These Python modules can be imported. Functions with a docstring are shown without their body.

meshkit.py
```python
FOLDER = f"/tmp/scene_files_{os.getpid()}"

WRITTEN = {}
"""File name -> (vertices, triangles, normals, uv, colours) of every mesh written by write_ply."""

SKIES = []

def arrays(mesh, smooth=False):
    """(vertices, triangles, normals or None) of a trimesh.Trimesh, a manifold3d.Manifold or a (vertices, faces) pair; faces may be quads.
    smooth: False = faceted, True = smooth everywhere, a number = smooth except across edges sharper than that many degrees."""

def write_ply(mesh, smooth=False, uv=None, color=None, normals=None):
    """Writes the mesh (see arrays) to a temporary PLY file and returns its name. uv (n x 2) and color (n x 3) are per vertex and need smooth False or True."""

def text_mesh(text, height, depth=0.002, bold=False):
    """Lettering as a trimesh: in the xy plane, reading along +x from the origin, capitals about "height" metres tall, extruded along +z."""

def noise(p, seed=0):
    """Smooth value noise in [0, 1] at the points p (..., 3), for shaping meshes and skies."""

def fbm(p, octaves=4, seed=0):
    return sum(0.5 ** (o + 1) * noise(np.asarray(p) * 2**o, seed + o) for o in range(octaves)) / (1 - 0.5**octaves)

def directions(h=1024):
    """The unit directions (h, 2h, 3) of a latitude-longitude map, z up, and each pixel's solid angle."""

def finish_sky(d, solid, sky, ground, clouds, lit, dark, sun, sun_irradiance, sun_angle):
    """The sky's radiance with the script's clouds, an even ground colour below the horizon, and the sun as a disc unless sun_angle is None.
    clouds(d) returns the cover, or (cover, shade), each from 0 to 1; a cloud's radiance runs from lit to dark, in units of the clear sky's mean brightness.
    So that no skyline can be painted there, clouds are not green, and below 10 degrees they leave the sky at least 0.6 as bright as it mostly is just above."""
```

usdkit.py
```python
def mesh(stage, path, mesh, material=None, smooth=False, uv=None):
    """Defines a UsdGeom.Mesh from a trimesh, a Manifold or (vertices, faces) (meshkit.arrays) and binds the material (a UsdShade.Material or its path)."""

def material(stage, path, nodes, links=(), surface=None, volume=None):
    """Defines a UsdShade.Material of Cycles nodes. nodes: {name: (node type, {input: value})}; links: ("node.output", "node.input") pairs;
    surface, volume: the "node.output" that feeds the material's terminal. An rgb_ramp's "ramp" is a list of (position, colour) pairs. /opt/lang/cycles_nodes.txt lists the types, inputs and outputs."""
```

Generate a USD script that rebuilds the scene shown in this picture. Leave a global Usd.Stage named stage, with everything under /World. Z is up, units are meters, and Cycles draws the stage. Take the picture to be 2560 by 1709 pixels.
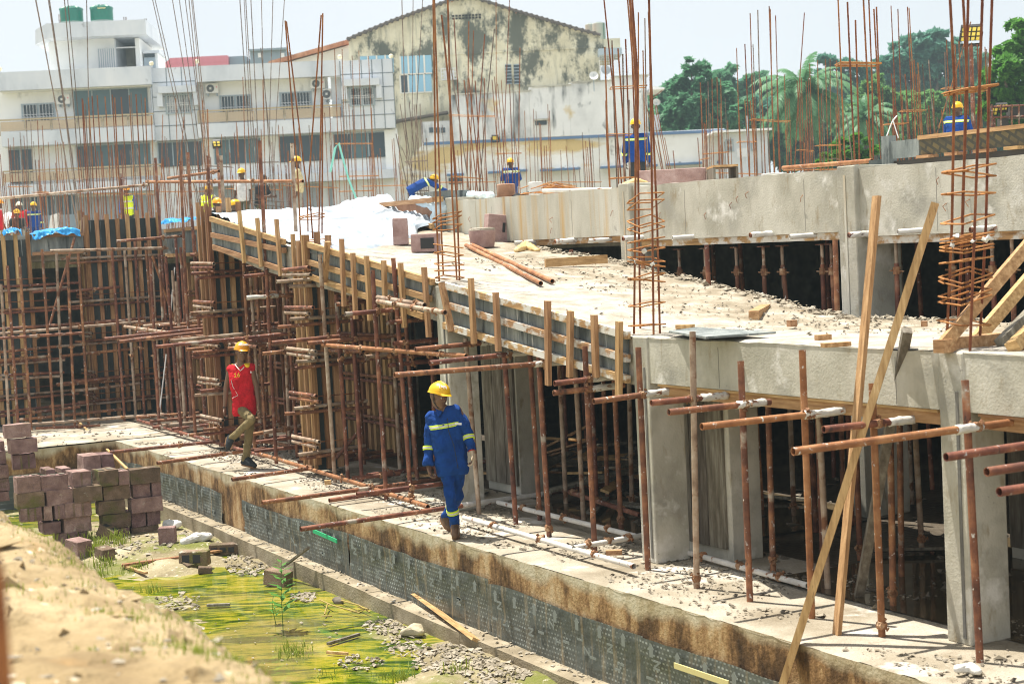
import math, random
import numpy as np, trimesh, manifold3d as m3, usdkit, meshkit
from pxr import Usd, UsdGeom, UsdLux, UsdShade, Gf, Sdf, Vt

# ---------------------------------------------------------------- camera, sky, sun, exposure
stage = Usd.Stage.CreateInMemory()
UsdGeom.SetStageUpAxis(stage, 'Z'); UsdGeom.SetStageMetersPerUnit(stage, 1.0)
UsdGeom.Xform.Define(stage, '/World'); UsdGeom.Scope.Define(stage, '/World/Looks')
EXPOSURE = 0.92
SKY = 0.058
SUN = 1.25
F, A, ROLL, HC = 4300.0, math.radians(27.9), math.atan(.05), 3.25       # lens in photo pixels (2560 wide), yaw, roll, eye height over the slab
CX, CY, HORIZON = 1280.0, 854.5, 601.0
PITCH = math.atan((CY-HORIZON)/F)
f0 = np.array([-math.cos(A), math.sin(A), 0]); r0 = np.array([math.sin(A), math.cos(A), 0]); u0 = np.array([0, 0, 1.])
fw = f0*math.cos(PITCH)-u0*math.sin(PITCH); up = u0*math.cos(PITCH)+f0*math.sin(PITCH)
cr, sr = math.cos(ROLL), math.sin(ROLL)
CAM = np.array([0, 0, HC])
cam = UsdGeom.Camera.Define(stage, '/World/camera')
R_, U_ = r0*cr-up*sr, r0*sr+up*cr
M = Gf.Matrix4d(); M.SetRow(0, Gf.Vec4d(*R_, 0)); M.SetRow(1, Gf.Vec4d(*U_, 0)); M.SetRow(2, Gf.Vec4d(*(-fw), 0)); M.SetRow(3, Gf.Vec4d(*CAM, 1))
cam.AddTransformOp().Set(M)
cam.CreateProjectionAttr('perspective'); cam.CreateHorizontalApertureAttr(36.0); cam.CreateVerticalApertureAttr(36.0*683/1024)
cam.CreateFocalLengthAttr(36.0*F/2560); cam.CreateClippingRangeAttr(Gf.Vec2f(.1, 8000))
cam.CreateFStopAttr(3.4); cam.CreateFocusDistanceAttr(21.0); cam.CreateExposureAttr(EXPOSURE)
SUNV = np.array([-.30, -.13, 1.0]); SUNV /= np.linalg.norm(SUNV)
sky = UsdLux.DomeLight.Define(stage, '/World/sky')
sky.GetPrim().SetCustomDataByKey('kind', 'structure')
sm = usdkit.material(stage, '/World/Looks/sky_look', {
    's': ('sky_texture', {'sky_type': 'single_scattering', 'sun_disc': False, 'sun_elevation': float(math.asin(SUNV[2])), 'sun_rotation': float(math.atan2(SUNV[0], SUNV[1])), 'air_density': 1.0, 'aerosol_density': 4.0, 'ozone_density': 1.0}),
    'tc': ('texture_coordinate', {}), 'n': ('noise_texture', {'scale': 2.2, 'detail': 5.0, 'roughness': .55}),
    'r': ('map_range', {'from_min': .3, 'from_max': .75, 'to_min': .72, 'to_max': .97, 'clamp': True}),
    'm': ('mix_color', {'b': (8.6, 8.95, 9.4), 'use_clamp': False}),
    'b': ('background_shader', {'strength': SKY})},
    [('tc.generated', 'n.vector'), ('n.fac', 'r.value'), ('r.result', 'm.fac'), ('s.color', 'm.a'), ('m.result', 'b.color')], surface='b.background')
UsdShade.MaterialBindingAPI.Apply(sky.GetPrim()).Bind(sm)
sun = UsdLux.DistantLight.Define(stage, '/World/sun')
sun.CreateIntensityAttr(SUN); sun.CreateAngleAttr(.5); sun.CreateNormalizeAttr(True); sun.CreateColorAttr(Gf.Vec3f(1, .945, .85))
zz = SUNV; xx = np.cross([0, 1, 0], zz); xx /= np.linalg.norm(xx); yy = np.cross(zz, xx)
M = Gf.Matrix4d()
for i, v in enumerate((xx, yy, zz)): M.SetRow(i, Gf.Vec4d(*map(float, v), 0))
M.SetRow(3, Gf.Vec4d(0, 0, 60, 1)); sun.AddTransformOp().Set(M)

# ---------------------------------------------------------------- photo pixel -> point on a real plane of the place
def ray(x, y):
    dx, dy = x-CX, y-CY
    return fw+r0*((cr*dx-sr*dy)/F)-up*((sr*dx+cr*dy)/F)
def hz(x, y, z=0.):
    d = ray(x, y); return CAM+d*((z-HC)/d[2])
def vy(x, y, yy):
    d = ray(x, y); return CAM+d*(yy/d[1])
def vx(x, y, xx):
    d = ray(x, y); return CAM+d*(xx/d[0])
def dep(x, y, Z):
    d = ray(x, y); return CAM+d*(Z/(d@f0))

# ---------------------------------------------------------------- names, things, parts
USED = {}
def numbered(parent, name):
    k = USED.get((parent, name), 0); USED[(parent, name)] = k+1
    return f'{parent}/{name}' if k == 0 else f'{parent}/{name}_{k:03d}'
def meta(p, label=None, cat=None, group=None, kind=None):
    for k, v in (('label', label), ('category', cat), ('group', group), ('kind', kind)):
        if v: p.SetCustomDataByKey(k, v)
def cat(ms):
    ms = [trimesh.Trimesh(*m, process=False) if isinstance(m, tuple) else m for m in ms]
    return trimesh.util.concatenate(ms) if len(ms) > 1 else ms[0]
def tri(m):
    if hasattr(m, 'to_mesh'):
        q = m.to_mesh(); return trimesh.Trimesh(np.array(q.vert_properties[:, :3]), np.array(q.tri_verts), process=False)
    if isinstance(m, list): return cat([tri(q) for q in m])
    if isinstance(m, tuple): return trimesh.Trimesh(np.asarray(m[0], float), np.asarray(m[1], int) if np.shape(m[1])[1] == 3 else quads(m[1]), process=False)
    return m
def quads(f):
    f = np.asarray(f); return np.vstack([f[:, [0, 1, 2]], f[:, [0, 2, 3]]])
class Thing:
    """A thing built in world coordinates from parts; written as an Xform at its base."""
    def __init__(s, name, label, category, group=None, kind=None):
        s.name, s.m, s.parts = name, (label, category, group, kind), []
    def part(s, name, mesh, mat, smooth=False, label=None, under=None, kind=None):
        s.parts.append((name, tri(mesh), mat, smooth, label, under, kind)); return len(s.parts)-1
    def done(s, single=False):
        lo = np.min([p[1].bounds[0] for p in s.parts], 0); hi = np.max([p[1].bounds[1] for p in s.parts], 0)
        base = np.array([(lo[0]+hi[0])/2, (lo[1]+hi[1])/2, lo[2]])
        path = numbered('/World', s.name); made = []
        if len(s.parts) == 1:
            n, m, mat, sm_, _, _, _ = s.parts[0]
            g = usdkit.mesh(stage, path, (m.vertices-base, m.faces), LOOK[mat], smooth=sm_)
            g.AddTranslateOp().Set(Gf.Vec3d(*base)); meta(g.GetPrim(), *s.m); return g.GetPrim()
        x = UsdGeom.Xform.Define(stage, path); x.AddTranslateOp().Set(Gf.Vec3d(*base)); meta(x.GetPrim(), *s.m)
        for n, m, mat, sm_, lab, und, kind in s.parts:
            pp = numbered(path if und is None else made[und], n)
            g = usdkit.mesh(stage, pp, (m.vertices-base, m.faces), LOOK[mat], smooth=sm_); made.append(pp)
            if lab or kind: meta(g.GetPrim(), lab, None, None, kind)
        return x.GetPrim()
def thing1(name, mesh, mat, label, category, group=None, kind=None, smooth=False):
    t = Thing(name, label, category, group, kind); t.part(name, mesh, mat, smooth); return t.done()
def struct(name, mesh, mat, smooth=False, kind='structure', label=None):
    g = usdkit.mesh(stage, numbered('/World', name), tri(mesh), LOOK[mat], smooth=smooth); meta(g.GetPrim(), label, None, None, kind); return g.GetPrim()
ORD = ['first', 'second', 'third', 'fourth', 'fifth', 'sixth', 'seventh', 'eighth', 'ninth', 'tenth', 'eleventh', 'twelfth', 'thirteenth', 'fourteenth', 'fifteenth', 'sixteenth', 'seventeenth', 'eighteenth', 'nineteenth', 'twentieth', 'twenty-first', 'twenty-second', 'twenty-third', 'twenty-fourth']

# ---------------------------------------------------------------- shapes
BOXF = np.array([[0, 1, 3, 2], [4, 6, 7, 5], [0, 4, 5, 1], [2, 3, 7, 6], [0, 2, 6, 4], [1, 5, 7, 3]])
def box(x0, x1, y0, y1, z0, z1):
    v = np.array([[x, y, z] for x in (min(x0, x1), max(x0, x1)) for y in (min(y0, y1), max(y0, y1)) for z in (min(z0, z1), max(z0, z1))], float)
    return trimesh.Trimesh(v, quads(BOXF), process=False)
def frame(d, roll=0.):
    d = np.asarray(d, float); d = d/np.linalg.norm(d)
    a = np.cross(d, [0, 0, 1.]) if abs(d[2]) < .95 else np.cross(d, [0, 1., 0])
    a /= np.linalg.norm(a); b = np.cross(a, d)
    return d, a*math.cos(roll)+b*math.sin(roll), b*math.cos(roll)-a*math.sin(roll)
def bar(p, q, w, t, roll=0., taper=1.):
    """Timber from p to q: w across (horizontal when it runs level), t thick."""
    p, q = np.asarray(p, float), np.asarray(q, float); d, a, b = frame(q-p, roll)
    v = []
    for s in (-1, 1):
        for u in (-1, 1):
            for c, k in ((p, 1), (q, taper)): v.append(c+a*s*w/2*k+b*u*t/2*k)
    f = np.array([[0, 2, 3, 1], [4, 5, 7, 6], [0, 1, 5, 4], [2, 6, 7, 3], [0, 4, 6, 2], [1, 3, 7, 5]])
    m = trimesh.Trimesh(np.array(v), quads(f), process=False); m.fix_normals() if False else None
    return m
def rod(pts, r, n=6, cap=True, r2=None):
    """Round bar through the points."""
    pts = np.asarray(pts, float); k = len(pts); rr = np.linspace(r, r if r2 is None else r2, k)
    th = np.arange(n)*2*math.pi/n; V = []; a = None
    for i in range(k):
        d = pts[min(i+1, k-1)]-pts[max(i-1, 0)]; d /= np.linalg.norm(d)
        if a is None: _, a, b = frame(d)
        else: a = a-d*(a@d); a /= np.linalg.norm(a); b = np.cross(a, d)
        V.append(pts[i]+rr[i]*(np.cos(th)[:, None]*a+np.sin(th)[:, None]*b))
    V = np.vstack(V); Fq = []
    for i in range(k-1):
        for j in range(n): Fq.append([i*n+j, i*n+(j+1) % n, (i+1)*n+(j+1) % n, (i+1)*n+j])
    f = quads(Fq)[:, ::-1]
    if cap:
        c0, c1 = len(V), len(V)+1; V = np.vstack([V, pts[0], pts[-1]])
        f = np.vstack([f, [[c0, (j+1) % n, j][::-1] for j in range(n)], [[c1, (k-1)*n+j, (k-1)*n+(j+1) % n][::-1] for j in range(n)]])
    return trimesh.Trimesh(V, f, process=False)
def pipe(p, q, r=.026, wall=.005, n=12):
    """Hollow scaffold tube with open ends."""
    p, q = np.asarray(p, float), np.asarray(q, float); d, a, b = frame(q-p)
    th = np.arange(n)*2*math.pi/n; c = np.cos(th)[:, None]*a+np.sin(th)[:, None]*b
    dd = d*min(.25, np.linalg.norm(q-p)/3)
    i_, o_ = c*(r-wall), c*r
    V = np.vstack([p+o_, q+o_, q+o_, q+i_, q+i_, q-dd+i_, p+o_, p+i_, p+i_, p+dd+i_])      # each surface has its own rings, so that smooth normals keep the sharp rims
    f = []
    for j in range(n):
        k = (j+1) % n
        f += [[j, k, n+k, n+j], [2*n+j, 2*n+k, 3*n+k, 3*n+j], [4*n+j, 4*n+k, 5*n+k, 5*n+j], [6*n+k, 6*n+j, 7*n+j, 7*n+k], [8*n+k, 8*n+j, 9*n+j, 9*n+k]]
    return trimesh.Trimesh(V, quads(f)[:, ::-1], process=False)
def coupler(c, rng):
    """Swivel clamp: a split collar with bolts sticking out."""
    c = np.asarray(c, float); ms = []
    for k in range(2):
        ax = rng.normal(size=3)*.25+([0, 0, 1] if k else [1, 0, 0]); ax /= np.linalg.norm(ax)
        ms.append(rod([c-ax*.03, c+ax*.03], .037, 8))
    for k in range(3):
        d = rng.normal(size=3); d /= np.linalg.norm(d); o = c+d*.03
        ms.append(rod([o, o+d*.035], .011, 5)); ms.append(rod([o+d*.022, o+d*.034], .018, 6))
    return cat(ms)
def grid(xs, ys, fn):
    X, Y = np.meshgrid(xs, ys, indexing='ij'); Z = fn(X, Y)
    nx, ny = len(xs), len(ys); i = np.arange(nx*ny).reshape(nx, ny)
    f = np.stack([i[:-1, :-1], i[1:, :-1], i[1:, 1:], i[:-1, 1:]], -1).reshape(-1, 4)
    return trimesh.Trimesh(np.stack([X, Y, Z], -1).reshape(-1, 3), quads(f), process=False)
def fb(X, Y, s, seed=0, oct=4, z=0.): return meshkit.fbm(np.stack([X*s, Y*s, np.full_like(X, z)], -1), oct, seed)
def chips(pos, size, rng, flat=.4, ang=True):
    """Many little broken flakes, one mesh."""
    n = len(pos); base = np.array([[1, 0, 0], [-.6, .8, 0], [-.5, -.8, 0], [.2, .3, 1], [-.1, -.2, -.8]])
    F0 = np.array([[0, 1, 3], [1, 2, 3], [2, 0, 3], [1, 0, 4], [2, 1, 4], [0, 2, 4]])
    th = rng.uniform(0, 2*math.pi, n); sc = size[:, None]*rng.uniform(.6, 1.4, (n, 3))*np.array([1, 1, flat])
    v = base[None]*(1+rng.normal(0, .22, (n, 5, 3)))*sc[:, None]
    c, s = np.cos(th)[:, None], np.sin(th)[:, None]
    v = np.stack([v[..., 0]*c-v[..., 1]*s, v[..., 0]*s+v[..., 1]*c, v[..., 2]+v[..., 0]*rng.normal(0, .2, (n, 1))], -1)+pos[:, None]
    return trimesh.Trimesh(v.reshape(-1, 3), (F0[None]+5*np.arange(n)[:, None, None]).reshape(-1, 3), process=False)
def roundbox(x0, x1, y0, y1, z0, z1, r=.012):
    s = m3.Manifold.sphere(r, 8); x0, x1 = sorted((x0, x1)); y0, y1 = sorted((y0, y1)); z0, z1 = sorted((z0, z1))
    return tri(m3.Manifold.batch_hull([s.translate((x, y, z)) for x in (x0+r, x1-r) for y in (y0+r, y1-r) for z in (z0+r, z1-r)]))
def lathe(c, prof, n=20):
    th = np.arange(n)*2*math.pi/n; V = [np.stack([c[0]+r*np.cos(th), c[1]+r*np.sin(th), np.full(n, c[2]+z)], -1) for r, z in prof]
    f = [[i*n+j, i*n+(j+1) % n, (i+1)*n+(j+1) % n, (i+1)*n+j] for i in range(len(prof)-1) for j in range(n)]
    return trimesh.Trimesh(np.vstack(V), quads(f), process=False)
# ---------------------------------------------------------------- materials
LOOK = {}
def look(name, nodes, links, surface):
    LOOK[name] = usdkit.material(stage, '/World/Looks/'+name, nodes, links, surface=surface)
def rough(name, stops, scale=3., detail=6., stretch=(1, 1, 1), rough=.85, bump=.3, bscale=30., bdist=.01, vary=.0, hue=0., spec=.3, spots=None, extra=None, island=False, metal=0., seed=0., lo=.28, hi=.72):
    """Noise through a colour ramp; per-object brightness; optional spots (colour, scale, threshold)."""
    nd = {'g': ('geometry', {}), 'mp': ('mapping', {'scale': stretch, 'location': (seed, seed*1.7, seed*.3)}), 'n': ('noise_texture', {'scale': scale, 'detail': detail, 'roughness': .62}),
          'mr': ('map_range', {'from_min': lo, 'from_max': hi, 'to_min': 0., 'to_max': 1., 'clamp': True}),
          'r': ('rgb_ramp', {'ramp': stops}), 'bn': ('noise_texture', {'scale': bscale, 'detail': 4.}), 'bp': ('bump', {'strength': bump, 'distance': bdist}),
          'p': ('principled_bsdf', {'roughness': rough, 'specular_ior_level': spec, 'metallic': metal})}
    ln = [('g.position', 'mp.vector'), ('mp.vector', 'n.vector'), ('n.fac', 'mr.value'), ('mr.result', 'r.fac'), ('g.position', 'bn.vector'), ('bn.fac', 'bp.height'), ('bp.normal', 'p.normal')]
    out = 'r.color'
    if spots:
        for i, (col, sc, t0, t1, st) in enumerate(spots):
            nd |= {f'sm{i}': ('mapping', {'scale': st, 'location': (3.1+i, 7.7, 1.3)}), f'sn{i}': ('noise_texture', {'scale': sc, 'detail': 5., 'roughness': .6}), f'sr{i}': ('map_range', {'from_min': t0, 'from_max': t1, 'to_min': 0., 'to_max': 1., 'clamp': True}), f'sx{i}': ('mix_color', {'b': col})}
            ln += [('g.position', f'sm{i}.vector'), (f'sm{i}.vector', f'sn{i}.vector'), (f'sn{i}.fac', f'sr{i}.value'), (f'sr{i}.result', f'sx{i}.fac'), (out, f'sx{i}.a')]
            out = f'sx{i}.result'
    if vary or hue:
        src = 'g.random_per_island' if island else 'oi.random'
        nd |= {'oi': ('object_info', {}), 'vr': ('map_range', {'from_min': 0., 'from_max': 1., 'to_min': 1-vary, 'to_max': 1+vary}), 'hr': ('map_range', {'from_min': 0., 'from_max': 1., 'to_min': .5-hue, 'to_max': .5+hue}), 'h': ('hsv', {})}
        ln += [(src, 'vr.value'), (src, 'hr.value'), ('vr.result', 'h.value'), ('hr.result', 'h.hue'), (out, 'h.color')]
        out = 'h.color'
    ln.append((out, 'p.base_color'))
    look(name, nd, ln, 'p.BSDF')
def plain(name, col, rough=.6, spec=.4, metal=0., vary=0.):
    nd = {'p': ('principled_bsdf', {'base_color': col, 'roughness': rough, 'specular_ior_level': spec, 'metallic': metal})}; ln = []
    if vary:
        nd |= {'oi': ('object_info', {}), 'vr': ('map_range', {'from_min': 0., 'from_max': 1., 'to_min': 1-vary, 'to_max': 1+vary}), 'h': ('hsv', {'color': col})}
        ln = [('oi.random', 'vr.value'), ('vr.result', 'h.value'), ('h.color', 'p.base_color')]
    look(name, nd, ln, 'p.BSDF')
G = lambda v, t=0.: (v*(1+t), v, v*(1-t))
# concrete
rough('concrete', [(0, (.29, .275, .215)), (.45, (.46, .44, .365)), (1, (.63, .61, .53))], 1.7, 9., stretch=(1, 1, .6), bump=.35, bscale=45., vary=.06, spots=[((.30, .25, .165), 4., .58, .74, (1.8, 1.8, .7)), ((.31, .30, .255), 1.2, .53, .68, (1, 1, 1.2)), ((.66, .645, .59), 2.6, .58, .70, (1, 1, 1)), ((.26, .25, .22), 26., .66, .74, (1, 1, 1))])
rough('concrete_rusty', [(0, (.34, .33, .27)), (.5, (.48, .465, .39)), (1, (.60, .585, .51))], 2.0, stretch=(1, 1, .4), bump=.3, bscale=45., spots=[((.50, .34, .15), 1.5, .53, .72, (3.4, 3.4, .14)), ((.26, .17, .08), 5., .62, .76, (3., 3., .10))])
rough('concrete_dark', [(0, (.10, .10, .095)), (.5, (.17, .165, .15)), (1, (.26, .25, .22))], 2.2, bump=.3, bscale=30.)
rough('slab_top', [(0, (.19, .155, .105)), (.35, (.29, .25, .185)), (.7, (.40, .355, .285)), (1, (.53, .49, .425))], 1.1, 8., bump=.8, bscale=38., bdist=.02, spots=[((.21, .17, .115), 3.2, .60, .72, (1, 1, 1)), ((.58, .55, .50), 1.6, .58, .70, (1, 1, 1)), ((.15, .125, .09), 30., .68, .76, (1, 1, 1))])
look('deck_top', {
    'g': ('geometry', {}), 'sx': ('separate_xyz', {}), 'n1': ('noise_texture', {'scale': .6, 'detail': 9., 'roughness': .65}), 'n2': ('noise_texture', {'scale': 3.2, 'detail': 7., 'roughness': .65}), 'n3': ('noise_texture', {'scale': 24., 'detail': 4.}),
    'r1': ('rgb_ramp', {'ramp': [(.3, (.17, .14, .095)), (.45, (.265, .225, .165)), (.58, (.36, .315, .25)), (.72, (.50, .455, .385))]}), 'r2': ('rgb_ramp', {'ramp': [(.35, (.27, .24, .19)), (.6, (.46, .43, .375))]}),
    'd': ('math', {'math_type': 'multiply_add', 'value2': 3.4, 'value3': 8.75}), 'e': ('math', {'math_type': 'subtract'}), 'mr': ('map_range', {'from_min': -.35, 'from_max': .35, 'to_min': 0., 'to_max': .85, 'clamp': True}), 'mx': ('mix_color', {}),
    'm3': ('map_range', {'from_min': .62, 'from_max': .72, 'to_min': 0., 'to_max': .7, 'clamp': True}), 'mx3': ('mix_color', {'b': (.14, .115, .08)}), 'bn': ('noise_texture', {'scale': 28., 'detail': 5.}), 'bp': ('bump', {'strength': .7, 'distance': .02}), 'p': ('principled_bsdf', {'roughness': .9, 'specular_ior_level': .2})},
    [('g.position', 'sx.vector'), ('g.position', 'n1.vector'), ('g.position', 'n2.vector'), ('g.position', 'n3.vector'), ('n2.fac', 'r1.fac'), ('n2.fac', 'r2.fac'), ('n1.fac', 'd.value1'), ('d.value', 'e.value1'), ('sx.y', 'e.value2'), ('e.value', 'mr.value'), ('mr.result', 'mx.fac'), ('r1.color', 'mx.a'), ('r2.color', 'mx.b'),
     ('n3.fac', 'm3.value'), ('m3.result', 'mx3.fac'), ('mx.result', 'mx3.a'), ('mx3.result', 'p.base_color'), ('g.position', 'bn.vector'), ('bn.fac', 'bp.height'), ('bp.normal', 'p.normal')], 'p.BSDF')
# stained face of the foundation: pale band on top, then dark run-off with vertical streaks
look('foundation_face', {
    'g': ('geometry', {}), 'sx': ('separate_xyz', {}), 'm1': ('mapping', {'scale': (1.7, 1.7, .7)}), 'n1': ('noise_texture', {'scale': 1.7, 'detail': 9., 'roughness': .72}),
    'm2': ('mapping', {'scale': (1.2, 1.2, .6)}), 'n2': ('noise_texture', {'scale': 1.3, 'detail': 5.}),
    'a1': ('math', {'math_type': 'multiply_add', 'value2': .5, 'value3': -.315}), 'a2': ('math', {'math_type': 'subtract'}), 'mr': ('map_range', {'from_min': -.03, 'from_max': .06, 'to_min': 0., 'to_max': 1., 'clamp': True}),
    'r': ('rgb_ramp', {'ramp': [(0, (.045, .025, .012)), (.3, (.12, .066, .028)), (.5, (.26, .15, .065)), (.68, (.39, .255, .125)), (1, (.52, .40, .25))]}),
    'mr1': ('map_range', {'from_min': .34, 'from_max': .68, 'to_min': 0., 'to_max': 1., 'clamp': True}),
    'rt': ('rgb_ramp', {'ramp': [(0, (.32, .25, .14)), (.5, (.46, .40, .28)), (1, (.58, .54, .43))]}), 'mx': ('mix_color', {}),
    'bn': ('noise_texture', {'scale': 30., 'detail': 5.}), 'bp': ('bump', {'strength': .5, 'distance': .015}), 'p': ('principled_bsdf', {'roughness': .8, 'specular_ior_level': .3})},
    [('g.position', 'sx.vector'), ('g.position', 'm1.vector'), ('m1.vector', 'n1.vector'), ('g.position', 'm2.vector'), ('m2.vector', 'n2.vector'), ('n2.fac', 'a1.value1'), ('a1.value', 'a2.value1'), ('sx.z', 'a2.value2'),
     ('a2.value', 'mr.value'), ('n1.fac', 'mr1.value'), ('mr1.result', 'r.fac'), ('mr1.result', 'rt.fac'), ('mr.result', 'mx.fac'), ('rt.color', 'mx.a'), ('r.color', 'mx.b'), ('mx.result', 'p.base_color'), ('g.position', 'bn.vector'), ('bn.fac', 'bp.height'), ('bp.normal', 'p.normal')], 'p.BSDF')
# printed bitumen sheet: rows of small pale dots on dark grey
look('membrane', {
    'g': ('geometry', {}), 'sx': ('separate_xyz', {}), 'cx': ('combine_xyz', {}), 'wn': ('noise_texture', {'scale': 1.6, 'detail': 2.}),
    'b': ('brick_texture', {'color1': (1, 1, 1), 'color2': (.35, .35, .35), 'mortar': (0, 0, 0), 'scale': 1., 'mortar_size': .0155, 'mortar_smooth': .15, 'brick_width': .058, 'row_height': .046, 'offset': .5}),
    'n': ('noise_texture', {'scale': 2.2, 'detail': 6., 'roughness': .7}), 'mr': ('map_range', {'from_min': .42, 'from_max': .62, 'to_min': .05, 'to_max': 1., 'clamp': True}), 'ml': ('math', {'math_type': 'multiply'}),
    'r': ('rgb_ramp', {'ramp': [(0, (.035, .042, .04)), (.5, (.075, .085, .078)), (1, (.16, .165, .145))]}), 'mx': ('mix_color', {'b': (.40, .44, .42)}), 'm3': ('mapping', {'scale': (6., 6., .4)}), 'n3': ('noise_texture', {'scale': 2., 'detail': 6.}), 'r3': ('map_range', {'from_min': .54, 'from_max': .72, 'to_min': 0., 'to_max': .75, 'clamp': True}), 'mx3': ('mix_color', {'b': (.28, .225, .145)}),
    'bn': ('noise_texture', {'scale': 9., 'detail': 4.}), 'bp': ('bump', {'strength': .45, 'distance': .03}), 'p': ('principled_bsdf', {'roughness': .5, 'specular_ior_level': .45})},
    [('g.position', 'sx.vector'), ('sx.x', 'cx.x'), ('sx.z', 'cx.y'), ('cx.vector', 'b.vector'), ('g.position', 'n.vector'), ('n.fac', 'mr.value'), ('b.color', 'ml.value1'), ('mr.result', 'ml.value2'), ('n.fac', 'r.fac'), ('r.color', 'mx.a'), ('ml.value', 'mx.fac'),
     ('g.position', 'm3.vector'), ('m3.vector', 'n3.vector'), ('n3.fac', 'r3.value'), ('r3.result', 'mx3.fac'), ('mx.result', 'mx3.a'), ('mx3.result', 'p.base_color'), ('g.position', 'bn.vector'), ('bn.fac', 'bp.height'), ('bp.normal', 'p.normal')], 'p.BSDF')
plain('membrane_print', (.19, .21, .20), .7)
rough('mud', [(0, (.10, .08, .04)), (.4, (.19, .155, .085)), (.7, (.29, .245, .145)), (1, (.41, .36, .25))], 1.3, 8., bump=.8, bscale=22., bdist=.03, spots=[((.13, .14, .025), .9, .50, .62, (1, 1, 1)), ((.52, .47, .37), 16., .60, .70, (1, 1, 1))])
rough('sand', [(0, (.15, .10, .045)), (.4, (.26, .19, .095)), (.7, (.36, .275, .155)), (1, (.47, .39, .25))], 1.1, 8., bump=.9, bscale=9., bdist=.06, spots=[((.27, .17, .07), 3., .62, .72, (1, 1, 1)), ((.78, .70, .55), 7., .64, .72, (1, 1, 1))])
rough('rubble', [(0, (.26, .215, .15)), (.5, (.42, .365, .275)), (1, (.58, .53, .44))], 3., bump=.4, vary=.3, island=True)
rough('rubble_dark', [(0, (.10, .085, .065)), (.5, (.22, .185, .14)), (1, (.40, .36, .29))], 3., bump=.4, vary=.4, island=True)
look('algae_water', {
    'g': ('geometry', {}), 'm0': ('mapping', {'rotation': (0, 0, -1.084)}), 'mp': ('mapping', {'scale': (1., 3.6, 1.)}), 'n': ('noise_texture', {'scale': 1.5, 'detail': 8., 'roughness': .72, 'distortion': .7}), 'nb': ('noise_texture', {'scale': .55, 'detail': 4.}), 'rb': ('map_range', {'from_min': .50, 'from_max': .62, 'to_min': 0., 'to_max': .5, 'clamp': True}), 'mb': ('mix_color', {'b': (.20, .155, .075)}), 'mr': ('map_range', {'from_min': .3, 'from_max': .68, 'to_min': 0., 'to_max': 1., 'clamp': True}),
    'r': ('rgb_ramp', {'ramp': [(0, (.010, .03, .003)), (.33, (.03, .065, .004)), (.47, (.09, .13, .006)), (.56, (.21, .215, .012)), (.72, (.29, .25, .02)), (1, (.36, .30, .09))]}),
    'w': ('noise_texture', {'scale': 9., 'detail': 3.}), 'bp': ('bump', {'strength': .10, 'distance': .004}), 'p': ('principled_bsdf', {'roughness': .04, 'specular_ior_level': .5})},
    [('g.position', 'm0.vector'), ('m0.vector', 'mp.vector'), ('mp.vector', 'n.vector'), ('n.fac', 'mr.value'), ('mr.result', 'r.fac'), ('r.color', 'mb.a'), ('g.position', 'nb.vector'), ('nb.fac', 'rb.value'), ('rb.result', 'mb.fac'), ('mb.result', 'p.base_color'), ('g.position', 'w.vector'), ('w.fac', 'bp.height'), ('bp.normal', 'p.normal')], 'p.BSDF')
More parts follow.
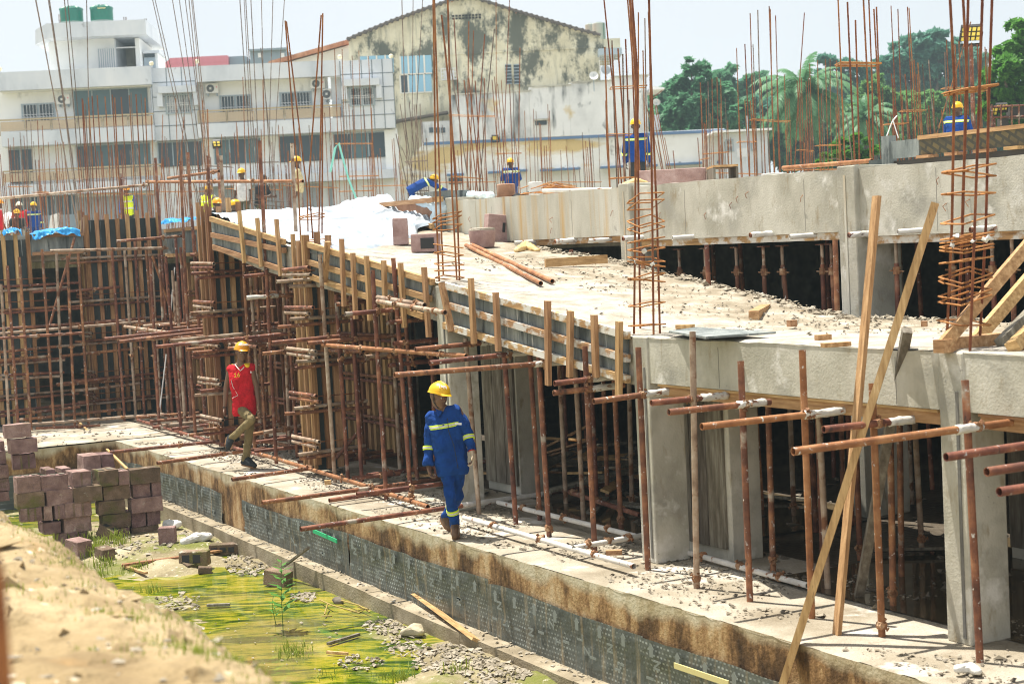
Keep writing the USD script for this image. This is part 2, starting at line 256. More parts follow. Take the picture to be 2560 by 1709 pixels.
look('dirty_water', {'g': ('geometry', {}), 'n': ('noise_texture', {'scale': 2., 'detail': 5.}), 'r': ('rgb_ramp', {'ramp': [(.3, (.045, .032, .018)), (.7, (.12, .09, .05))]}), 'w': ('noise_texture', {'scale': 7., 'detail': 2.}), 'bp': ('bump', {'strength': .1, 'distance': .004}), 'p': ('principled_bsdf', {'roughness': .06, 'specular_ior_level': .5})},
     [('g.position', 'n.vector'), ('n.fac', 'r.fac'), ('r.color', 'p.base_color'), ('g.position', 'w.vector'), ('w.fac', 'bp.height'), ('bp.normal', 'p.normal')], 'p.BSDF')
# steel
WHITE = (.62, .60, .55)
rough('pipe', [(0, (.065, .026, .016)), (.4, (.155, .058, .032)), (.7, (.27, .11, .052)), (1, (.42, .22, .115))], 5., 8., rough=.62, bump=.5, bscale=70., bdist=.004, vary=.22, hue=.012, spec=.4, spots=[(WHITE, 22., .63, .68, (1, 1, 1)), ((.40, .35, .28), 2.6, .60, .68, (1, 1, 1)), ((.06, .03, .02), 9., .62, .68, (1, 1, .6))])
rough('pipe_grey', [(0, (.16, .10, .065)), (.5, (.33, .24, .17)), (1, (.50, .43, .34))], 5., rough=.7, bump=.5, bscale=70., bdist=.004, vary=.15, spots=[((.17, .075, .035), 7., .54, .62, (1, 1, 1))])
rough('pipe_splashed', [(0, (.46, .44, .40)), (1, (.70, .68, .63))], 5., rough=.8, bump=.6, bscale=60., bdist=.006, vary=.06, spots=[((.22, .095, .045), 8., .60, .66, (1, 1, 1))])
rough('pipe_orange', [(0, (.14, .052, .022)), (.5, (.28, .12, .048)), (1, (.43, .225, .105))], 5., 8., rough=.62, bump=.5, bscale=70., bdist=.004, vary=.12, spots=[(WHITE, 24., .63, .68, (1, 1, 1))])
rough('rebar', [(0, (.10, .032, .015)), (.5, (.21, .075, .03)), (1, (.34, .14, .05))], 6., rough=.75, bump=.4, bscale=90., bdist=.003, vary=.25, hue=.01)
rough('rebar_grey', [(0, (.09, .07, .06)), (.6, (.17, .12, .09)), (1, (.36, .32, .28))], 4., rough=.75, bump=.3, bscale=90., bdist=.003, vary=.3)
rough('rebar_hoop', [(0, (.22, .085, .025)), (.5, (.38, .165, .05)), (1, (.50, .25, .09))], 6., rough=.75, bump=.4, bscale=90., bdist=.003, vary=.15)
rough('clamp', [(0, (.14, .06, .03)), (.5, (.27, .13, .06)), (1, (.46, .34, .22))], 14., rough=.7, bump=.5, bscale=80., vary=.2)
# timber
def timber(name, stops, st, spots=None, vary=.16):
    rough(name, stops, 3.2, 7., stretch=st, rough=.72, bump=.35, bscale=60., bdist=.004, vary=vary, hue=.012, spots=spots)
WST = [(0, (.22, .12, .05)), (.4, (.38, .22, .10)), (.75, (.50, .31, .15)), (1, (.61, .435, .25))]
timber('wood_up', WST, (9, 9, .7), [((.17, .085, .035), 12., .64, .72, (3, 3, .7))])
timber('wood_x', WST, (.7, 9, 9), [((.17, .085, .035), 12., .66, .74, (.7, 3, 3))])
timber('wood_y', WST, (9, .7, 9), [((.17, .085, .035), 12., .66, .74, (3, .7, 3))])
timber('wood_red', [(0, (.13, .058, .028)), (.5, (.245, .12, .052)), (1, (.36, .195, .09))], (9, 9, .7))
timber('wood_old', [(0, (.08, .065, .045)), (.5, (.165, .145, .11)), (1, (.29, .27, .22))], (6, 6, .8))
timber('wood_cement', WST, (.7, 9, 9), [((.62, .60, .55), 4.5, .46, .56, (1, 1, 1.5))])
rough('form_black', [(0, (.018, .024, .024)), (.5, (.04, .052, .052)), (1, (.085, .10, .098))], 2., 6., stretch=(1, 1, .5), rough=.55, bump=.15, vary=.1, spots=[((.42, .47, .47), 5., .63, .70, (5, 5, .25))])
rough('form_grey', [(0, (.085, .10, .10)), (.5, (.17, .19, .185)), (1, (.31, .33, .31))], 2.4, 6., stretch=(2, 2, .5), rough=.7, bump=.25, vary=.12, spots=[((.05, .06, .062), 3., .56, .66, (2, 2, .6)), ((.50, .50, .46), 6., .62, .72, (4, 4, .3))])
look('form_printed', {'g': ('geometry', {}), 'sx': ('separate_xyz', {}), 'cx': ('combine_xyz', {}), 'mp': ('mapping', {'rotation': (0, 0, .5)}), 'b': ('brick_texture', {'color1': (.15, .108, .036), 'color2': (.10, .075, .03), 'mortar': (.045, .04, .022), 'scale': 1., 'mortar_size': .022, 'mortar_smooth': .4, 'brick_width': .15, 'row_height': .085, 'offset': .5}),
     'n': ('noise_texture', {'scale': 2.5, 'detail': 5.}), 'mr': ('map_range', {'from_min': .42, 'from_max': .6, 'to_min': 0., 'to_max': .85, 'clamp': True}), 'mx': ('mix_color', {'b': (.045, .04, .025)}), 'p': ('principled_bsdf', {'roughness': .5})},
     [('g.position', 'sx.vector'), ('sx.x', 'cx.x'), ('sx.z', 'cx.y'), ('cx.vector', 'mp.vector'), ('mp.vector', 'b.vector'), ('g.position', 'n.vector'), ('n.fac', 'mr.value'), ('mr.result', 'mx.fac'), ('b.color', 'mx.a'), ('mx.result', 'p.base_color')], 'p.BSDF')
rough('form_rust', [(0, (.20, .095, .05)), (.5, (.32, .165, .095)), (1, (.42, .27, .18))], 2.4, rough=.6, bump=.2)
# cloth, tarps
rough('tarp_white', [(0, (.24, .31, .39)), (.4, (.37, .42, .47)), (1, (.50, .52, .53))], 1.6, rough=.5, bump=.5, bscale=6., bdist=.03)
rough('tarp_pale', [(0, (.38, .50, .58)), (.5, (.55, .66, .72)), (1, (.70, .76, .79))], 1.0, rough=.45, bump=.4, bscale=7., bdist=.03)
rough('tarp_blue', [(0, (.01, .18, .48)), (1, (.04, .36, .74))], 2., rough=.4, bump=.4, bscale=8., bdist=.03)
rough('sack', [(0, (.42, .27, .10)), (.5, (.58, .41, .18)), (1, (.70, .55, .30))], 3., rough=.6, bump=.5, bscale=9., bdist=.03)
rough('bag_white', [(0, (.50, .50, .46)), (1, (.74, .73, .70))], 4., rough=.6, bump=.5, bscale=12., bdist=.03)
rough('block', [(0, (.13, .075, .068)), (.5, (.235, .145, .13)), (1, (.36, .25, .225))], 5., 7., bump=1., bscale=60., bdist=.02, vary=.26, hue=.012, spots=[((.13, .105, .045), 2.4, .60, .72, (1, 1, 1.3)), ((.40, .33, .28), 6., .66, .73, (1, 1, 1))])
rough('block_moss', [(0, (.10, .07, .045)), (.5, (.17, .115, .075)), (1, (.27, .19, .14))], 5., 7., bump=1., bscale=60., bdist=.02, vary=.24, spots=[((.115, .11, .03), 2.4, .50, .64, (1, 1, 1.3)), ((.42, .38, .30), 5., .64, .70, (1, 1, 1))])
rough('block_pink', [(0, (.27, .165, .145)), (.5, (.37, .245, .22)), (1, (.47, .34, .31))], 6., 7., bump=.8, bscale=70., bdist=.01, vary=.08)
plain('skin', (.075, .038, .022), .5, .45); plain('skin_warm', (.16, .085, .05), .5, .45); plain('glove', (.50, .40, .28), .85)
plain('hair', (.012, .010, .009), .8); plain('eye', (.55, .53, .50), .3); plain('lip', (.13, .05, .04), .5)
def cloth(name, c, sc=9.):
    d = tuple(x*.72 for x in c); l = tuple(min(.9, x*1.18) for x in c)
    rough(name, [(0, d), (.5, c), (1, l)], sc, 5., rough=.85, bump=1., bscale=13., bdist=.03, spec=.2)
cloth('overall', (.005, .045, .215)); cloth('red_shirt', (.52, .012, .022)); cloth('khaki', (.20, .155, .075)); cloth('dark_cloth', (.03, .033, .036)); cloth('grey_cloth', (.27, .26, .22)); cloth('cream_cloth', (.50, .42, .24)); cloth('olive', (.10, .095, .06)); cloth('blue_cloth', (.02, .09, .30)); cloth('pale_cloth', (.55, .55, .55))
plain('hi_yellow', (.62, .80, .03), .6); plain('silver', (.55, .55, .52), .45); plain('yellow_print', (.75, .50, .02), .6); plain('white_print', (.75, .75, .72), .6)
cloth('vest', (.60, .72, .02)); plain('helmet', (.74, .42, .008), .4, .4); plain('helmet_orange', (.74, .31, .008), .4, .4); plain('helmet_white', (.72, .70, .55), .3, .5)
rough('boot', [(0, (.06, .032, .018)), (1, (.17, .095, .05))], 12., rough=.6); plain('sole', (.20, .10, .04), .8); plain('black', (.02, .02, .02), .6)
# buildings
rough('paint_white', [(0, (.66, .68, .69)), (.4, (.80, .815, .815)), (1, (.85, .86, .85))], .5, 7., stretch=(1, 1, .6), bump=.1, spots=[((.42, .44, .45), .9, .64, .76, (1, 1, .5))])
rough('paint_grey', [(0, (.44, .48, .53)), (.5, (.60, .635, .68)), (1, (.69, .71, .735))], .6, 7., stretch=(1, 1, .5), bump=.1, spots=[((.25, .26, .28), 1.4, .66, .74, (1, 1, .6))])
rough('paint_cream', [(0, (.58, .56, .48)), (1, (.72, .70, .62))], .4, 6., bump=.1)
def mould(name, stops, apexes, dark, thr):
    nd = {'g': ('geometry', {}), 'n': ('noise_texture', {'scale': .5, 'detail': 8., 'roughness': .65}), 'r': ('rgb_ramp', {'ramp': stops}), 'm': ('mapping', {'scale': (1., 1., .6)}), 'n2': ('noise_texture', {'scale': .75, 'detail': 10., 'roughness': .74}), 'ns': ('mapping', {'scale': (1., 1., .12)}), 'n3': ('noise_texture', {'scale': 2.2, 'detail': 6., 'roughness': .65}), 'r3': ('map_range', {'from_min': .54, 'from_max': .70, 'to_min': 0., 'to_max': .7, 'clamp': True}), 'mx3': ('mix_color', {'b': (.17, .17, .13)}), 'k': ('math', {'math_type': 'multiply', 'value2': 4.6}), 'p': ('principled_bsdf', {'roughness': .9, 'specular_ior_level': .2}), 'mx': ('mix_color', {'b': dark})}
    ln = [('g.position', 'n.vector'), ('n.fac', 'r.fac'), ('g.position', 'm.vector'), ('m.vector', 'n2.vector'), ('g.position', 'ns.vector'), ('ns.vector', 'n3.vector'), ('n3.fac', 'r3.value'), ('r.color', 'mx3.a'), ('r3.result', 'mx3.fac'), ('n2.fac', 'k.value1')]
    last = None
    for i, (P, rad) in enumerate(apexes):
        nd |= {f'v{i}': ('vector_math', {'math_type': 'distance', 'vector2': tuple(P)}), f'f{i}': ('map_range', {'from_min': 0., 'from_max': rad, 'to_min': .75, 'to_max': 0., 'clamp': True})}; ln += [('g.position', f'v{i}.vector1'), (f'v{i}.value', f'f{i}.value')]
        if last is None: last = f'f{i}.result'
        else: nd[f'a{i}'] = ('math', {'math_type': 'maximum'}); ln += [(last, f'a{i}.value1'), (f'f{i}.result', f'a{i}.value2')]; last = f'a{i}.value'
    nd['sum'] = ('math', {'math_type': 'add'}); nd['mr'] = ('map_range', {'from_min': thr, 'from_max': thr+.42, 'to_min': 0., 'to_max': .93, 'clamp': True})
    ln += [('k.value', 'sum.value1'), (last, 'sum.value2'), ('sum.value', 'mr.value'), ('mr.result', 'mx.fac'), ('mx3.result', 'mx.a'), ('mx.result', 'p.base_color')]
    look(name, nd, ln, 'p.BSDF')
mould('wall_yellow', [(.3, (.46, .42, .29)), (.5, (.62, .575, .42)), (.7, (.72, .69, .55))], [(dep(1165, 85, 112), 6.), (dep(1300, 110, 112), 4.5), (dep(1060, 135, 112), 3.5), (dep(1445, 175, 112), 3.2), (dep(1150, 215, 112), 3.), (dep(960, 125, 112), 2.2)], (.075, .085, .07), 2.60)
rough('wall_stained', [(0, (.58, .58, .56)), (.5, (.74, .74, .71)), (1, (.82, .815, .79))], .5, 8., bump=.15, spots=[((.34, .345, .34), .42, .52, .70, (1, 1, .5)), ((.10, .11, .11), 1.3, .56, .68, (1, 1, .16)), ((.12, .13, .13), .55, .58, .66, (1, 1, .8)), ((.60, .46, .22), .35, .62, .70, (1, 1, 1))])
rough('wall_lower', [(0, (.64, .63, .58)), (.5, (.78, .77, .73)), (1, (.84, .835, .80))], .5, 8., bump=.1, spots=[((.62, .47, .22), .28, .53, .60, (.6, .6, 1.6)), ((.27, .26, .23), 1.2, .66, .76, (1, 1, .6))])
plain('roof_edge', (.10, .085, .075), .9); rough('roof_tile', [(0, (.30, .12, .06)), (.5, (.46, .21, .11)), (1, (.58, .33, .20))], 1.4, bump=.4, vary=.12)
plain('glass_dark', (.035, .05, .058), .12, .6); plain('glass_teal', (.07, .125, .135), .12, .6); plain('glass_blue', (.24, .44, .56), .25, .5); plain('seam', (.12, .15, .17), .7)
plain('grille', (.66, .67, .68), .5); plain('steel_blue', (.34, .41, .46), .5); plain('shutter', (.40, .43, .45), .6); plain('rail_gold', (.42, .34, .21), .45); 
look('rail_glass', {'t': ('transparent_bsdf', {'color': (.9, .8, .66)}), 'd': ('diffuse_bsdf', {'color': (.52, .43, .31)}), 'm': ('mix_closure', {'fac': .62})}, [('t.BSDF', 'm.closure1'), ('d.BSDF', 'm.closure2')], 'm.closure')
plain('ac_white', (.70, .70, .68), .5); plain('ac_dark', (.10, .11, .12), .6); plain('tank_green', (.004, .13, .085), .4, .5); plain('tank_grey', (.36, .43, .38), .6); plain('pink', (.66, .22, .27), .7); plain('far_grey', (.24, .30, .35), .8); plain('blue_trim', (.11, .19, .33), .7)
plain('globe', (.75, .68, .48), .5); plain('plywood_dark', (.05, .045, .04), .7); plain('green_paint', (.02, .40, .17), .6); plain('yellow_tape', (.62, .55, .26), .6); plain('hose', (.22, .58, .50), .5); plain('lamp_cell', (.78, .60, .10), .4); plain('white_plastic', (.72, .73, .72), .5); plain('rope', (.55, .48, .36), .9)
def leaf(name, a, b, tr=.35):
    look(name, {'g': ('geometry', {}), 'r': ('rgb_ramp', {'ramp': [(0, a), (1, b)]}), 'd': ('principled_bsdf', {'roughness': .55, 'specular_ior_level': .35}), 't': ('translucent_bsdf', {}), 'm': ('mix_closure', {'fac': tr})},
         [('g.random_per_island', 'r.fac'), ('r.color', 'd.base_color'), ('r.color', 't.color'), ('d.BSDF', 'm.closure1'), ('t.BSDF', 'm.closure2')], 'm.closure')
leaf('leaf_mid', (.11, .29, .15), (.22, .47, .20), .5); leaf('leaf_dark', (.10, .27, .19), (.19, .40, .24), .5); leaf('leaf_bright', (.10, .27, .04), (.22, .43, .06), .48); leaf('leaf_yellow', (.16, .32, .10), (.28, .46, .14), .48); leaf('leaf_palm', (.12, .27, .13), (.22, .38, .17), .45); leaf('grass', (.22, .28, .03), (.48, .50, .10))  # mid and dark tree greens have distance haze mixed in as teal tint
leaf('dry_stalk', (.35, .26, .08), (.55, .43, .16), .1)
rough('bark', [(0, (.05, .04, .03)), (1, (.16, .13, .10))], 6., stretch=(1, 1, .3))
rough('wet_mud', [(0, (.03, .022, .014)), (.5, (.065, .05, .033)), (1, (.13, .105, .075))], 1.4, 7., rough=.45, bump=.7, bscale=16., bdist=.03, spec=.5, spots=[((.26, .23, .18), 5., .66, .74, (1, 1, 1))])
rough('footing', [(0, (.15, .12, .075)), (.5, (.26, .215, .145)), (1, (.40, .35, .26))], 2.4, 7., bump=.6, bscale=40., bdist=.015)
rough('sack_pale', [(0, (.30, .255, .165)), (1, (.48, .42, .30))], 5., rough=.8, bump=.8, bscale=14., bdist=.03)
# ---------------------------------------------------------------- ground, pit, foundation
rng = np.random.default_rng(7)
def bump2(X, Y, px, py, r, h, z=-1.):
    p = hz(px, py, z); return h*np.exp(-((X-p[0])**2+((Y-p[1])*1.3)**2)/(r*r))
LOWS = [(640, 1390, 1.1, -.05), (700, 1460, 1.3, -.10), (850, 1500, 1.1, -.09), (720, 1580, 1.0, -.09), (900, 1600, .7, -.06), (1010, 1660, .5, -.05), (620, 1330, .7, -.03), (1080, 1570, .6, -.05), (800, 1660, .8, -.06)]
HIGHS = [(470, 1370, .8, .08), (520, 1330, 1.2, .09), (590, 1400, .5, .10), (680, 1400, .55, .10), (960, 1580, .45, .08), (1130, 1640, .5, .09), (1230, 1660, .6, .08), (330, 1390, 1.2, .08), (740, 1480, .3, .07), (450, 1420, .4, .09), (1060, 1690, .5, .07)]
def pit_floor(X, Y):
    Z = -1.03+.16*(fb(X, Y, .9, 3)-.5)+.06*(fb(X, Y, 5., 5)-.5)
    for a in LOWS+HIGHS: Z = Z+bump2(X, Y, *a)
    return Z
struct('ground', [box(-1500, 1500, -1500, 1500, -3.0, -1.6)], 'mud')
struct('trench_floor', grid(np.arange(-31, -4, .1), np.arange(1.2, 7.95, .08), pit_floor), 'mud', smooth=True)
struct('algae_water', grid(np.linspace(-30.4, -6, 30), np.linspace(1.4, 7.9, 12), lambda X, Y: X*0-1.035), 'algae_water')
struct('street_ground', [box(-1500, -76.2, -1500, 1500, 4.2, 4.5), box(-76.2, 1500, 33.2, 1500, 4.2, 4.5)], 'mud')
struct('retaining_wall', [box(-76.2, -75.9, -10, 33.2, -1.6, 4.3), box(-75.9, 16, 32.9, 33.2, -1.6, 4.3), box(16, 16.3, 8, 33.2, -1.6, 4.3)], 'concrete_dark')  # last box, out of view, is added to keep light out of the interior
# sandy bank in front of the lens
EDGE = [(-400, 1060, 12.), (0, 1255, 9.5), (200, 1368, 8.0), (400, 1475, 6.8), (600, 1590, 5.7), (810, 1709, 4.7), (1200, 1930, 3.4), (1900, 2350, 2.2)]
EP = np.array([dep(*e) for e in EDGE]); ES, ET, EZ = (EP-CAM)@r0, (EP-CAM)@f0, EP[:, 2]
def bank_height(S, T):
    tc = np.interp(S, ES, ET)+.5*(fb(S, S*0, 1.3, 11)-.5)*np.clip(np.interp(S, ES, ET)/6, .4, 1.4); zc = np.interp(S, ES, EZ)
    e = tc-T
    z = zc+np.where(e > 0, .065*e, .85*e)-.02
    z = z-.05*np.exp(-(e/.25)**2)
    return np.maximum(z+.14*(fb(S, T, 1.6, 21)-.5)+.09*(fb(S, T, 6., 23)-.5)+.03*(fb(S, T, 18., 25)-.5), -1.6)
ss, tt = np.arange(-7., 3.5, .05), np.concatenate([np.arange(-1.5, 2.5, .2), np.arange(2.5, 13, .06)])
bank = grid(ss, tt, bank_height)
V = np.array(bank.vertices); bank.vertices = CAM*[1, 1, 0]+V[:, :1]*r0+V[:, 1:2]*f0+V[:, 2:3]*u0
struct('sand_bank', bank, 'sand', smooth=True)
# foundation slab: floor sheet, front face with a slightly broken arris
def slab_top(X, Y):
    return .012*(fb(X, Y, 2.5, 31)-.5)-.02*np.clip((8.13-Y)/.05, 0, 1)*(X > -30.7)*(fb(X, Y, 7., 33) > .5)
struct('foundation_floor', [grid(np.arange(-30.75, 16, .12), np.arange(8.08, 10.2, .05), slab_top), grid(np.arange(-48, -30.74, .3), np.arange(3., 33.1, .3), lambda X, Y: .02*(fb(X, Y, 1.5, 35)-.5))], 'slab_top', smooth=True)
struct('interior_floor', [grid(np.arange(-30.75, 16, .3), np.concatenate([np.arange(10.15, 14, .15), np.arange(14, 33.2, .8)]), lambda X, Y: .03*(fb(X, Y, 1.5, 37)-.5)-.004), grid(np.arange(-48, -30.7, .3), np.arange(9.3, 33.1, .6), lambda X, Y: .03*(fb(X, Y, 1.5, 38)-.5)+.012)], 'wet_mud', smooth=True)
struct('foundation_wall', [grid(np.arange(-30.75, 16, .1), np.linspace(-1.6, -.004, 24), lambda X, Z: 8.08+.012*(fb(X, Z, 3., 41)-.5)).apply_transform(np.array([[1, 0, 0, 0], [0, 0, 1, 0], [0, 1, 0, 0], [0, 0, 0, 1.]])),
    grid(np.arange(3., 8.12, .1), np.linspace(-1.6, -.004, 20), lambda Y, Z: -30.75+.25*(8.08-Y)/5+.012*(fb(Y, Z, 3., 43)-.5)).apply_transform(np.array([[0, 0, 1, 0], [1, 0, 0, 0], [0, 1, 0, 0], [0, 0, 0, 1.]]))], 'foundation_face', smooth=True)
# concrete footing strip at the foot of the wall, laid in lengths
def foot_z(x): return np.interp(x, [-31, -13], [-.70, -.915])
t = Thing('concrete_footing', 'low concrete footing strip running along the foot of the foundation wall', 'footing')
xs = [-31, -28.6, -26.1, -23.9, -21.2, -18.8, -16.3, -13.9, -11.2, -8]
for a, b in zip(xs[:-1], xs[1:]):
    j = rng.uniform(-.012, .012)
    m = box(a+.006, b-.006, 7.83+j, 8.065, -1.5, 0); v = np.array(m.vertices)
    v[:, 2] = np.where(v[:, 2] > -.5, foot_z(v[:, 0])+rng.uniform(-.008, .008), v[:, 2]); m.vertices = v
    t.part('footing_length', m, 'footing')
t.done()
# membrane sheets on the wall
def sheet(x0, x1, ztop, label, seed):
    X = np.linspace(x0-.01, x1+.012, int((x1-x0)/.07)); n = 16; V = []; w = meshkit.fbm(np.stack([X*1.3, X*0+seed, X*0], -1), 3, seed)
    for k in range(n):
        u = k/(n-1); zt = ztop+.07*(w-.5); zb = foot_z(X)-.012
        z = zt+(zb-zt)*u
        y = 8.062-.010-.075*np.maximum(0, meshkit.fbm(np.stack([X*2.2, z*2.5, X*0+seed], -1), 4, seed+3)-.45)-.012*math.sin(u*9)*.3
        if u < .12: y = y-.05*np.clip(meshkit.fbm(np.stack([X*.7, X*0, X*0+seed], -1), 2, seed+9)-.6, 0, 1)
        V.append(np.stack([X, y, z], -1))
    V = np.stack(V, 1); nx = len(X); i = np.arange(nx*n).reshape(nx, n)
    f = np.stack([i[:-1, :-1], i[1:, :-1], i[1:, 1:], i[:-1, 1:]], -1).reshape(-1, 4)
    t = Thing('waterproof_membrane', label, 'membrane'); t.part('sheet', trimesh.Trimesh(V.reshape(-1, 3), quads(f), process=False), 'membrane', True)
    ms = []; r = np.random.default_rng(seed)
    def flat(m, x, z, s):
        v = np.array(m.vertices); y = 8.062-.058; return trimesh.Trimesh(np.stack([x+v[:, 0]*s, y-v[:, 2]*.5, z+v[:, 1]*s], -1), m.faces, process=False)
    arrow = trimesh.creation.extrude_polygon(__import__('shapely').Polygon([(-.035, -.07), (.035, -.07), (.035, .02), (.055, .02), (0, .075), (-.055, .02), (-.035, .02)]), .003, engine='earcut')
    for x in np.arange(x0+.2, x1-.1, .42): ms.append(flat(arrow, x, ztop-.09, .85))
    tx = [meshkit.text_mesh(c, .1, .003, True) for c in ('N', 'T', 'Z', 'L')]
    for k, x in enumerate(np.arange(x0+.25, x1-.3, .55)):
        for q in range(2):
            m = tx[(k+q*3) % 4].copy(); m.apply_transform(trimesh.transformations.rotation_matrix(math.pi/2, [0, 0, 1])); ms.append(flat(m, x+.12*q+.08, ztop-.22-.14*q-r.uniform(0, .05), 1.))
    for x in np.arange(x0+.1, x1-.2, .5): ms.append(flat(box(0, .12, 0, .025, 0, .003), x, ztop-.30-r.uniform(0, .1), 1.))
    [t.part('printed_mark', m_, 'membrane_print') for m_ in ms]; t.done()
sheet(-30.4, -24.75, -.30, 'dark printed membrane on the foundation wall behind the purple block stack', 51)
sheet(-23.75, -19.85, -.30, 'dark printed membrane sheet with a strip of green paint on it', 52)
sheet(-19.8, -16.0, -.30, 'wrinkled dark membrane sheet below the man in blue', 53)
sheet(-15.97, -13.0, -.33, 'dark printed membrane sheet with arrows between two vertical seams', 54)
sheet(-12.98, -8.2, -.34, 'dark printed membrane sheet with a yellow tape strip in the bottom right corner', 55)
thing1('waterproof_membrane', grid(np.linspace(3.2, 8.03, 40), np.linspace(-1.1, -.42, 8), lambda Y_, Z_: -30.75+.25*(8.08-Y_)/5+.03+.03*(fb(Y_, Z_, 2.2, 47)-.5)).apply_transform(np.array([[0, 0, 1, 0], [1, 0, 0, 0], [0, 1, 0, 0], [0, 0, 0, 1.]])), 'membrane', 'dark membrane on the end wall of the trench behind the block stack', 'membrane', smooth=True)
a, b = vy(783, 1326, 8.0), vy(842, 1352, 8.0)
thing1('green_paint_strip', bar(a, b, .012, .05, 0), 'green_paint', 'bright green paint strip smeared on the dark membrane', 'paint mark')
a, b = vy(1686, 1662, 8.0), vy(1822, 1708, 8.0)
thing1('warning_tape', bar(a, b, .012, .05, 0), 'yellow_tape', 'pale yellow printed tape stuck on the dark membrane at the bottom edge', 'tape')
# puddle on the slab deeper inside
struct('puddle', grid(np.linspace(-12.9, -7, 12), np.linspace(9.35, 13.5, 12), lambda X, Y: X*0+.012), 'dirty_water')
struct('puddle', grid(np.linspace(-18.3, -14.7, 8), np.linspace(9.75, 12.5, 8), lambda X, Y: X*0+.011), 'dirty_water')

# ---------------------------------------------------------------- concrete frame: columns, beams, decks
CX_ = [-18.97, -14.49, -10.09, -5.7]
WH = ['behind the man in blue', 'in the middle, where the sloping formwork ends', 'near the right edge with the steep planks', 'just outside on the right']
for x, w, zt in zip(CX_, WH, (2.74, 2.24, 2.24, 2.24)):
    t = Thing('concrete_column', 'pale concrete column standing on the slab edge '+w, 'column')
    t.part('shaft', roundbox(x, x+.27, 9.02, 9.42, 0, zt, .012), 'concrete')
    t.part('groove', box(x+.185, x+.215, 9.012, 9.0195, .05, zt-.3), 'concrete_dark'); t.done()
def beam(name, x0, x1, y0, y1, z0, z1, mat, label, edge=True, n=40, zf=None):
    X = np.linspace(x0, x1, n); top = (zf(X) if zf else X*0+z1)+(.03*(meshkit.fbm(np.stack([X*3.5, X*0, X*0], -1), 4, 61)-.62) if edge else 0)
    bot = np.interp(X, [x0, x1], z0) if np.ndim(z0) else X*0+z0
    V = np.stack([np.stack([X, X*0+y, z], -1) for y, z in ((y0, bot), (y0, top), (y1, top), (y1, bot))], 1); i = np.arange(n*4).reshape(n, 4)
    f = [np.stack([i[:-1, k], i[1:, k], i[1:, (k+1) % 4], i[:-1, (k+1) % 4]], -1) for k in range(4)]+[i[:1, ::-1], i[-1:]]
    return trimesh.Trimesh(V.reshape(-1, 3), quads(np.vstack(f)), process=False)
for (x0, x1, lab) in ((-14.22, -10.09, 'pale concrete edge beam between the middle column and the right column'), (-9.82, -1.2, 'pale concrete edge beam running out of the right side')):
    t = Thing('edge_beam', lab, 'beam'); t.part('beam', beam('b', x0, x1, 9.035, 9.33, 1.79, 2.240, 'concrete', ''), 'concrete')
    for xj in np.arange(x0+1.18, x1-.3, 1.22): t.part('form_joint', box(xj, xj+.006, 9.0335, 9.0348, 1.80, 2.18), 'concrete_dark')
    z = 1.785
    for k, (ya, yb, h) in enumerate(((9.045, 9.20, .022), (9.07, 9.15, .095))):
        t.part('soffit_board', box(x0+.12, x1-.05, ya, yb, z-h, z), 'wood_x'); z -= h+.001
    t.done()
RX = [-76, -28.2, -27.3, -25.2, -23.1, -19.9, -18.8, -16.8, -14.6, -4]; RZ = [3.9, 3.86, 3.82, 3.48, 3.24, 2.92, 2.77, 2.54, 2.25, 2.25]
def deck_z(x): return np.interp(x, RX, RZ)
def deck_rear(x): return 11.75+.09*(meshkit.fbm(np.stack([np.asarray(x)*4., np.asarray(x)*0, np.asarray(x)*0], -1), 4, 71)-.5)*2+np.interp(x, [-26, -19.6, -14], [.38, .38, 0.])
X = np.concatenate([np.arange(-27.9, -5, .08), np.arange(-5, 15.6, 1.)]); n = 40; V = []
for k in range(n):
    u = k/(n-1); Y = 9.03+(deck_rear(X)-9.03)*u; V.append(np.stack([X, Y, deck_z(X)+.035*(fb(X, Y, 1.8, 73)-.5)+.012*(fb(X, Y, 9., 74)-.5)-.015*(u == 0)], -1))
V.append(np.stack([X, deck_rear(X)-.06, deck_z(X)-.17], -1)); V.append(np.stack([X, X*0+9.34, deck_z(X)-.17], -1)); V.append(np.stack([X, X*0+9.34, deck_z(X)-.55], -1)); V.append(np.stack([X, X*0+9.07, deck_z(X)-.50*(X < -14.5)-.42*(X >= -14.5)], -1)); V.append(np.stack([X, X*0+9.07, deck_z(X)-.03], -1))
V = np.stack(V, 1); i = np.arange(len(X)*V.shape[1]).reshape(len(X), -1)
struct('ramp_deck', trimesh.Trimesh(V.reshape(-1, 3), quads(np.stack([i[:-1, :-1], i[1:, :-1], i[1:, 1:], i[:-1, 1:]], -1).reshape(-1, 4)), process=False), 'deck_top', smooth=30)
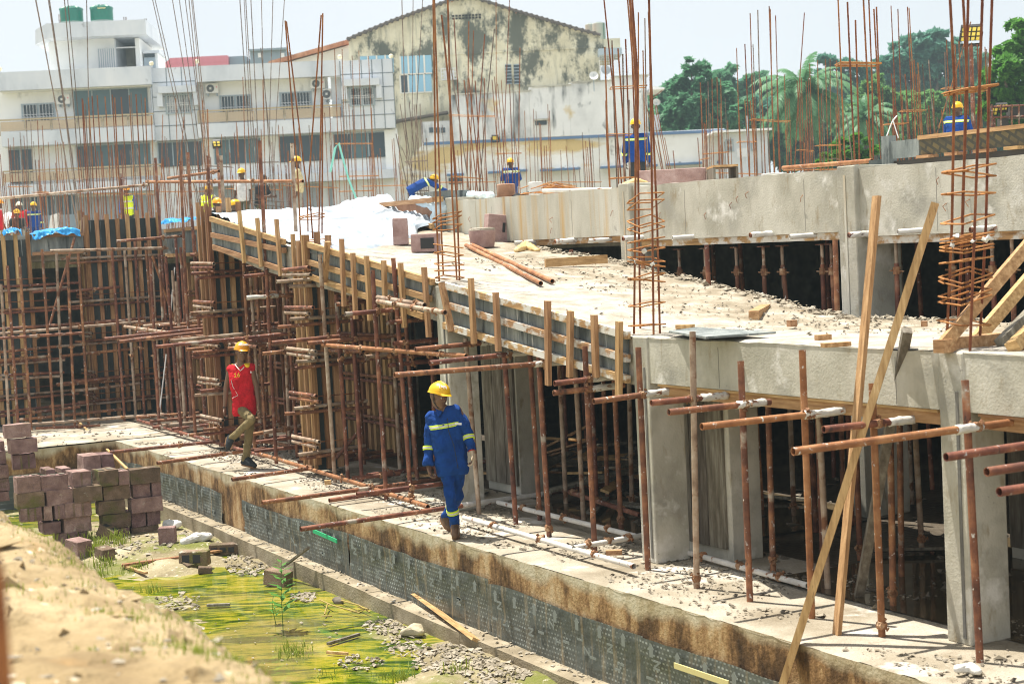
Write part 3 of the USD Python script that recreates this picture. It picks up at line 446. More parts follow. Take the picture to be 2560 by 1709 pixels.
# upper floor: slab, rear beams and its columns
struct('upper_slab', [box(-75.8, 15.9, 12.62, 32.8, 3.1, 3.80), box(-75.8, -35.85, 9.35, 12.6, 3.3, 3.86), box(-35.84, -27.95, 10.85, 12.6, 3.3, 3.86), box(-75.8, -35.85, 2.0, 9.34, 3.3, 3.86)], 'concrete')
zt = lambda X: np.interp(X, [-25, -12.5, -4], [3.93, 3.83, 3.80])
for (x0, x1, z0, m, lab) in ((-24.75, -19.72, 3.24, 'concrete_rusty', 'concrete upper beam streaked with orange rust, left bay behind the ramp'), (-19.45, -15.12, 3.16, 'concrete', 'wide grey upper beam in the middle bay behind the ramp'), (-14.82, 2, 3.10, 'concrete', 'grey upper beam of the right bay behind the two tall planks')):
    t = Thing('upper_beam', lab, 'beam'); t.part('beam', beam('u', x0, x1, 12.22, 12.58, z0, 0, m, '', zf=zt), m)
    t.part('soffit_board', box(x0+.1, x1-.1, 12.26, 12.40, z0-.085, z0-.003), 'wood_cement')
    for xj in (x0+1.22, x0+3.66): t.part('form_joint', box(xj, xj+.005, 12.2185, 12.2198, z0+.03, 3.78), 'concrete_dark')
    for xj in rng.uniform(x0+.3, min(x1, -7)-.2, 7): zj = rng.uniform(3.4, 3.7); t.part('tie_wire', rod([[xj, 12.222, zj], [xj+rng.normal(0, .02), 12.19, zj-.03], [xj+rng.normal(0, .02), 12.20, zj-.08]], .004, 4), 'rebar')
    t.done()
for x, y, w, d, zb, ztop, lab in ((-19.72, 12.16, .27, .40, 2.5, 3.93, 'pale concrete column joining the two rear beams above the middle of the ramp'), (-15.12, 12.16, .30, .62, 0, 3.88, 'pale concrete rear column with a rust streak, right of the tall plank'), (-25.0, 12.14, .26, .45, 3.0, 3.98, 'short pale pilaster at the left end of the rusty upper beam')):
    t = Thing('concrete_column', lab, 'column'); t.part('shaft', roundbox(x, x+w, y, y+d, zb, ztop, .012), 'concrete'); 
    if w > .26: t.part('rust_streak', box(x+.11, x+.145, y-.006, y-.002, max(zb, 2.2), ztop-.1), 'concrete_rusty')
    t.done()
t = Thing('end_shutter', 'weathered grey formwork board closing the left end of the rusty upper beam', 'formwork')
t.part('panel', box(-25.55, -25.02, 12.05, 12.6, 3.25, 4.10), 'form_grey')
for z in (3.35, 3.92): t.part('cleat', box(-25.6, -24.85, 11.99, 12.047, z, z+.085), 'wood_x')
t.done()
# inner columns
for px, py, w, d, fm, lab in ((1222, 1220, .90, .35, 1, 'grey inner column still faced with weathered boards, right of the man in blue'), (1700, 1372, .95, .36, 1, 'grey inner column with a dark board facing beside the middle column'), (845, 1062, .55, .5, 0, 'bare concrete inner column behind tube bundles left of the man in blue'), (950, 1090, .62, .5, 0, 'grey concrete inner wall pier between the two walking men'), (2530, 1395, .6, .5, 1, 'rough dark column at the right edge behind the pale column')):
    p = hz(px, py); x, y = p[0], max(p[1], 9.5)
    t = Thing('inner_column', lab, 'column'); t.part('shaft', roundbox(x, x+w, y, y+d, 0, deck_z(x)-.22, .01), 'concrete')
    if fm:
        for k in range(3): t.part('facing_board', box(x+.02+k*.29, x+.02+k*.29+.275, y-.035, y-.003, .12, deck_z(x)-.3), 'wood_old')
    t.done()
# left wing: beams closing the openings between the tall column forms
def form_beam(name, x0, x1, y0, y1, z0, z1, lab, along='y'):
    t = Thing(name, lab, 'formwork'); n = 3
    for k in range(n):
        a, b = k/n, (k+1)/n-.004
        if along == 'y': t.part('panel', box(x0, x1, y0+(y1-y0)*a, y0+(y1-y0)*b, z0, z1), 'form_grey')
        else: t.part('panel', box(x0+(x1-x0)*a, x0+(x1-x0)*b, y0, y1, z0, z1), 'form_grey')
    for z in (z0+.005, z1-.075):
        if along == 'y': t.part('waler_board', box(x1+.002, x1+.05, y0, y1, z, z+.07), 'wood_y')
        else: t.part('waler_board', box(x0, x1, y0-.05, y0-.002, z, z+.07), 'wood_x')
    t.done()
form_beam('beam_formwork', -35.8, -35.5, 7.87, 8.93, 3.42, 3.86, 'grey beam formwork with timber edge under the bright blue tarp')
form_beam('beam_formwork', -34.9, -28.25, 10.5, 10.8, 3.25, 3.84, 'grey beam formwork between the black column form and the ramp', 'x')
def ramp_pt(px, py, off=0.):
    d = ray(px, py); t = np.linspace(8, 48, 4000); P = CAM+d*t[:, None]; g = P[:, 2]-(deck_z(P[:, 0])+off)
    k = np.nonzero((g[:-1] > 0) & (g[1:] <= 0) & (P[:-1, 1] > 8.5))[0]; k = k[0] if len(k) else int(np.argmin(np.abs(g)+(P[:, 1] < 9)*9)); return P[k]
# ---------------------------------------------------------------- sloping formwork of the ramp
def slope_form(label, boards, studs, x0, x1, mat):
    t = Thing('ramp_formwork', label, 'formwork')
    (ta, tb), (ba, bb) = boards[0], boards[2]
    A, B, C, D = [vy(*p, 9.045) for p in (ta, tb, bb, ba)]
    n = 4
    for k in range(n):
        u, w = k/n, (k+1)/n-.004
        q = np.array([A+(B-A)*u, A+(B-A)*w, D+(C-D)*w, D+(C-D)*u]); q2 = q+[0, .018, 0]
        t.part('panel', trimesh.Trimesh(np.vstack([q, q2]), quads([[0, 1, 2, 3], [7, 6, 5, 4], [0, 4, 5, 1], [1, 5, 6, 2], [2, 6, 7, 3], [3, 7, 4, 0]]), process=False), mat)
    for a, b in boards:
        p, q = vy(*a, 9.01), vy(*b, 9.01); t.part('waler_board', bar(p, q, .055, .078), 'wood_cement' if mat == 'form_grey' and x0 > -19 else 'wood_x')
    for k, (a, b) in enumerate(studs):
        p, q = vy(*a, 8.955), vy(*b, 8.955); t.part('stud', bar(q, p, .075, .048, 0), 'wood_up')
    t.done()
slope_form('far sloping formwork beside the white tarp, between two tall scaffold tubes', [((527, 547), (711, 605)), ((530, 587), (712, 626)), ((534, 617), (714, 676))],
           [((598, 528), (611, 657)), ((643, 545), (653, 667)), ((691, 548), (702, 690))], -27.8, -23.4, 'form_grey')
slope_form('middle sloping grey formwork with seven timber uprights, left of the pale column', [((769, 611), (1083, 705)), ((769, 654), (1076, 746)), ((772, 689), (1061, 791))],
           [((819, 604), (812, 705)), ((854, 597), (860, 766)), ((882, 632), (889, 797)), ((916, 640), (925, 801)), ((959, 651), (964, 787)), ((1001, 657), (1011, 819)), ((1060, 668), (1072, 843))], -23, -19, 'form_grey')
slope_form('near sloping formwork caked with splashed cement, right of the pale column', [((1111, 713), (1571, 838)), ((1121, 762), (1571, 896)), ((1111, 813), (1571, 948))],
           [((1104, 707), (1129, 828)), ((1177, 695), (1185, 859)), ((1239, 731), (1246, 878)), ((1369, 752), (1371, 963)), ((1426, 777), (1424, 943)), ((1485, 787), (1490, 943)), ((1548, 803), (1547, 989))], -18.5, -14.5, 'form_grey')
# ---------------------------------------------------------------- column forms: panels, timber studs all round, paired tube walers
def column_form(label, x0, x1, y0, y1, ztop, zbot, levels, nx, ny, mat, name='column_formwork', seed=0, out=.35, pipes=True, ext=None):
    r = np.random.default_rng(seed); t = Thing(name, label, 'formwork')
    t.part('panel', box(x0+.05, x1-.05, y0+.05, y1-.05, zbot, ztop-.12), mat)
    for k in range(ny):                                    # studs on the face towards us (+x)
        y = y0+.03+(y1-y0-.06)*(k/(max(1, ny-1))); h = ztop+r.uniform(-.12, .12)
        t.part('stud', bar([x1-.01, y, zbot+r.uniform(0, .1)], [x1-.01, y, h], .058, .078, 0), 'wood_up' if r.random() < .55 else 'wood_red')  # larger share of dark wood_red here and below stands in for tube shade
    for k in range(nx):                                    # studs on the trench side (-y)
        x = x0+.03+(x1-x0-.1)*(k/(max(1, nx-1))); h = ztop+r.uniform(-.12, .12)
        t.part('stud', bar([x, y0+.01, zbot+r.uniform(0, .1)], [x, y0+.01, h], .06, .05, 0), 'wood_up' if r.random() < .55 else 'wood_red')
    if pipes:
        for z in levels:
            for dz in (0, .075):
                e0, e1 = r.uniform(.5, 1.)*out, r.uniform(.5, 1.)*out
                if ext: e0 += r.uniform(*ext)
                t.part('waler_tube', pipe([x1+.065, y0-e0, z+dz+r.normal(0, .012)], [x1+.065, y1+e1, z+dz+r.normal(0, .012)]), 'pipe' if r.random() < .7 else 'pipe_grey', True)
                t.part('waler_tube', pipe([x0-.25, y0-.065, z+dz+.16], [x1+r.uniform(.18, .42), y0-.065, z+dz+.16+r.normal(0, .012)]), 'pipe_grey' if r.random() < .6 else 'pipe', True)
            t.part('tie_rod', rod([[x1+.13, y0-.3, z+.22], [x1+.12, y1+.3, z+.21]], .008, 5), 'rebar')
    t.done()
column_form('wide black plywood column form with timber studs, right of the bright blue tarp', -36.0, -35.5, 8.98, 10.55, 4.22, .0, (.3, .75, 1.55, 2.35, 3.25), 4, 8, 'form_black', seed=81, ext=(.1, .5))
column_form('black plywood column form at the left edge of the photo under the blue tarp', -36.0, -35.5, 6.3, 7.83, 3.88, .0, (.55, 1.25, 2.3, 2.75), 4, 7, 'form_black', seed=82, ext=(0, .1), out=1.)
column_form('timber column form where the ramp meets the upper deck, behind the man in red', -28.15, -27.6, 9.02, 9.6, 4.1, .08, (.3, .95, 1.6, 2.25, 2.9), 3, 4, 'form_black', seed=83, out=.5)
column_form('timber column form in the gap between the far and middle sloping formwork', -23.6, -23.1, 8.96, 9.36, 3.42, .08, (.3, .95, 1.6, 2.2, 2.75), 3, 3, 'form_black', seed=84, out=.5)
# board-marked wall form behind the scaffold (studs side by side)
for x0, x1, y, zt, lab, s in ((-34.9, -28.6, 10.9, 3.2, 'long timber board form deep behind the left scaffold', 85), (-27.4, -23.8, 10.7, 3.0, 'timber board form in the shade behind the man in red', 86)):
    t = Thing('wall_formwork', lab, 'formwork'); r = np.random.default_rng(s); t.part('panel', box(x0, x1, y+.06, y+.09, .05, zt), 'form_black'); x = x0
    while x < x1-.1:
        w = r.uniform(.07, .11); t.part('stud', box(x, x+w, y+r.uniform(-.02, 0), y+.055, .05, zt+r.uniform(-.15, 0)), 'wood_up' if r.random() < .7 else 'wood_red'); x += w+r.uniform(.06, .22)
    for z in (.5, 1.15, 1.8, 2.45):
        for dz in (0, .08): t.part('waler_tube', pipe([x0-.2, y-.055, z+dz], [x1+.2, y-.055, z+dz+.01]), 'pipe', True)
    t.done()
# ---------------------------------------------------------------- scaffold tubes
RC = np.random.default_rng(91)
NT = [0]
def tube(p, q, mat, label, group=None, clamps=(), r=.029, name='scaffold_tube', sleeve=None):
    NT[0] += 1
    t = Thing(name, label, 'scaffold tube', group); t.part('tube', pipe(p, q, r), mat, True)
    for c in clamps: t.part('coupler', coupler(c, RC), 'clamp')
    if sleeve is not None:
        a, b = np.asarray(p)+(np.asarray(q)-p)*sleeve[0], np.asarray(p)+(np.asarray(q)-p)*sleeve[1]
        k = 9; pts = [a+(b-a)*i/(k-1) for i in range(k)]; m = rod(pts, r*1.18, 9); v = np.array(m.vertices); m.vertices = v+RC.normal(0, .0035, v.shape); t.part('cement_crust', m, 'pipe_splashed', True)
    t.done()
# uprights along the slab edge, listed (top px, base px, look)
UP = [((1595, 868), (1620, 1425), 'pipe', 'rusty upright tube touching the left side of the middle column'),
      ((1728, 829), (1742, 1469), 'pipe_grey', 'pale speckled upright tube, first one right of the middle column'),
      ((1843, 903), (1875, 1503), 'pipe', 'upright tube with flaking white paint, second right of the middle column'),
      ((2003, 875), (2030, 1545), 'pipe_orange', 'bright rust upright tube just left of the two long planks'),
      ((2181, 958), (2205, 1590), 'pipe_orange', 'bright orange rusted upright tube behind the crossing of the long planks'),
      ((2410, 950), (2450, 1655), 'pipe', 'brown upright tube standing in front of the right pale column'),
      ((1463, 865), (1487, 1378), 'pipe', 'rusty upright tube under the right end of the cement-caked formwork'),
      ((1342, 890), (1373, 1340), 'pipe', 'reddish upright tube with a ragged clamp at its foot, on the white base tube'),
      ((1259, 893), (1290, 1310), 'pipe', 'rusty upright tube right of the boarded inner column'),
      ((1171, 845), (1198, 1285), 'pipe_grey', 'pale upright tube immediately right of the man in blue'),
      ((984, 645), (1028, 1253), 'pipe', 'red-brown upright tube immediately left of the man in blue'),
      ((929, 675), (966, 1249), 'pipe', 'red-brown upright tube, second left of the man in blue'),
      ((870, 637), (905, 1204), 'pipe', 'red-brown upright tube, third left of the man in blue'),
      ((804, 636), (838, 1206), 'pipe_grey', 'whitish paint-flaked upright tube in front of the bare concrete inner column'),
      ((728, 358), (766, 1142), 'pipe_grey', 'very tall tube rising far above the tarp beside the man in the cream shirt'),
      ((651, 352), (691, 1159), 'pipe', 'very tall red-brown tube in front of the white tarp, right of the man in red'),
      ((551, 389), (590, 1115), 'pipe_grey', 'very tall tube in front of the white shirt worker, paler in its lower half'),
      ((523, 389), (550, 1070), 'pipe', 'tall tube right behind the vest worker at the left tip of the ramp'),
      ((471, 381), (515, 1080), 'pipe', 'very tall tube above the left tip of the ramp, left of the hi-vis worker'),
      ((452, 402), (480, 1062), 'pipe', 'tall tube between the black column form and the ramp tip'),
      ((387, 395), (432, 1046), 'pipe', 'tall leaning tube at the right edge of the black column form'),
      ((302, 434), (338, 1030), 'pipe', 'tall tube in front of the black column form under the orange helmet worker')]
FOOT = {}
for k, (a, b, mat, lab) in enumerate(UP):
    p = hz(*b); q = vy(*a, p[1]); q[1] += RC.normal(0, .02); FOOT[k] = (p, q)
    tube(p, q, mat, 'tall '+lab if False else lab, None, [p+[0, 0, .09]] if k % 3 == 1 else ())
# short jungle uprights of the left wing
L1 = [((3, 710), (22, 1050)), ((18, 664), (45, 1057)), ((48, 643), (77, 1057)), ((105, 623), (132, 1018)), ((141, 632), (157, 1029)), ((168, 639), (186, 1036)), ((195, 632), (221, 1043)), ((279, 618), (311, 1036)), ((311, 618), (339, 1028)), ((337, 600), (361, 1036)), ((364, 607), (396, 1036)), ((439, 596), (468, 1057)), ((489, 625), (518, 1057)), ((610, 660), (640, 1120)), ((660, 690), (668, 1100)), ((712, 600), (728, 1090))]
GL = 'upright tubes of the dense left scaffold'
for k, (a, b) in enumerate(L1):
    p = hz(*b); xx_ = p[0] if p[0] > -34.4 else -34.35+.04*(k % 3); p = vx(*b, xx_); q = vx(*a, xx_); p = p+(q-p)*(-p[2]/(q[2]-p[2])); tube(p, q, 'pipe' if k % 4 else 'pipe_grey', 'rusty upright scaffold tube in the dense left scaffold', GL, [p+(q-p)*RC.uniform(.35, .5)])
# horizontal tubes sticking out over the trench at beam level: (tip px, far px, upright index or x, look)
OUT = [((1983, 1128), (2620, 1043), 5, 'pipe_orange', 'long orange tube sticking out in front of the right pale column', (.62, .72)),
       ((2365, 1142), (2640, 1102), -8.45, 'pipe', 'rusty tube crossing the right pale column, upper of the right edge tubes', None),
       ((2467, 1179), (2660, 1150), -7.75, 'pipe', 'short orange tube end at the right edge, middle of three', None),
       ((2498, 1229), (2660, 1205), -7.5, 'pipe', 'short rusty tube end at the right edge, lowest of three', None),
       ((2059, 1073), (2290, 1047), 4, 'pipe', 'rusty tube sticking out behind the crossing planks', (.70, .98)),
       ((1754, 1066), (2160, 1020), 3, 'pipe_orange', 'rusty tube sticking out left of the long planks, with white cement near its clamp', (.62, .88)),
       ((1672, 1030), (1925, 1004), 2, 'pipe', 'rusty tube with a thick white cement crust, second right of the middle column', (.66, .95)),
       ((1628, 1007), (1850, 984), 1, 'pipe', 'rusty tube with white crust sticking out just right of the middle column', (.55, .85)),
       ((1484, 1003), (1700, 974), 0, 'pipe', 'rusty tube with white crust crossing in front of the middle column', (.58, .95)),
       ((1384, 982), (1560, 962), 6, 'pipe', 'lower of two rusty tubes under the right end of the cement-caked formwork', (.5, .95)),
       ((1386, 958), (1545, 940), 6, 'pipe', 'upper of two rusty tubes under the right end of the cement-caked formwork', (.55, .95)),
       ((986, 937), (1430, 903), 7, 'pipe', 'long rusty tube sticking out above the head of the man in blue', (.78, .97)),
       ((1074, 907), (1340, 878), 8, 'pipe', 'rusty tube with white crust at its inner end above the man in blue', (.72, .97)),
       ((1038, 873), (1255, 852), 9, 'pipe', 'rusty tube sticking out below the tilted timber upright', (.75, .98)),
       ((983, 859), (1170, 842), 10, 'pipe', 'rusty tube in front of the pale left column, under the near formwork', None),
       ((769, 858), (1010, 836), 12, 'pipe', 'rusty tube at mid height with its end in front of the inner column', None),
       ((679, 857), (870, 838), 13, 'pipe', 'reddish tube end at mid height left of the inner column', None),
       ((967, 807), (1075, 796), 10, 'pipe', 'short reddish tube under the two stacked pale tubes', None),
       ((863, 785), (1000, 773), 11, 'pipe', 'short rusty tube below the middle of the grey sloping formwork', None),
       ((841, 761), (945, 750), 12, 'pipe', 'short rusty tube under the left part of the grey sloping formwork', None),
       ((718, 711), (806, 704), 14, 'pipe', 'short brown tube by the timber form in the formwork gap', None),
       ((618, 744), (868, 729), 15, 'pipe', 'long brown tube crossing in front of the formwork gap', (.0, .3)),
       ((609, 691), (714, 681), 15, 'pipe', 'brown tube under the right end of the far sloping formwork', None),
       ((537, 676), (655, 664), 16, 'pipe', 'brown tube with white specks under the far sloping formwork, second of three', None),
       ((502, 657), (612, 647), 17, 'pipe', 'brown tube under the left tip of the far sloping formwork', None),
       ((475, 637), (570, 633), 18, 'pipe', 'uppermost short brown tube at the left tip of the ramp', None),
       ((291, 603), (480, 588), 20, 'pipe', 'long tube across the top of the black column form', None),
       ((125, 627), (420, 620), 20, 'pipe_grey', 'pale long tube along the top walers of the black column form', None)]
for a, b, u, mat, lab, sl in OUT:
    if isinstance(u, int): x = FOOT[u][0][0]+.05
    else: x = u
    p, q = vx(*a, x), vx(*b, x); cl = []
    if isinstance(u, int):
        P0, P1 = FOOT[u]; yy = P0[1]; k = (yy-p[1])/(q[1]-p[1])
        if 0 < k < 1: cl = [p+(q-p)*k]
    tube(p, q, mat, lab, None, cl, sleeve=sl)
# pairs of tubes running along the ramp edge
for a, b, y, mat, lab in (((944, 753), (1113, 781), 8.72, 'pipe_grey', 'lower of two pale stacked tubes left of the tilted timber upright'), ((944, 743), (1062, 762), 8.78, 'pipe_grey', 'upper of two pale stacked tubes left of the tilted timber upright'),
                          ((808, 862), (1166, 890), 8.78, 'pipe_orange', 'long sloping orange-brown tube tied under the middle uprights'), ((312, 816), (426, 832), 8.9, 'pipe_grey', 'sloping pale tube with wire ties below the black column form')):
    p, q = vy(*a, y), vy(*b, y); tube(p, q, mat, lab, None, [p+(q-p)*k for k in (.3, .55, .85)])
# tubes lying on the slab and poking out over the trench
BASE = [((752, 1322), (1592, 1200), .10, 'pipe', 'long rusty base tube poking over the trench below the man in blue', (.45, .72)), ((655, 1256), (1105, 1196), .12, 'pipe', 'long rusty base tube, longest of the group over the black membrane', None), ((892, 1235), (1120, 1207), .2, 'pipe', 'rusty base tube ending on the slab left of the boots of the man in blue', None), ((823, 1250), (1030, 1221), .08, 'pipe', 'short rusty base tube poking over the edge beside a longer one', None),
        ((580, 1198), (860, 1158), .12, 'pipe', 'rusty base tube below the boots of the man in red', None), ((393, 1157), (665, 1120), .12, 'pipe', 'rusty base tube in front of the feet of the man in red', None), ((275, 1130), (562, 1101), .12, 'pipe', 'rusty base tube above the purple block stack', None),
        ((745, 1153), (990, 1125), .10, 'pipe', 'dark rusty base tube behind the long sloping base tube', None), ((880, 1195), (1000, 1183), .12, 'pipe', 'short orange base tube by the third upright left of the man in blue', None)]
for a, b, z, mat, lab, sl in BASE:
    p, q = hz(*a, z), hz(*b, z); tube(p, q, mat, lab, None, [p+(q-p)*.6], sleeve=sl)
for pts, z, mat, lab in ((((345, 1050), (660, 1140)), .10, 'pipe', 'long base tube along the slab behind the man in red'), (((650, 1134), (917, 1215)), .12, 'pipe_orange', 'long base tube along the slab between the two walking men'), (((890, 1207), (1070, 1266)), .10, 'pipe_orange', 'base tube ending behind the boots of the man in blue'),
                         (((1160, 1293), (1585, 1415)), .10, 'pipe_splashed', 'white cement-covered base tube in front of the middle column'), (((1245, 1255), (1600, 1342)), .10, 'pipe_splashed', 'white cement-covered base tube behind the front one'), (((1700, 1375), (2020, 1463)), .06, 'pipe_splashed', 'white base tube in the shade right of the middle column'), (((1434, 1369), (1604, 1338)), .12, 'pipe_splashed', 'short white tube lying across towards the middle column'), (((1395, 1220), (1600, 1287)), .15, 'pipe', 'rusty base tube in the shade behind the white ones')):
    p, q = hz(*pts[0], z), hz(*pts[1], z); tube(p, q, mat, lab, None, [p+(q-p)*k+[0, 0, .01] for k in (.2, .5, .8)])
# mid-level and base bundles in the left scaffold, lying across the wing
GM = 'level tubes of the left scaffold'
for k, (a, b, x) in enumerate([((0, 834), (360, 804), -34.4), ((0, 822), (330, 800), -34.9), ((112, 815), (420, 790), -35.1), ((0, 845), (205, 832), -34.2), ((340, 811), (500, 796), -33.4), ((358, 815), (520, 800), -32.8), ((396, 815), (540, 802), -32.0), ((428, 821), (700, 795), -30.8),
                               ((261, 847), (660, 806), -29.4), ((298, 854), (700, 808), -28.2), ((425, 852), (760, 820), -26.6), ((389, 867), (775, 829), -25.4), ((640, 842), (760, 830), -24.6),
                               ((0, 1040), (200, 1017), -34.8), ((40, 1050), (310, 1022), -34.4), ((80, 1060), (420, 1034), -34.0), ((90, 1070), (250, 1064), -33.7), ((0, 1030), (220, 1006), -35.0), ((340, 1043), (500, 1031), -32.6), ((375, 1053), (520, 1040), -31.8), ((405, 1063), (545, 1050), -31.0), ((430, 1072), (600, 1052), -30.2),
                               ((0, 900), (120, 890), -35.2), ((0, 880), (140, 866), -35.2), ((0, 938), (160, 930), -35.2), ((0, 948), (150, 940), -35.2), ((80, 730), (170, 722), -35.3), ((170, 728), (300, 717), -35.2), ((150, 890), (340, 871), -35.1), ((140, 960), (340, 938), -35.1), ((178, 978), (350, 958), -35.1),
                               ((600, 1090), (760, 1065), -26.0), ((640, 1105), (790, 1085), -25.4), ((560, 1075), (700, 1052), -27.2), ((540, 1060), (690, 1040), -27.8), ((660, 1080), (760, 1062), -25.8)]):
    p, q = vx(*a, x), vx(*b, x); tube(p, q, 'pipe' if k % 5 else 'pipe_grey', 'rusty level scaffold tube in the left scaffold', GM, [p+(q-p)*RC.uniform(.4, .8)])
for a, b, x, mat, lab in (((187, 593), (125, 810), -34.6, 'pipe', 'slanting brown brace tube in the dark opening under the blue tarp'), ((381, 640), (436, 800), -33.6, 'pipe_orange', 'slanting orange prop tube right of the black column form'), ((437, 668), (425, 800), -33.0, 'white_plastic', 'thin white slanting pipe beside the orange prop'), ((416, 885), (398, 1036), -33.0, 'white_plastic', 'thin white pipe leaning low in the left scaffold'), ((895, 1080), (840, 1145), -22.8, 'pipe', 'slanting red-brown brace low between the two inner columns')):
    p, q = vx(*a, x), vx(*b, x); tube(q, p, mat, lab, None, (), r=.026 if 'thin' not in lab else .014)
p, q = vy(0, 496, 7.2), vy(372, 463, 9.3)
p, q = dep(0, 496, 37.), dep(372, 462, 35.5); tube(p, q, 'pipe_grey', 'long handrail tube above the blue tarp at the left', None, [p+(q-p)*.97])
p, q = dep(366, 455, 35.3), dep(757, 453, 29.2); tube(p, q, 'pipe_orange', 'long handrail tube in front of the vest worker and the white shirt worker', None, [p+(q-p)*k for k in (.02, .28, .48, .73, .97)])
p, q = dep(420, 446, 35.), dep(548, 428, 33.); tube(p, q, 'pipe_orange', 'short slanting tube above the long handrail', None, [p+(q-p)*.9])
# more of the thicket between the left wing and the bare inner column
for k in range(30):
    x = -34.2+13.2*(k+RC.uniform(.1, .9))/30; y = RC.choice([9.25, 9.6, 9.95])+RC.normal(0, .05)
    if abs(x+27.9) < .45 or abs(x+23.3) < .4 or x > -20.6: continue
    tube([x, y, 0], [x+RC.normal(0, .04), y+RC.normal(0, .03), min(deck_z(x), 3.7)-RC.uniform(.25, .9)], 'pipe' if k % 3 else 'pipe_grey', 'rusty upright scaffold tube in the dense left scaffold', GL, [[x, y, 1.72]])
for k in range(26):
    x = -33.+12.5*(k+.5)/26+RC.normal(0, .1); z = (1.78, 1.72, 1.84, .12)[k % 4]+RC.normal(0, .03)
    y0 = RC.uniform(8.75, 9.2); tube([x, y0, z], [x+RC.normal(0, .08), y0+RC.uniform(1.2, 2.6), z+RC.normal(0, .03)], 'pipe' if k % 4 else 'pipe_grey', 'rusty level scaffold tube in the left scaffold', GM, [[x, y0+.35, z]])
for k in range(12):
    x = -33+RC.uniform(0, 11); y = RC.choice([9.2, 9.55, 9.9]); z = (1.80, .14, 1.76)[k % 3]; tube([x, y, z], [x+RC.uniform(1.5, 2.8), y+RC.normal(0, .05), z+RC.normal(0, .05)], 'pipe', 'rusty level scaffold tube in the left scaffold', GM)
# props in the shade under the decks
GI = 'props in the shade under the decks'; GP = 'props carrying the upper beam'
IN = [(1459, 1300), (1553, 1323), (1519, 1249), (1719, 1296), (1809, 1390), (1933, 1428), (2070, 1473), (2233, 1516), (2254, 1443), (2305, 1377), (2331, 1223), (1350, 1300), (1415, 1260), (2150, 1400), (2040, 1330), (1985, 1290), (2110, 1300), (2190, 1270), (2280, 1260), (1880, 1300), (1640, 1260), (1580, 1270), (2480, 1420), (2440, 1320), (1000, 1180), (1040, 1190), (1120, 1230), (780, 1110), (700, 1075)]
def roof(x, y): return (deck_z(x)-.2 if y < 11.8 else 3.08)
for k, b in enumerate(IN):
    p = hz(*b); tube(p, [p[0]+RC.normal(0, .03), p[1]+RC.normal(0, .03), roof(p[0], p[1])], 'pipe' if k % 3 else 'pipe_grey', 'rusty prop tube standing in the shade under the concrete deck', GI, [p+[0, 0, .12]] if k % 2 else ())
for x in np.arange(-33.5, -5, 1.45):
    for y in (10.3, 11.9, 13.8):
        if RC.random() < .8:
            xx, y2 = x+RC.normal(0, .22), y+RC.normal(0, .18)
            if y2 < 9.75: continue
            tube([xx, y2, 0], [xx+RC.normal(0, .04), y2+RC.normal(0, .03), roof(xx, y2)], 'pipe', 'rusty prop tube standing in the shade under the concrete deck', GI)
for px in (1276, 1328, 1465, 1604, 1697, 1762, 1840, 1908, 1955, 2055, 2078, 2240, 2380, 2480, 2530):
    p = vy(px, 620, 12.34+RC.uniform(0, .1)); x = p[0]; zb = deck_z(x)-.6; zt_ = 3.02
    t = Thing('prop', 'rusty adjustable prop under the upper beam, behind the ramp', 'prop', GP)
    t.part('tube', pipe([x+RC.normal(0, .03), p[1], zb], [x, p[1], zt_-.22], .028), 'pipe', True); t.part('inner_tube', pipe([x, p[1], zt_-.5], [x, p[1], zt_], .02), 'pipe_grey', True)
    t.part('collar', rod([[x, p[1], zt_-.34], [x, p[1], zt_-.26]], .042, 8), 'clamp'); t.part('handle', rod([[x-.09, p[1]-.02, zt_-.3], [x+.09, p[1]+.02, zt_-.31]], .009, 5), 'clamp')
    t.part('head_plate', box(x-.06, x+.06, p[1]-.05, p[1]+.05, zt_, zt_+.012), 'pipe')
    t.done()
BEAMT = [((1286, 607), (1380, 598)), ((1386, 604), (1470, 596)), ((1472, 602), (1545, 594)), ((1556, 597), (1690, 588)), ((1681, 595), (1830, 586)), ((1874, 588), (1990, 580)), ((1974, 592), (2080, 580)), ((2120, 588), (2230, 578)), ((2244, 580), (2350, 572)), ((2425, 575), (2520, 566))]
for k, (a, b) in enumerate(BEAMT):
    p = vy(*a, 11.95); q = vx(*b, p[0]+.02); q = np.array([p[0]+.25, 13.0, p[2]+.02]); tube(p, q, 'pipe_splashed' if k % 2 == 0 else 'pipe', 'short bearer tube under the upper beam, %s from the left' % ORD[k], 'bearer tubes under the upper beam', (), sleeve=(.02, .35) if k % 2 else None)
# ---------------------------------------------------------------- loose timbers and planks
def timber1(name, p, q, w, t_, mat, label, roll=0., cat_='timber', group=None): thing1(name, bar(p, q, w, t_, roll), mat, label, cat_, group)
a, b, c = hz(2092, 1586), vy(2160, 960, 8.96), None
d = (b-a)/np.linalg.norm(b-a); top = vy(2192, 490, 9.06)
timber1('long_plank', a, top, .085, .035, 'wood_up', 'long flat plank propped almost upright against the right edge beam', .15)
a = np.array([-12.0, 8.05, -.45]); a = vy(1957, 1709, 7.95); top = vy(2338, 508, 9.15)
timber1('long_plank', a+(a-top)*.05, top, .085, .06, 'wood_up', 'longest leaning timber running from the trench across the edge beam, tilted right', .3)
timber1('long_plank', hz(2147, 1492), vy(2268, 825, 9.0), .075, .075, 'wood_old', 'old dark leaning timber behind the longest plank', .2)
BR = [((2353, 868), (2600, 578), 'wood_x', 'upper pale slanting timber brace on the deck at the right'), ((2440, 850), (2620, 640), 'wood_x', 'middle slanting timber brace on the deck at the right'), ((2505, 858), (2600, 760), 'wood_old', 'short grey slanting timber at the right edge of the deck'), ((2532, 868), (2620, 780), 'wood_x', 'lowest slanting timber at the right edge of the deck')]
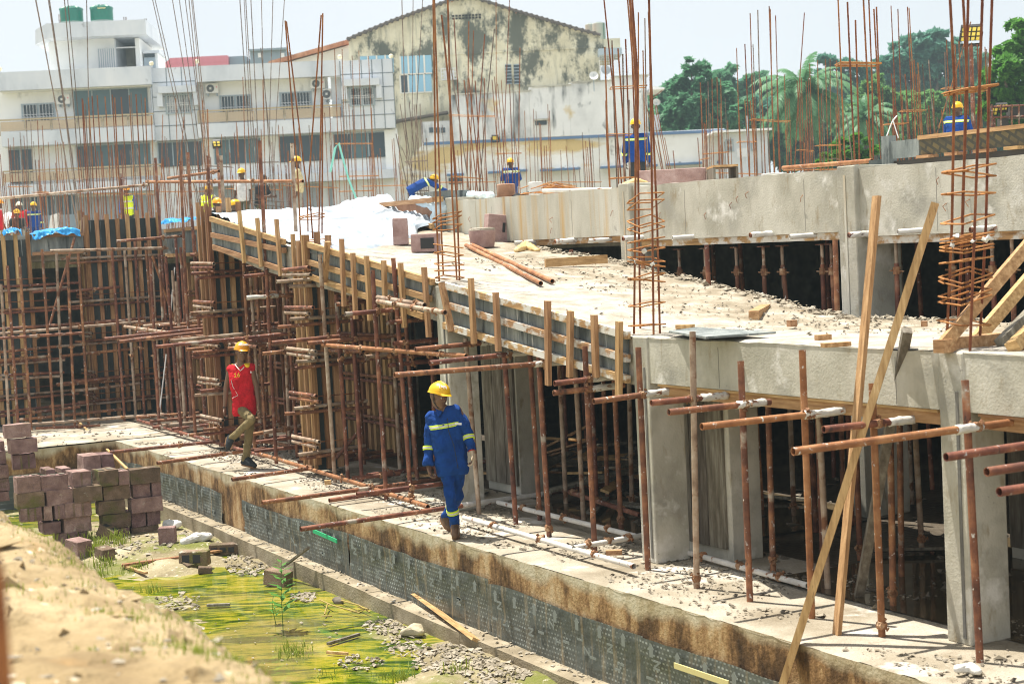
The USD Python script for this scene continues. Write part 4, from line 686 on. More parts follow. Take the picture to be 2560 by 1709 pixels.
for a, b, m, lab in BR:
    p = hz(*a, 2.28); q = dep(*b, (p-CAM)@f0+.6); timber1('timber_brace', p, q, .10, .09, m, lab, .4)
timber1('timber_sill', hz(2346, 866, 2.29), hz(2504, 847, 2.29), .1, .1, 'wood_x', 'timber sill lying at the foot of the slanting braces')
timber1('timber_sill', hz(2534, 862, 2.29), hz(2600, 858, 2.29), .1, .1, 'wood_x', 'short timber sill at the right edge of the deck')
for a, b, z, w, h, m, lab in (((2040, 815), (2037, 806), None, .16, .07, 'wood_x', 'block of timber on the deck beside the rear columns, leftmost of a row'), ):
    pass
OFF = [((1980, 808), 20, 16, 'small square offcut on the deck under the upper beam opening'), ((2000, 783), 18, 12, 'dark offcut at the rear edge of the deck'), ((2154, 820), 8, 14, 'dark upright offcut left of the rear right column'), ((2311, 809), 14, 14, 'pale offcut right of the two long planks on the deck'), ((2058, 843), 38, 14, 'reddish offcut near the front edge of the right deck'), ((2090, 861), 74, 11, 'long thin offcut lying on the front edge of the right deck'), ((1713, 816), 46, 10, 'short board lying beside the grey plywood sheet'),
       ((820+0, 1205), 16, 11, 'small square timber block on the slab left of the two walking men path'), ((1535, 1380), 40, 12, 'bright orange offcut leaning at the foot of the middle column')]
for (x, y), wpx, hpx, lab in OFF:
    z = 2.27 if y < 1000 else .03; p = hz(x, y+hpx/2, z); s = ((p-CAM)@f0)/F; w = wpx*s; h = hpx*s
    th = RC.uniform(-.4, .4); d = (r0*math.cos(th)+f0*math.sin(th))*w/2
    thing1('timber_offcut', bar(p-d+[0, 0, h/2], p+d+[0, 0, h/2], .07, h), 'wood_x', lab, 'offcut')
p = hz(1885, 800, 2.28); q = hz(1915, 787, 2.28); timber1('timber_offcut', p+[0, 0, .05], q+[0, 0, .07], .11, .10, 'wood_x', 'stubby timber offcut lying askew on the deck, right of the middle cage', cat_='offcut')
p, q = vy(1380, 664, 11.0), vy(1465, 658, 11.2); z = deck_z(p[0])
timber1('timber_offcut', [p[0], 10.9, z+.06], [p[0]+.15, 11.75, z+.07], .05, .11, 'wood_y', 'board lying on the ramp below the rusty upper beam', cat_='offcut')
q = np.array([hz(*c, 2.285) for c in ((1672, 832), (1738, 822), (1940, 834), (1764, 847))]); thing1('plywood_sheet', trimesh.Trimesh(np.vstack([q, q+[0, 0, .02]]), quads([[3, 2, 1, 0], [4, 5, 6, 7], [0, 1, 5, 4], [1, 2, 6, 5], [2, 3, 7, 6], [3, 0, 4, 7]]), process=False), 'form_grey', 'thin grey plywood sheet lying on the deck beside the middle cage', 'plywood sheet')
# two tubes lying on the ramp
for (a, b, lab) in (((1165, 613), (1352, 708), 'front one of two orange tubes lying side by side on the ramp'), ((1180, 612), (1381, 703), 'rear one of two orange tubes lying side by side on the ramp')):
    tube(ramp_pt(*a, .045), ramp_pt(*b, .045), 'pipe_orange', lab)
p, q = hz(985, 1468, -.85), hz(1193, 1612, -.93)
timber1('long_plank', p+[0, 0, .12], q+[0, 0, .05], .11, .035, 'wood_x', 'bright plank lying from the footing strip down into the algae water', .5)
p, q = hz(197, 1055, .05), vy(320, 1172, 7.4); q = hz(318, 1172, -.25)
timber1('long_stick', p, q, .04, .03, 'wood_up', 'thin yellow timber leaning from the slab onto the purple blocks')
def floor_pt(px, py):
    p = hz(px, py, -1.0)
    for _ in range(12): p = hz(px, py, max(pit_floor(np.array([[p[0]]]), np.array([[p[1]]]))[0, 0], -1.035))
    p[1] = min(p[1], 7.68); return p
p, q = hz(405, 1252, -.85), hz(495, 1325, -.98); timber1('long_stick', p+[0, 0, .05], q+[0, 0, .05], .05, .03, 'wood_x', 'thin timber on the trench ground right of the block stack')
for a, b, m, w, lab in (((305, 1418), (460, 1397), 'wood_red', .09, 'reddish wet board lying in the muddy water, left of the hollow block'), ((512, 1388), (598, 1375), 'wood_red', .09, 'reddish wet board right of the hollow block in the water'), ((308, 1420), (366, 1438), 'wood_x', .05, 'short stick at the left end of the wet board'), ((518, 1519), (575, 1517), 'wood_old', .05, 'pale stick floating on the green water'), ((820, 1616), (898, 1592), 'wood_old', .04, 'thin grey sticks lying on the yellow water'), ((818, 1637), (870, 1641), 'wood_x', .03, 'thin tan stick near the bottom of the green water')):
    p, q = [c_+[0, 0, .035] for c_ in (floor_pt(*a), floor_pt(*b))]; timber1('timber_scrap', p, q, w, .03, m, lab, cat_='stick')
# ---------------------------------------------------------------- reinforcement
RB = np.random.default_rng(101)
def hoop_pts(c, w, d, tilt, rot=0.):
    pts = []
    for sx, sy in ((-1, -1), (1, -1), (1, 1), (-1, 1), (-1, -1), (-.4, -1.1)):
        x, y = sx*w/2, sy*d/2; x2 = x*math.cos(rot)-y*math.sin(rot); y2 = x*math.sin(rot)+y*math.cos(rot)
        pts.append(np.array(c)+[x2, y2, tilt[0]*x+tilt[1]*y])
    return pts
def cage(label, bars, hoops, y, wd, group=None, spacers=(), r=.011):
    t = Thing('rebar_cage', label, 'rebar cage', group)
    P = []
    for k, pts in enumerate(bars):
        yy = y+(wd[1] if k % 2 else 0)
        Q = [vy(px, py, yy) for px, py in pts]; P.append(Q)
        # smooth the run with a couple of inserted points
        t.part('bar', rod(Q, r, 6), 'rebar', True)
    c0 = np.mean([Q[0] for Q in P], 0)
    for k, hy in enumerate(hoops):
        tl = (RB.normal(0, .12), RB.normal(0, .12))
        if isinstance(hy, tuple): hy, tl = hy[0], hy[1:]
        px = np.mean([np.interp(-hy, [-b[1] for b in pts], [b[0] for b in pts]) for pts in bars])
        c = vy(px, hy, y+wd[1]/2); t.part('tie_hoop', rod(hoop_pts(c, wd[0]+.03, wd[1]+.03, tl), .0075, 5), 'rebar_hoop', True)
    for px, py in spacers:
        c = vy(px, py, y-.01); t.part('cover_block', chips(np.array([c]), np.array([.035]), RB, .8), 'bag_white')
    t.done()
cage('rebar cage rising from the middle column, the tall one in the centre of the photo', [((1585, 834), (1588, 560), (1590, 200), (1570, -60)), ((1601, 834), (1597, 560), (1592, 160), (1576, -60)), ((1634, 836), (1631, 560), (1625, 100), (1621, -60)), ((1650, 838), (1643, 560), (1628, 200), (1622, 30))],
     [(495, .35, 0), (512, .35, 0), (553, -.3, .2), (570, -.2, .2), 600, 622, 648, 660, 691, 700, 760, 812], 9.10, (.22, .25), spacers=((1611, 628), (1589, 652), (1631, 660)))
cage('rebar cage rising from the left pale column on the ramp', [((1098, 703), (1090, 520), (1084, 60), (1082, -50)), ((1109, 705), (1101, 520), (1089, 100), (1084, -50)), ((1142, 700), (1130, 480), (1121, 60), (1118, -50)), ((1149, 703), (1143, 520), (1123, 220), (1104, 38))],
     [(538, .2, .1), (548, .2, .1), 568, 615, 635, 660, 676, 694], 9.10, (.22, .25))
cage('rebar cage over the right pale column, nearest to the camera', [((2366, 874), (2380, 557), (2386, 200), (2372, -60)), ((2392, 878), (2407, 557), (2414, 250), (2422, -60)), ((2425, 878), (2437, 557), (2446, 300), (2458, -60)), ((2448, 880), (2465, 557), (2472, 250), (2482, -60)), ((2405, 560), (2418, 200), (2405, -60))],
     [(226, .1, .1), (222, .05, .1), (420, .0, .14), (436, .0, -.14), 484, 548, (590, .05, .1), (598, .05, .1), (614, -.1, .1), (622, -.1, .1), 650, (688, -.2, .2), (698, -.2, .2), (732, -.1, .2), (746, -.1, .2), 806, 872], 9.08, (.22, .28), spacers=((2392, 590), (2382, 612), (2432, 603), (2462, 600), (2470, 596)))
cage('rebar cage with leaning bars coming through the white tarp', [((752, 608), (745, 450), (713, 52)), ((770, 578), (768, 480), (716, 54)), ((782, 596), (772, 450), (803, 38)), ((797, 588), (800, 420), (807, 34)), ((805, 584), (806, 400), (806, 240))], [538, 545, 600, 606], 9.15, (.24, .26))
# clusters of starter bars standing on the upper slab
def cluster(label, Z, bars, zb=3.86, hoops=(), mat='rebar', r=.011, bend=True, group=None):
    """bars: (base px x, top px x, top px y); base on the slab at distance Z."""
    t = Thing('rebar_cluster', label, 'rebar cluster', group)
    for k, (bx, tx, ty) in enumerate(bars):
        z = Z+RB.uniform(-.35, .35); p = dep(bx, 500, z); p[2] = zb; q = dep(tx, ty, z+RB.uniform(-.2, .2)); m = (p+q)/2+[RB.normal(0, .012), RB.normal(0, .012), 0]; m += (q-p)*[.06, .06, 0]*RB.uniform(-1, 0.2)
        t.part('bar', rod([p, m, q], r*RB.uniform(.85, 1.15), 5), mat if RB.random() < .8 else 'rebar_grey', True)
    for hx0, hx1, hy in hoops:
        a, b = dep(hx0, hy+RB.normal(0, 2), Z-.15), dep(hx1, hy+RB.normal(0, 2), Z-.15)
        n = f0*.4; t.part('tie_hoop', rod([a, b, b+n, a+n, a], .008, 5), 'rebar_hoop' if mat == 'rebar' else 'rebar_grey', True)
    t.done()
def fan(b0, b1, tops, jit=3.):
    """tops [(x,y)], bases spread evenly between b0 and b1."""
    n = len(tops); return [(b0+(b1-b0)*(k+.5)/n+RB.normal(0, jit*.4), x, y) for k, (x, y) in enumerate(tops)]
cluster('tall leaning bars fanning to the left over the white balcony house', 44, fan(188, 206, [(84, -25), (86, -20), (117, -25), (120, -25), (159, -25)]), hoops=((184, 212, 452),), mat='rebar_grey', r=.014)
cluster('single pair of tall bars before the green water tanks', 44, fan(214, 226, [(167, -25), (216, -25)]), mat='rebar_grey', r=.013)
cluster('row of evenly spaced starter bars over the black column form', 37.5, [(x/2.8+14, x/2.8, y/2.8) for x, y in ((575, 690), (580, 700), (598, 728), (618, 684), (645, 672), (680, 668), (735, 676), (785, 664), (803, 684), (848, 680), (905, 668), (918, 650), (952, 660), (987, 658), (1015, 686))], 4.1, r=.0125)
cluster('second lower row of starter bars behind the black column form', 41, [(x/2.8+9, x/2.8, y/2.8) for x, y in ((540, 1045), (555, 1050), (683, 1060), (718, 1140), (783, 1050), (825, 1062), (845, 1050), (910, 1050), (965, 1040), (975, 1060), (1008, 1030), (1060, 810), (1070, 1100), (1140, 1115))], 3.9)
cluster('starter bars behind the workers at the left edge', 50, [(x/2.8+8, x/2.8, y/2.8) for x, y in ((118, 1070), (140, 925), (185, 840), (215, 855), (262, 840), (296, 880), (248, 1120), (268, 1120), (338, 995), (387, 985), (403, 995), (350, 1210), (375, 1210), (430, 1215), (160, 1120))], hoops=((86, 112, 480),), mat='rebar')
cluster('far left edge starter bars', 48, [(x/2.8+8, x/2.8, y/2.8) for x, y in ((-10, 1040), (2, 1080), (22, 1200), (36, 1220), (60, 1290), (75, 1310))], mat='rebar')
cluster('slanted bars leaning right above the left handrail', 46, [(395, 407, 287), (384, 408, 398), (432, 460, 292), (425, 448, 350)])
cluster('tall bars leaning left in front of the tiled bay of the white house', 47, fan(505, 540, [(376, -25), (382, -25), (427, -25), (445, -25), (460, -25), (470, -25), (476, -25), (479, -25)]), hoops=((516, 578, 415), (455, 548, 425)), mat='rebar_grey', r=.012)
cluster('short dense bars in front of the floodlit ground floor window', 45, [(x/2.8+7, x/2.8, y/2.8) for x, y in ((1230, 690), (1288, 690), (1272, 985), (1360, 990), (1380, 990), (1415, 690), (1420, 705), (1450, 765), (1454, 765), (1550, 940), (1575, 955), (1640, 930), (1700, 540), (1738, 895), (1790, 900), (1828, 905), (1840, 560), (1300, 1010), (1475, 1100))], r=.010)
cluster('tall thin bars converging behind the worker in the white shirt', 48, fan(628, 690, [(598, -25), (609, -25), (613, -25), (626, -25), (653, -25), (683, -25), (713, -25), (660, 190), (652, 120)]), mat='rebar_grey', hoops=((640, 695, 405),), r=.012)
cluster('grey galvanised starter frame beside the white shirt worker', 46, [(632, 628, 506), (640, 637, 500), (660, 658, 506), (690, 688, 502), (702, 700, 500)], hoops=((625, 706, 502), (628, 704, 512)), mat='rebar_grey')
cluster('rusty bars in front of the right tiled bay of the white house', 50, [(x/2.8+640+12, x/2.8+640, y/2.8) for x, y in ((550, 345), (603, 345), (672, 390), (720, 355), (788, 395), (480, 790), (515, 745), (590, 750), (622, 600), (650, 730), (675, 770), (755, 770), (807, 755), (868, 1040), (630, 980), (520, 1020))], hoops=((838, 930, 358), (848, 945, 440), (846, 934, 478)))
cluster('tall grey bars converging over the bent over worker', 49, fan(1018, 1078, [(1004, -25), (1033, -25), (1058, -25), (990, 335), (1000, 260), (1012, 300), (1023, 255), (1035, 262), (1040, 262), (1050, 260), (1054, 300), (1066, 345), (1005, 370)]), hoops=((1012, 1068, 404), (1018, 1072, 474), (1018, 1072, 486)), mat='rebar_grey', r=.0125)
cluster('crown of rust red bars spreading in front of the stained yellow gable', 42, fan(1148, 1222, [(1104, 38), (1135, 46), (1172, 54), (1184, 77), (1122, 136), (1212, 86), (1236, 73), (1160, 200), (1172, 196), (1188, 202), (1211, 196)]), hoops=((1122, 1238, 291), (1130, 1208, 445)), r=.0135)
cluster('bars around the worker with lettering on his back', 50, fan(1242, 1305, [(1240, -25), (1275, -25), (1230, 200), (1236, 192), (1244, 210), (1253, 200), (1274, 210), (1282, 198), (1300, 120), (1286, 330)]), hoops=((1242, 1304, 380), (1240, 1300, 495)), r=.012)
cluster('slender bars in front of the small vent of the stained white wall', 52, [(x/2.8+1280+6, x/2.8+1280, y/2.8) for x, y in ((88, 775), (150, 765), (168, 780), (190, 860), (200, 870), (225, 1020), (240, 1020), (250, 730), (262, 775), (118, 960))], r=.011)
cluster('small bunch of short bars in front of the yellow stain', 52, [(x/2.8+1280+9, x/2.8+1280, y/2.8) for x, y in ((495, 995), (515, 990), (545, 985), (560, 985), (528, 1030))], r=.011)
cluster('tall cage of bars around the standing worker in blue', 27., [(x1/2.8+1280, x/2.8+1280, y/2.8) for x, x1, y in ((640, 775, -40), (650, 690, 330), (700, 740, 285), (742, 790, 340), (775, 800, 380), (795, 830, 275), (806, 905, -40), (824, 880, -40), (885, 870, 88), (917, 945, 355), (657, 690, 705), (700, 752, 318), (820, 835, 700), (930, 960, 130))], 3.9, hoops=((1528, 1618, 217), (1518, 1580, 336), (1525, 1590, 441)), r=.0115)
cluster('group of bars leaning left in front of the white yard wall', 46, [(x1/2.8+1280, x/2.8+1280, y/2.8) for x, x1, y in ((940, 1105, 740), (985, 1100, 760), (1010, 1140, 735), (1022, 1090, 985), (1068, 1160, 965), (1128, 1175, 1055), (1000, 1125, 740))], r=.012)
cluster('bars standing before the corner of the low white house', 45, [(x/2.8+1280+7, x/2.8+1280, y/2.8) for x, y in ((1318, 578), (1323, 668), (1358, 688), (1372, 572), (1400, 552), (1435, 542), (1460, 552), (1345, 860), (1378, 855), (1445, 835), (1510, 845), (1300, 965), (1352, 870))], hoops=((1760, 1824, 384), (1754, 1776, 398)), r=.0115)
cluster('tall bars in front of the palm trunk and low house', 38, [(x/2.8+1280+14, x/2.8+1280, y/2.8) for x, y in ((1572, 338), (1630, 310), (1667, 95), (1687, 312), (1720, 72), (1800, 45), (1808, 65), (1583, 700), (1630, 700), (1668, 705), (1678, 535), (1740, 550), (1782, 535), (1845, 110))], hoops=((1880, 1976, 300), (1848, 1892, 352)), r=.012)
cluster('thin bars in front of the palm fronds', 44, [(x/2.8+1900+9, x/2.8+1900, y/2.8) for x, y in ((170, 520), (260, 565), (290, 545), (323, 570), (338, 545), (347, 445), (402, 420), (458, 415), (490, 412), (535, 425), (315, 840), (365, 830), (415, 815), (45, 535), (118, 530))], hoops=((1998, 2034, 373), (2044, 2105, 362)), r=.011)
t_b = [(311, 225, 92)]
cluster('long bar leaning right across the palm', 38, [(1900+232/2.8, 1900+311/2.8, 90/2.8)], r=.012)
cluster('tall rust cage over the rear column left of the upper panels', 24.5, [(1900+x1/2.8, 1900+x/2.8, y/2.8) for x, x1, y in ((545, 605, -40), (612, 675, 15), (668, 705, 142), (722, 785, -40), (760, 800, -40), (797, 880, 65), (815, 885, 50))], 3.86, hoops=((2100, 2204, 154), (2102, 2204, 160)), r=.0125)
cluster('bars tied with a white rope loop', 36, [(1900+x/2.8+22, 1900+x/2.8, y/2.8) for x, y in ((917, 42), (965, 65), (1032, 50), (1043, 57), (920, 515), (1015, 520), (1078, 420), (1105, 440), (1137, 450), (1180, 420), (1100, 520), (540, 800), (605, 805), (745, 840), (810, 785), (955, 770), (915, 785))], hoops=((2215, 2272, 307), (2258, 2316, 274)), r=.0115)
cluster('bent bar leaning far right beneath the floodlight', 38, [(2300, 2427, 55)], r=.012)
cluster('thick group of bars beside the worker at the upper right', 36, [(1900+x/2.8+16, 1900+x/2.8, y/2.8) for x, y in ((1293, 365), (1305, 280), (1365, 312), (1392, 290), (1415, 325), (1440, 300), (1480, 150+150), (1520, 310), (1535, 340), (1585, 345), (1575, 330), (1180, 740), (1210, 760), (1270, 770), (1240, 820))], hoops=((2364, 2472, 222), (2366, 2470, 228)), r=.012)
def thicket(label, x0, x1, n, ytop, Z, mat='rebar', lean=9):
    cluster(label, Z, [(x+lean+RB.normal(0, 2), x, RB.uniform(*ytop)) for x in np.sort(RB.uniform(x0, x1, n))], mat=mat, r=.0105, hoops=((x0+4, x1+4, ytop[1]+(500-ytop[1])*.45),))
for a in (('sparse thin bars left of the crouching workers', 15, 70, 9, (330, 440), 54), ('thin bars standing over the bright blue tarp', 75, 195, 14, (330, 470), 52), ('short thin bars before the left shutters of the white house', 230, 390, 18, (360, 470), 52), ('thin bars between the tall converging bars and the long handrail', 395, 520, 16, (330, 460), 53), ('thin bars behind the white shirt worker', 560, 700, 16, (300, 450), 52), ('thin bars before the right shutters of the white house', 700, 840, 15, (310, 440), 54),
          ('thin bars left of the bent over worker', 900, 1010, 12, (330, 430), 56), ('thin bars between the two workers on the upper slab', 1095, 1235, 14, (250, 420), 54), ('thin bars before the yellow stain of the yard wall', 1380, 1500, 9, (320, 420), 54), ('short thin bars behind the timber box on the slab edge', 1760, 1900, 12, (240, 380), 50), ('thin bars before the palm trunk', 1960, 2100, 14, (200, 360), 48), ('thin bars right of the tall cage at the rear column', 2200, 2340, 14, (170, 330), 44)): thicket(*a)
# ties and odd rebar bits
p = dep(2240, 300, 35.8); pts = [dep(2215, 345, 35.8), dep(2230, 305, 35.8), dep(2242, 290, 35.8), dep(2232, 300, 35.7), dep(2246, 345, 35.7)]
thing1('rope', rod(pts, .012, 6), 'white_plastic', 'white rope tied in a loop round the bars at the right', 'rope', smooth=True)
thing1('hose', rod([dep(826, 430, 47), dep(838, 370, 47), dep(847, 358, 47), dep(858, 400, 47), dep(872, 450, 47), dep(895, 508, 47)], .03, 7), 'hose', 'pale green hose hooked over the bars before the white house', 'hose', smooth=True)
pts = [dep(1300+RB.uniform(0, 100), 477-RB.uniform(0, 12), 27.5+RB.uniform(0, .5)) for _ in range(2)]
t = Thing('rebar_offcuts', 'tangled heap of rusty bar offcuts on the upper slab edge', 'rebar offcuts')
for k in range(16):
    a = dep(1300+RB.uniform(0, 60), 478, 26.6+RB.uniform(0, .6)); a[2] = 3.9+RB.uniform(0, .16); b = a+r0*RB.uniform(.3, .9)+f0*RB.normal(0, .2)+[0, 0, RB.normal(0, .05)]
    t.part('bar', rod([a, (a+b)/2+[0, 0, RB.uniform(0, .08)], b], .008, 5), 'rebar_hoop', True)
t.done()
# ---------------------------------------------------------------- blocks
RK = np.random.default_rng(131)
def px_block(t, x0, y0, x1, y1, X, depth=.2, mat='block', name='block', holes=False):
    """A block whose face fills the photo box, on the plane x = X."""
    c = vx((x0+x1)/2, (y0+y1)/2, X); s = ((c-CAM)@f0)/F; w = (x1-x0)*s/math.cos(math.pi/2-A-math.radians(62.1)+0) ; h = (y1-y0)*s
    return c, w, h
GB = 'purple concrete blocks stacked in the trench'
ROWS = [(92, 350, 238, 448), (240, 345, 402, 442), (425, 325, 540, 415), (575, 315, 690, 408), (692, 318, 757, 402), (762, 302, 942, 393), (95, 445, 262, 538), (266, 427, 428, 520), (432, 408, 602, 500), (605, 405, 765, 490), (780, 388, 888, 475), (890, 383, 948, 470),
        (120, 535, 248, 618), (250, 525, 305, 610), (310, 518, 375, 602), (376, 502, 540, 590), (575, 490, 735, 573), (765, 474, 952, 560), (255, 618, 360, 690), (370, 590, 540, 682), (596, 570, 765, 655), (768, 558, 858, 650), (862, 556, 945, 640),
        (345, 685, 395, 760), (395, 680, 460, 755), (460, 675, 522, 745), (695, 650, 765, 722), (768, 645, 935, 722),
        (488, 228, 592, 318), (592, 222, 668, 308), (265, 310, 325, 345), (358, 305, 420, 340), (25, 45, 185, 125), (55, 130, 217, 215), (80, 222, 215, 310), (0, 145, 30, 205), (-60, 205, 45, 285), (-60, 285, 50, 365), (-60, 365, 55, 440), (-60, 440, 60, 500)]
MOSSY = {3, 5, 6, 9, 20, 27, 8, 16}
TOPB = {0: 'whole block on the top left of the main stack', 3: 'mossy block with a hollow top, left of the gap in the top course', 4: 'narrow broken block beside the gap in the top course', 5: 'large chipped block crowning the right end of the stack', 27: 'green mossy block at the bottom right corner of the stack', 20: 'block with pale cement patch low in the right half of the stack', 28: 'left one of two blocks set back on top of the stack', 29: 'right one of two blocks set back on top of the stack', 32: 'topmost block of the left tower beside the slab', 33: 'second block of the left tower', 34: 'grooved block in the left tower under a scrap of black cloth', 17: 'wide block in the middle of the right column of the stack', 8: 'mossy wide block in the second course, middle of the stack'}
for k, (a, b, c, d) in enumerate(ROWS):
    S = 2.344; x0, y0, x1, y1 = a/S, 1040+b/S, c/S, 1040+d/S
    X = -26.2 if k < 28 else (-26.75 if k in (28, 29, 30, 31) else (-27.0 if k < 35 else -27.3))
    p0, p1 = vx(x0, (y0+y1)/2, X), vx(x1, (y0+y1)/2, X); q0, q1 = vx((x0+x1)/2, y0, X), vx((x0+x1)/2, y1, X)
    yc, zc, w, h = (p0[1]+p1[1])/2, (q0[2]+q1[2])/2, abs(p1[1]-p0[1])-.012, abs(q0[2]-q1[2])-.004
    dj = RK.uniform(-.05, .05); D = .42 if w < .3 else .22
    m = roundbox(X-D+dj, X+dj, yc-w/2, yc+w/2, zc-h/2, zc+h/2, .006)
    m = trimesh.Trimesh(*trimesh.remesh.subdivide_to_size(m.vertices, m.faces, .14)); v = np.array(m.vertices); v += .030*(np.stack([meshkit.fbm(v*7., 3, k), meshkit.fbm(v*7.+9, 3, k+50), meshkit.fbm(v*7.+17, 3, k+90)], -1)-.5); m.vertices = v
    th = RK.normal(0, .05); cc = np.array([X-D/2+dj, yc, 0]); v = np.array(m.vertices)-cc; m.vertices = np.stack([v[:, 0]*math.cos(th)-v[:, 1]*math.sin(th), v[:, 0]*math.sin(th)+v[:, 1]*math.cos(th), v[:, 2]], -1)+cc
    mat = 'block_moss' if k in MOSSY else 'block'
    t = Thing('concrete_block', TOPB.get(k, 'purple grey concrete block in the stack beside the trench'), 'block', GB if k not in TOPB else None); t.part('body', m, mat, False)
    if k in (0, 1, 3, 4, 14, 15, 2, 12, 34):
        n = 3 if w > .3 else 2
        if k in (0, 1, 3, 4):
            for i in range(n): yh = yc-w/2+w*(i+.5)/n; t.part('core_hole', box(X+dj-D*.75, X+dj-D*.25, yh-w/n*.3, yh+w/n*.3, zc+h/2-.006, zc+h/2+.0085), 'rubble_dark')
        else:
            for i in range(n-1): yh = yc-w/2+w*(i+1)/n; t.part('groove', box(X+dj-.012, X+dj+.0085, yh-.013, yh+.013, zc-h/2+.01, zc+h/2-.01), 'block_moss')
    t.done()
def lone_block(name, c, dims, rot, mat, label, holes=None, tilt=0., cat_='block'):
    w, d, h = dims; m = roundbox(-w/2, w/2, -d/2, d/2, 0, h, .012); M_ = trimesh.transformations.euler_matrix(0, tilt, rot); M_[:3, 3] = c
    m = trimesh.Trimesh(*trimesh.remesh.subdivide_to_size(m.vertices, m.faces, .14)); v = np.array(m.vertices); v += .014*(meshkit.fbm(v*9.+c, 3, int(abs(c[0]*77)) % 97)[:, None]-.5); m.vertices = v; m.apply_transform(M_)
    t = Thing(name, label, cat_); t.part('body', m, mat, True)
    for b in holes or []:
        h_ = box(*b); h_.apply_transform(M_); t.part('core_hole', h_, 'black')
    t.done()
face = A+math.pi/2
c = ramp_pt(1003, 612); s = ((c-CAM)@f0)/F
lone_block('concrete_block', c, (37*s, .2, 66*s), math.pi/2-A, 'block_pink', 'purple block standing on end at the foot of the white tarp')
c = ramp_pt(1066, 630); lone_block('concrete_block', c, (.40, .20, .26), math.pi/2-A-.1, 'block_pink', 'purple hollow block lying on its side with its dark square hole facing the camera', [(-.06, .13, -.115, -.05, .05, .20)])
c = ramp_pt(1207, 618); s = ((c-CAM)@f0)/F
t = Thing('concrete_bucket_plug', 'round purple grey lump with a pale top beside the leaning block', 'concrete lump'); t.part('body', lathe(c, [(.0, 0), (.17, 0), (.19, .12), (.2, .24), (.185, .262), (0, .27)]), 'block_pink', 40); t.part('crust', lathe(c+[0, 0, .266], [(.2, -.02), (.19, .012), (.12, .02), (0, .02)]), 'slab_top', 40); t.done()
c = ramp_pt(1240, 606)+f0*.25; lone_block('concrete_block', c, (.36, .24, .42), math.pi/2-A+.3, 'block_pink', 'purple block with a keyhole slot leaning against the rusty upper beam', [(.05, .09, -.135, -.11, .16, .30)], .12)
for px, py, dm, rot, mat, lab, ho, tl in ((488, 1412, (.40, .2, .2), 1.0, 'block_moss', 'mossy hollow block standing in the muddy water on two stones', [(-.15, -.05, -.105, -.09, .05, .16), (0, .1, -.105, -.09, .05, .16)], 0), (616, 1378, (.42, .2, .16), 1.1, 'block_moss', 'hollow block lying beside the footing strip with round holes showing', [(-.17, -.09, -.11, -.09, .05, .12), (-.05, .03, -.11, -.09, .05, .12), (.07, .15, -.11, -.09, .05, .12)], 0),
        (694, 1462, (.32, .22, .2), .7, 'block_moss', 'dark mossy broken block at the edge of the green water by the shovel', None, .15), (420, 1357, (.24, .2, .24), 1.15, 'block', 'square block standing at the right foot of the stack', None, 0), (266, 1345, (.3, .2, .2), .7, 'block_moss', 'perforated broken block tipped over before the stack', [(-.1, -.03, -.08, .08, .19, .203), (.03, .1, -.08, .08, .19, .203)], .5), (196, 1392, (.3, .25, .26), .4, 'block', 'large broken block half behind the sandy bank', None, .1), (262, 1392, (.26, .2, .14), .2, 'block_moss', 'flat broken block in the grass below the stack', None, .1),
        (470, 1425, (.22, .16, .12), .3, 'block_moss', 'mossy stone under the hollow block, left', None, .2), (512, 1432, (.18, .14, .09), 1.3, 'block_moss', 'mossy stone under the hollow block, right', None, .1), (685, 1358, (.24, .14, .1), 1.0, 'wood_old', 'dark square beam end lying on the footing strip', None, 0)):
    lone_block('broken_block', floor_pt(px, py), dm, rot, mat, lab, ho, tl)
for px, py, Z, dm, lab, m in ((1340, 482, 27, (.22, .2, .30), 'white polystyrene block on the upper slab edge', 'bag_white'), (1377, 482, 27.4, (.34, .2, .26), 'pinkish block on the upper slab edge beside a white one', 'block_pink'), (1680, 458, 24.5, (.95, .25, .30), 'long purple block pile on the upper slab edge right of the standing worker', 'block_pink'), (1895, 438, 24, (.3, .2, .10), 'brown block on the upper slab edge', 'block'), (1935, 437, 24, (.32, .25, .16), 'white foam block on the upper slab edge before the palm', 'bag_white')):
    c = dep(px, py, Z); c[2] = 3.84; lone_block('slab_edge_block', c, dm, math.pi/2-A, m, lab)
# open timber box on the slab edge, loose boards
c = dep(1806, 440, 24); t = Thing('timber_box', 'open-ended timber box form lying on the upper slab edge', 'form box'); e = r0; n = f0
for (o, w, h) in (((0, 0, 0), .34, .03), ((0, 0, .25), .34, .03)): p = np.array([c[0], c[1], 3.87+o[2]]); t.part('board', bar(p-e*w/2, p+e*w/2, .8, h), 'wood_y')
for s in (-1, 1): p = np.array([c[0], c[1], 3.99])+e*s*.155; t.part('side', bar(p-n*.4, p+n*.4, .03, .22), 'wood_old')
t.done()
for k, (a, b, lab) in enumerate((((1690, 443), (1800, 440), 'long tan board on the upper slab edge'), ((1720, 447), (1745, 441), 'short tan board on the upper slab edge'), ((1770, 443), (1850, 437), 'thin tan board beside the timber box'))):
    p, q = dep(*a, 23.8), dep(*b, 24.2); p[2] = q[2] = 3.88+.02*k; thing1('loose_board', bar(p, q, .12, .05), 'wood_x', lab, 'board')
p, q = dep(1357, 462, 26.4), dep(1530, 462, 25.2); p[2], q[2] = 3.98, 3.92; tube(p, q, 'pipe_splashed', 'pale tube lying along the upper slab edge under the standing worker')
c = dep(1265, 476, 27.5); c[2] = 3.86; thing1('steel_drum', lathe(c, [(.0, 0), (.15, 0), (.15, .28), (.13, .29), (.0, .29)], 14), 'form_rust', 'rusty steel can on the upper slab edge', 'can', smooth=40)
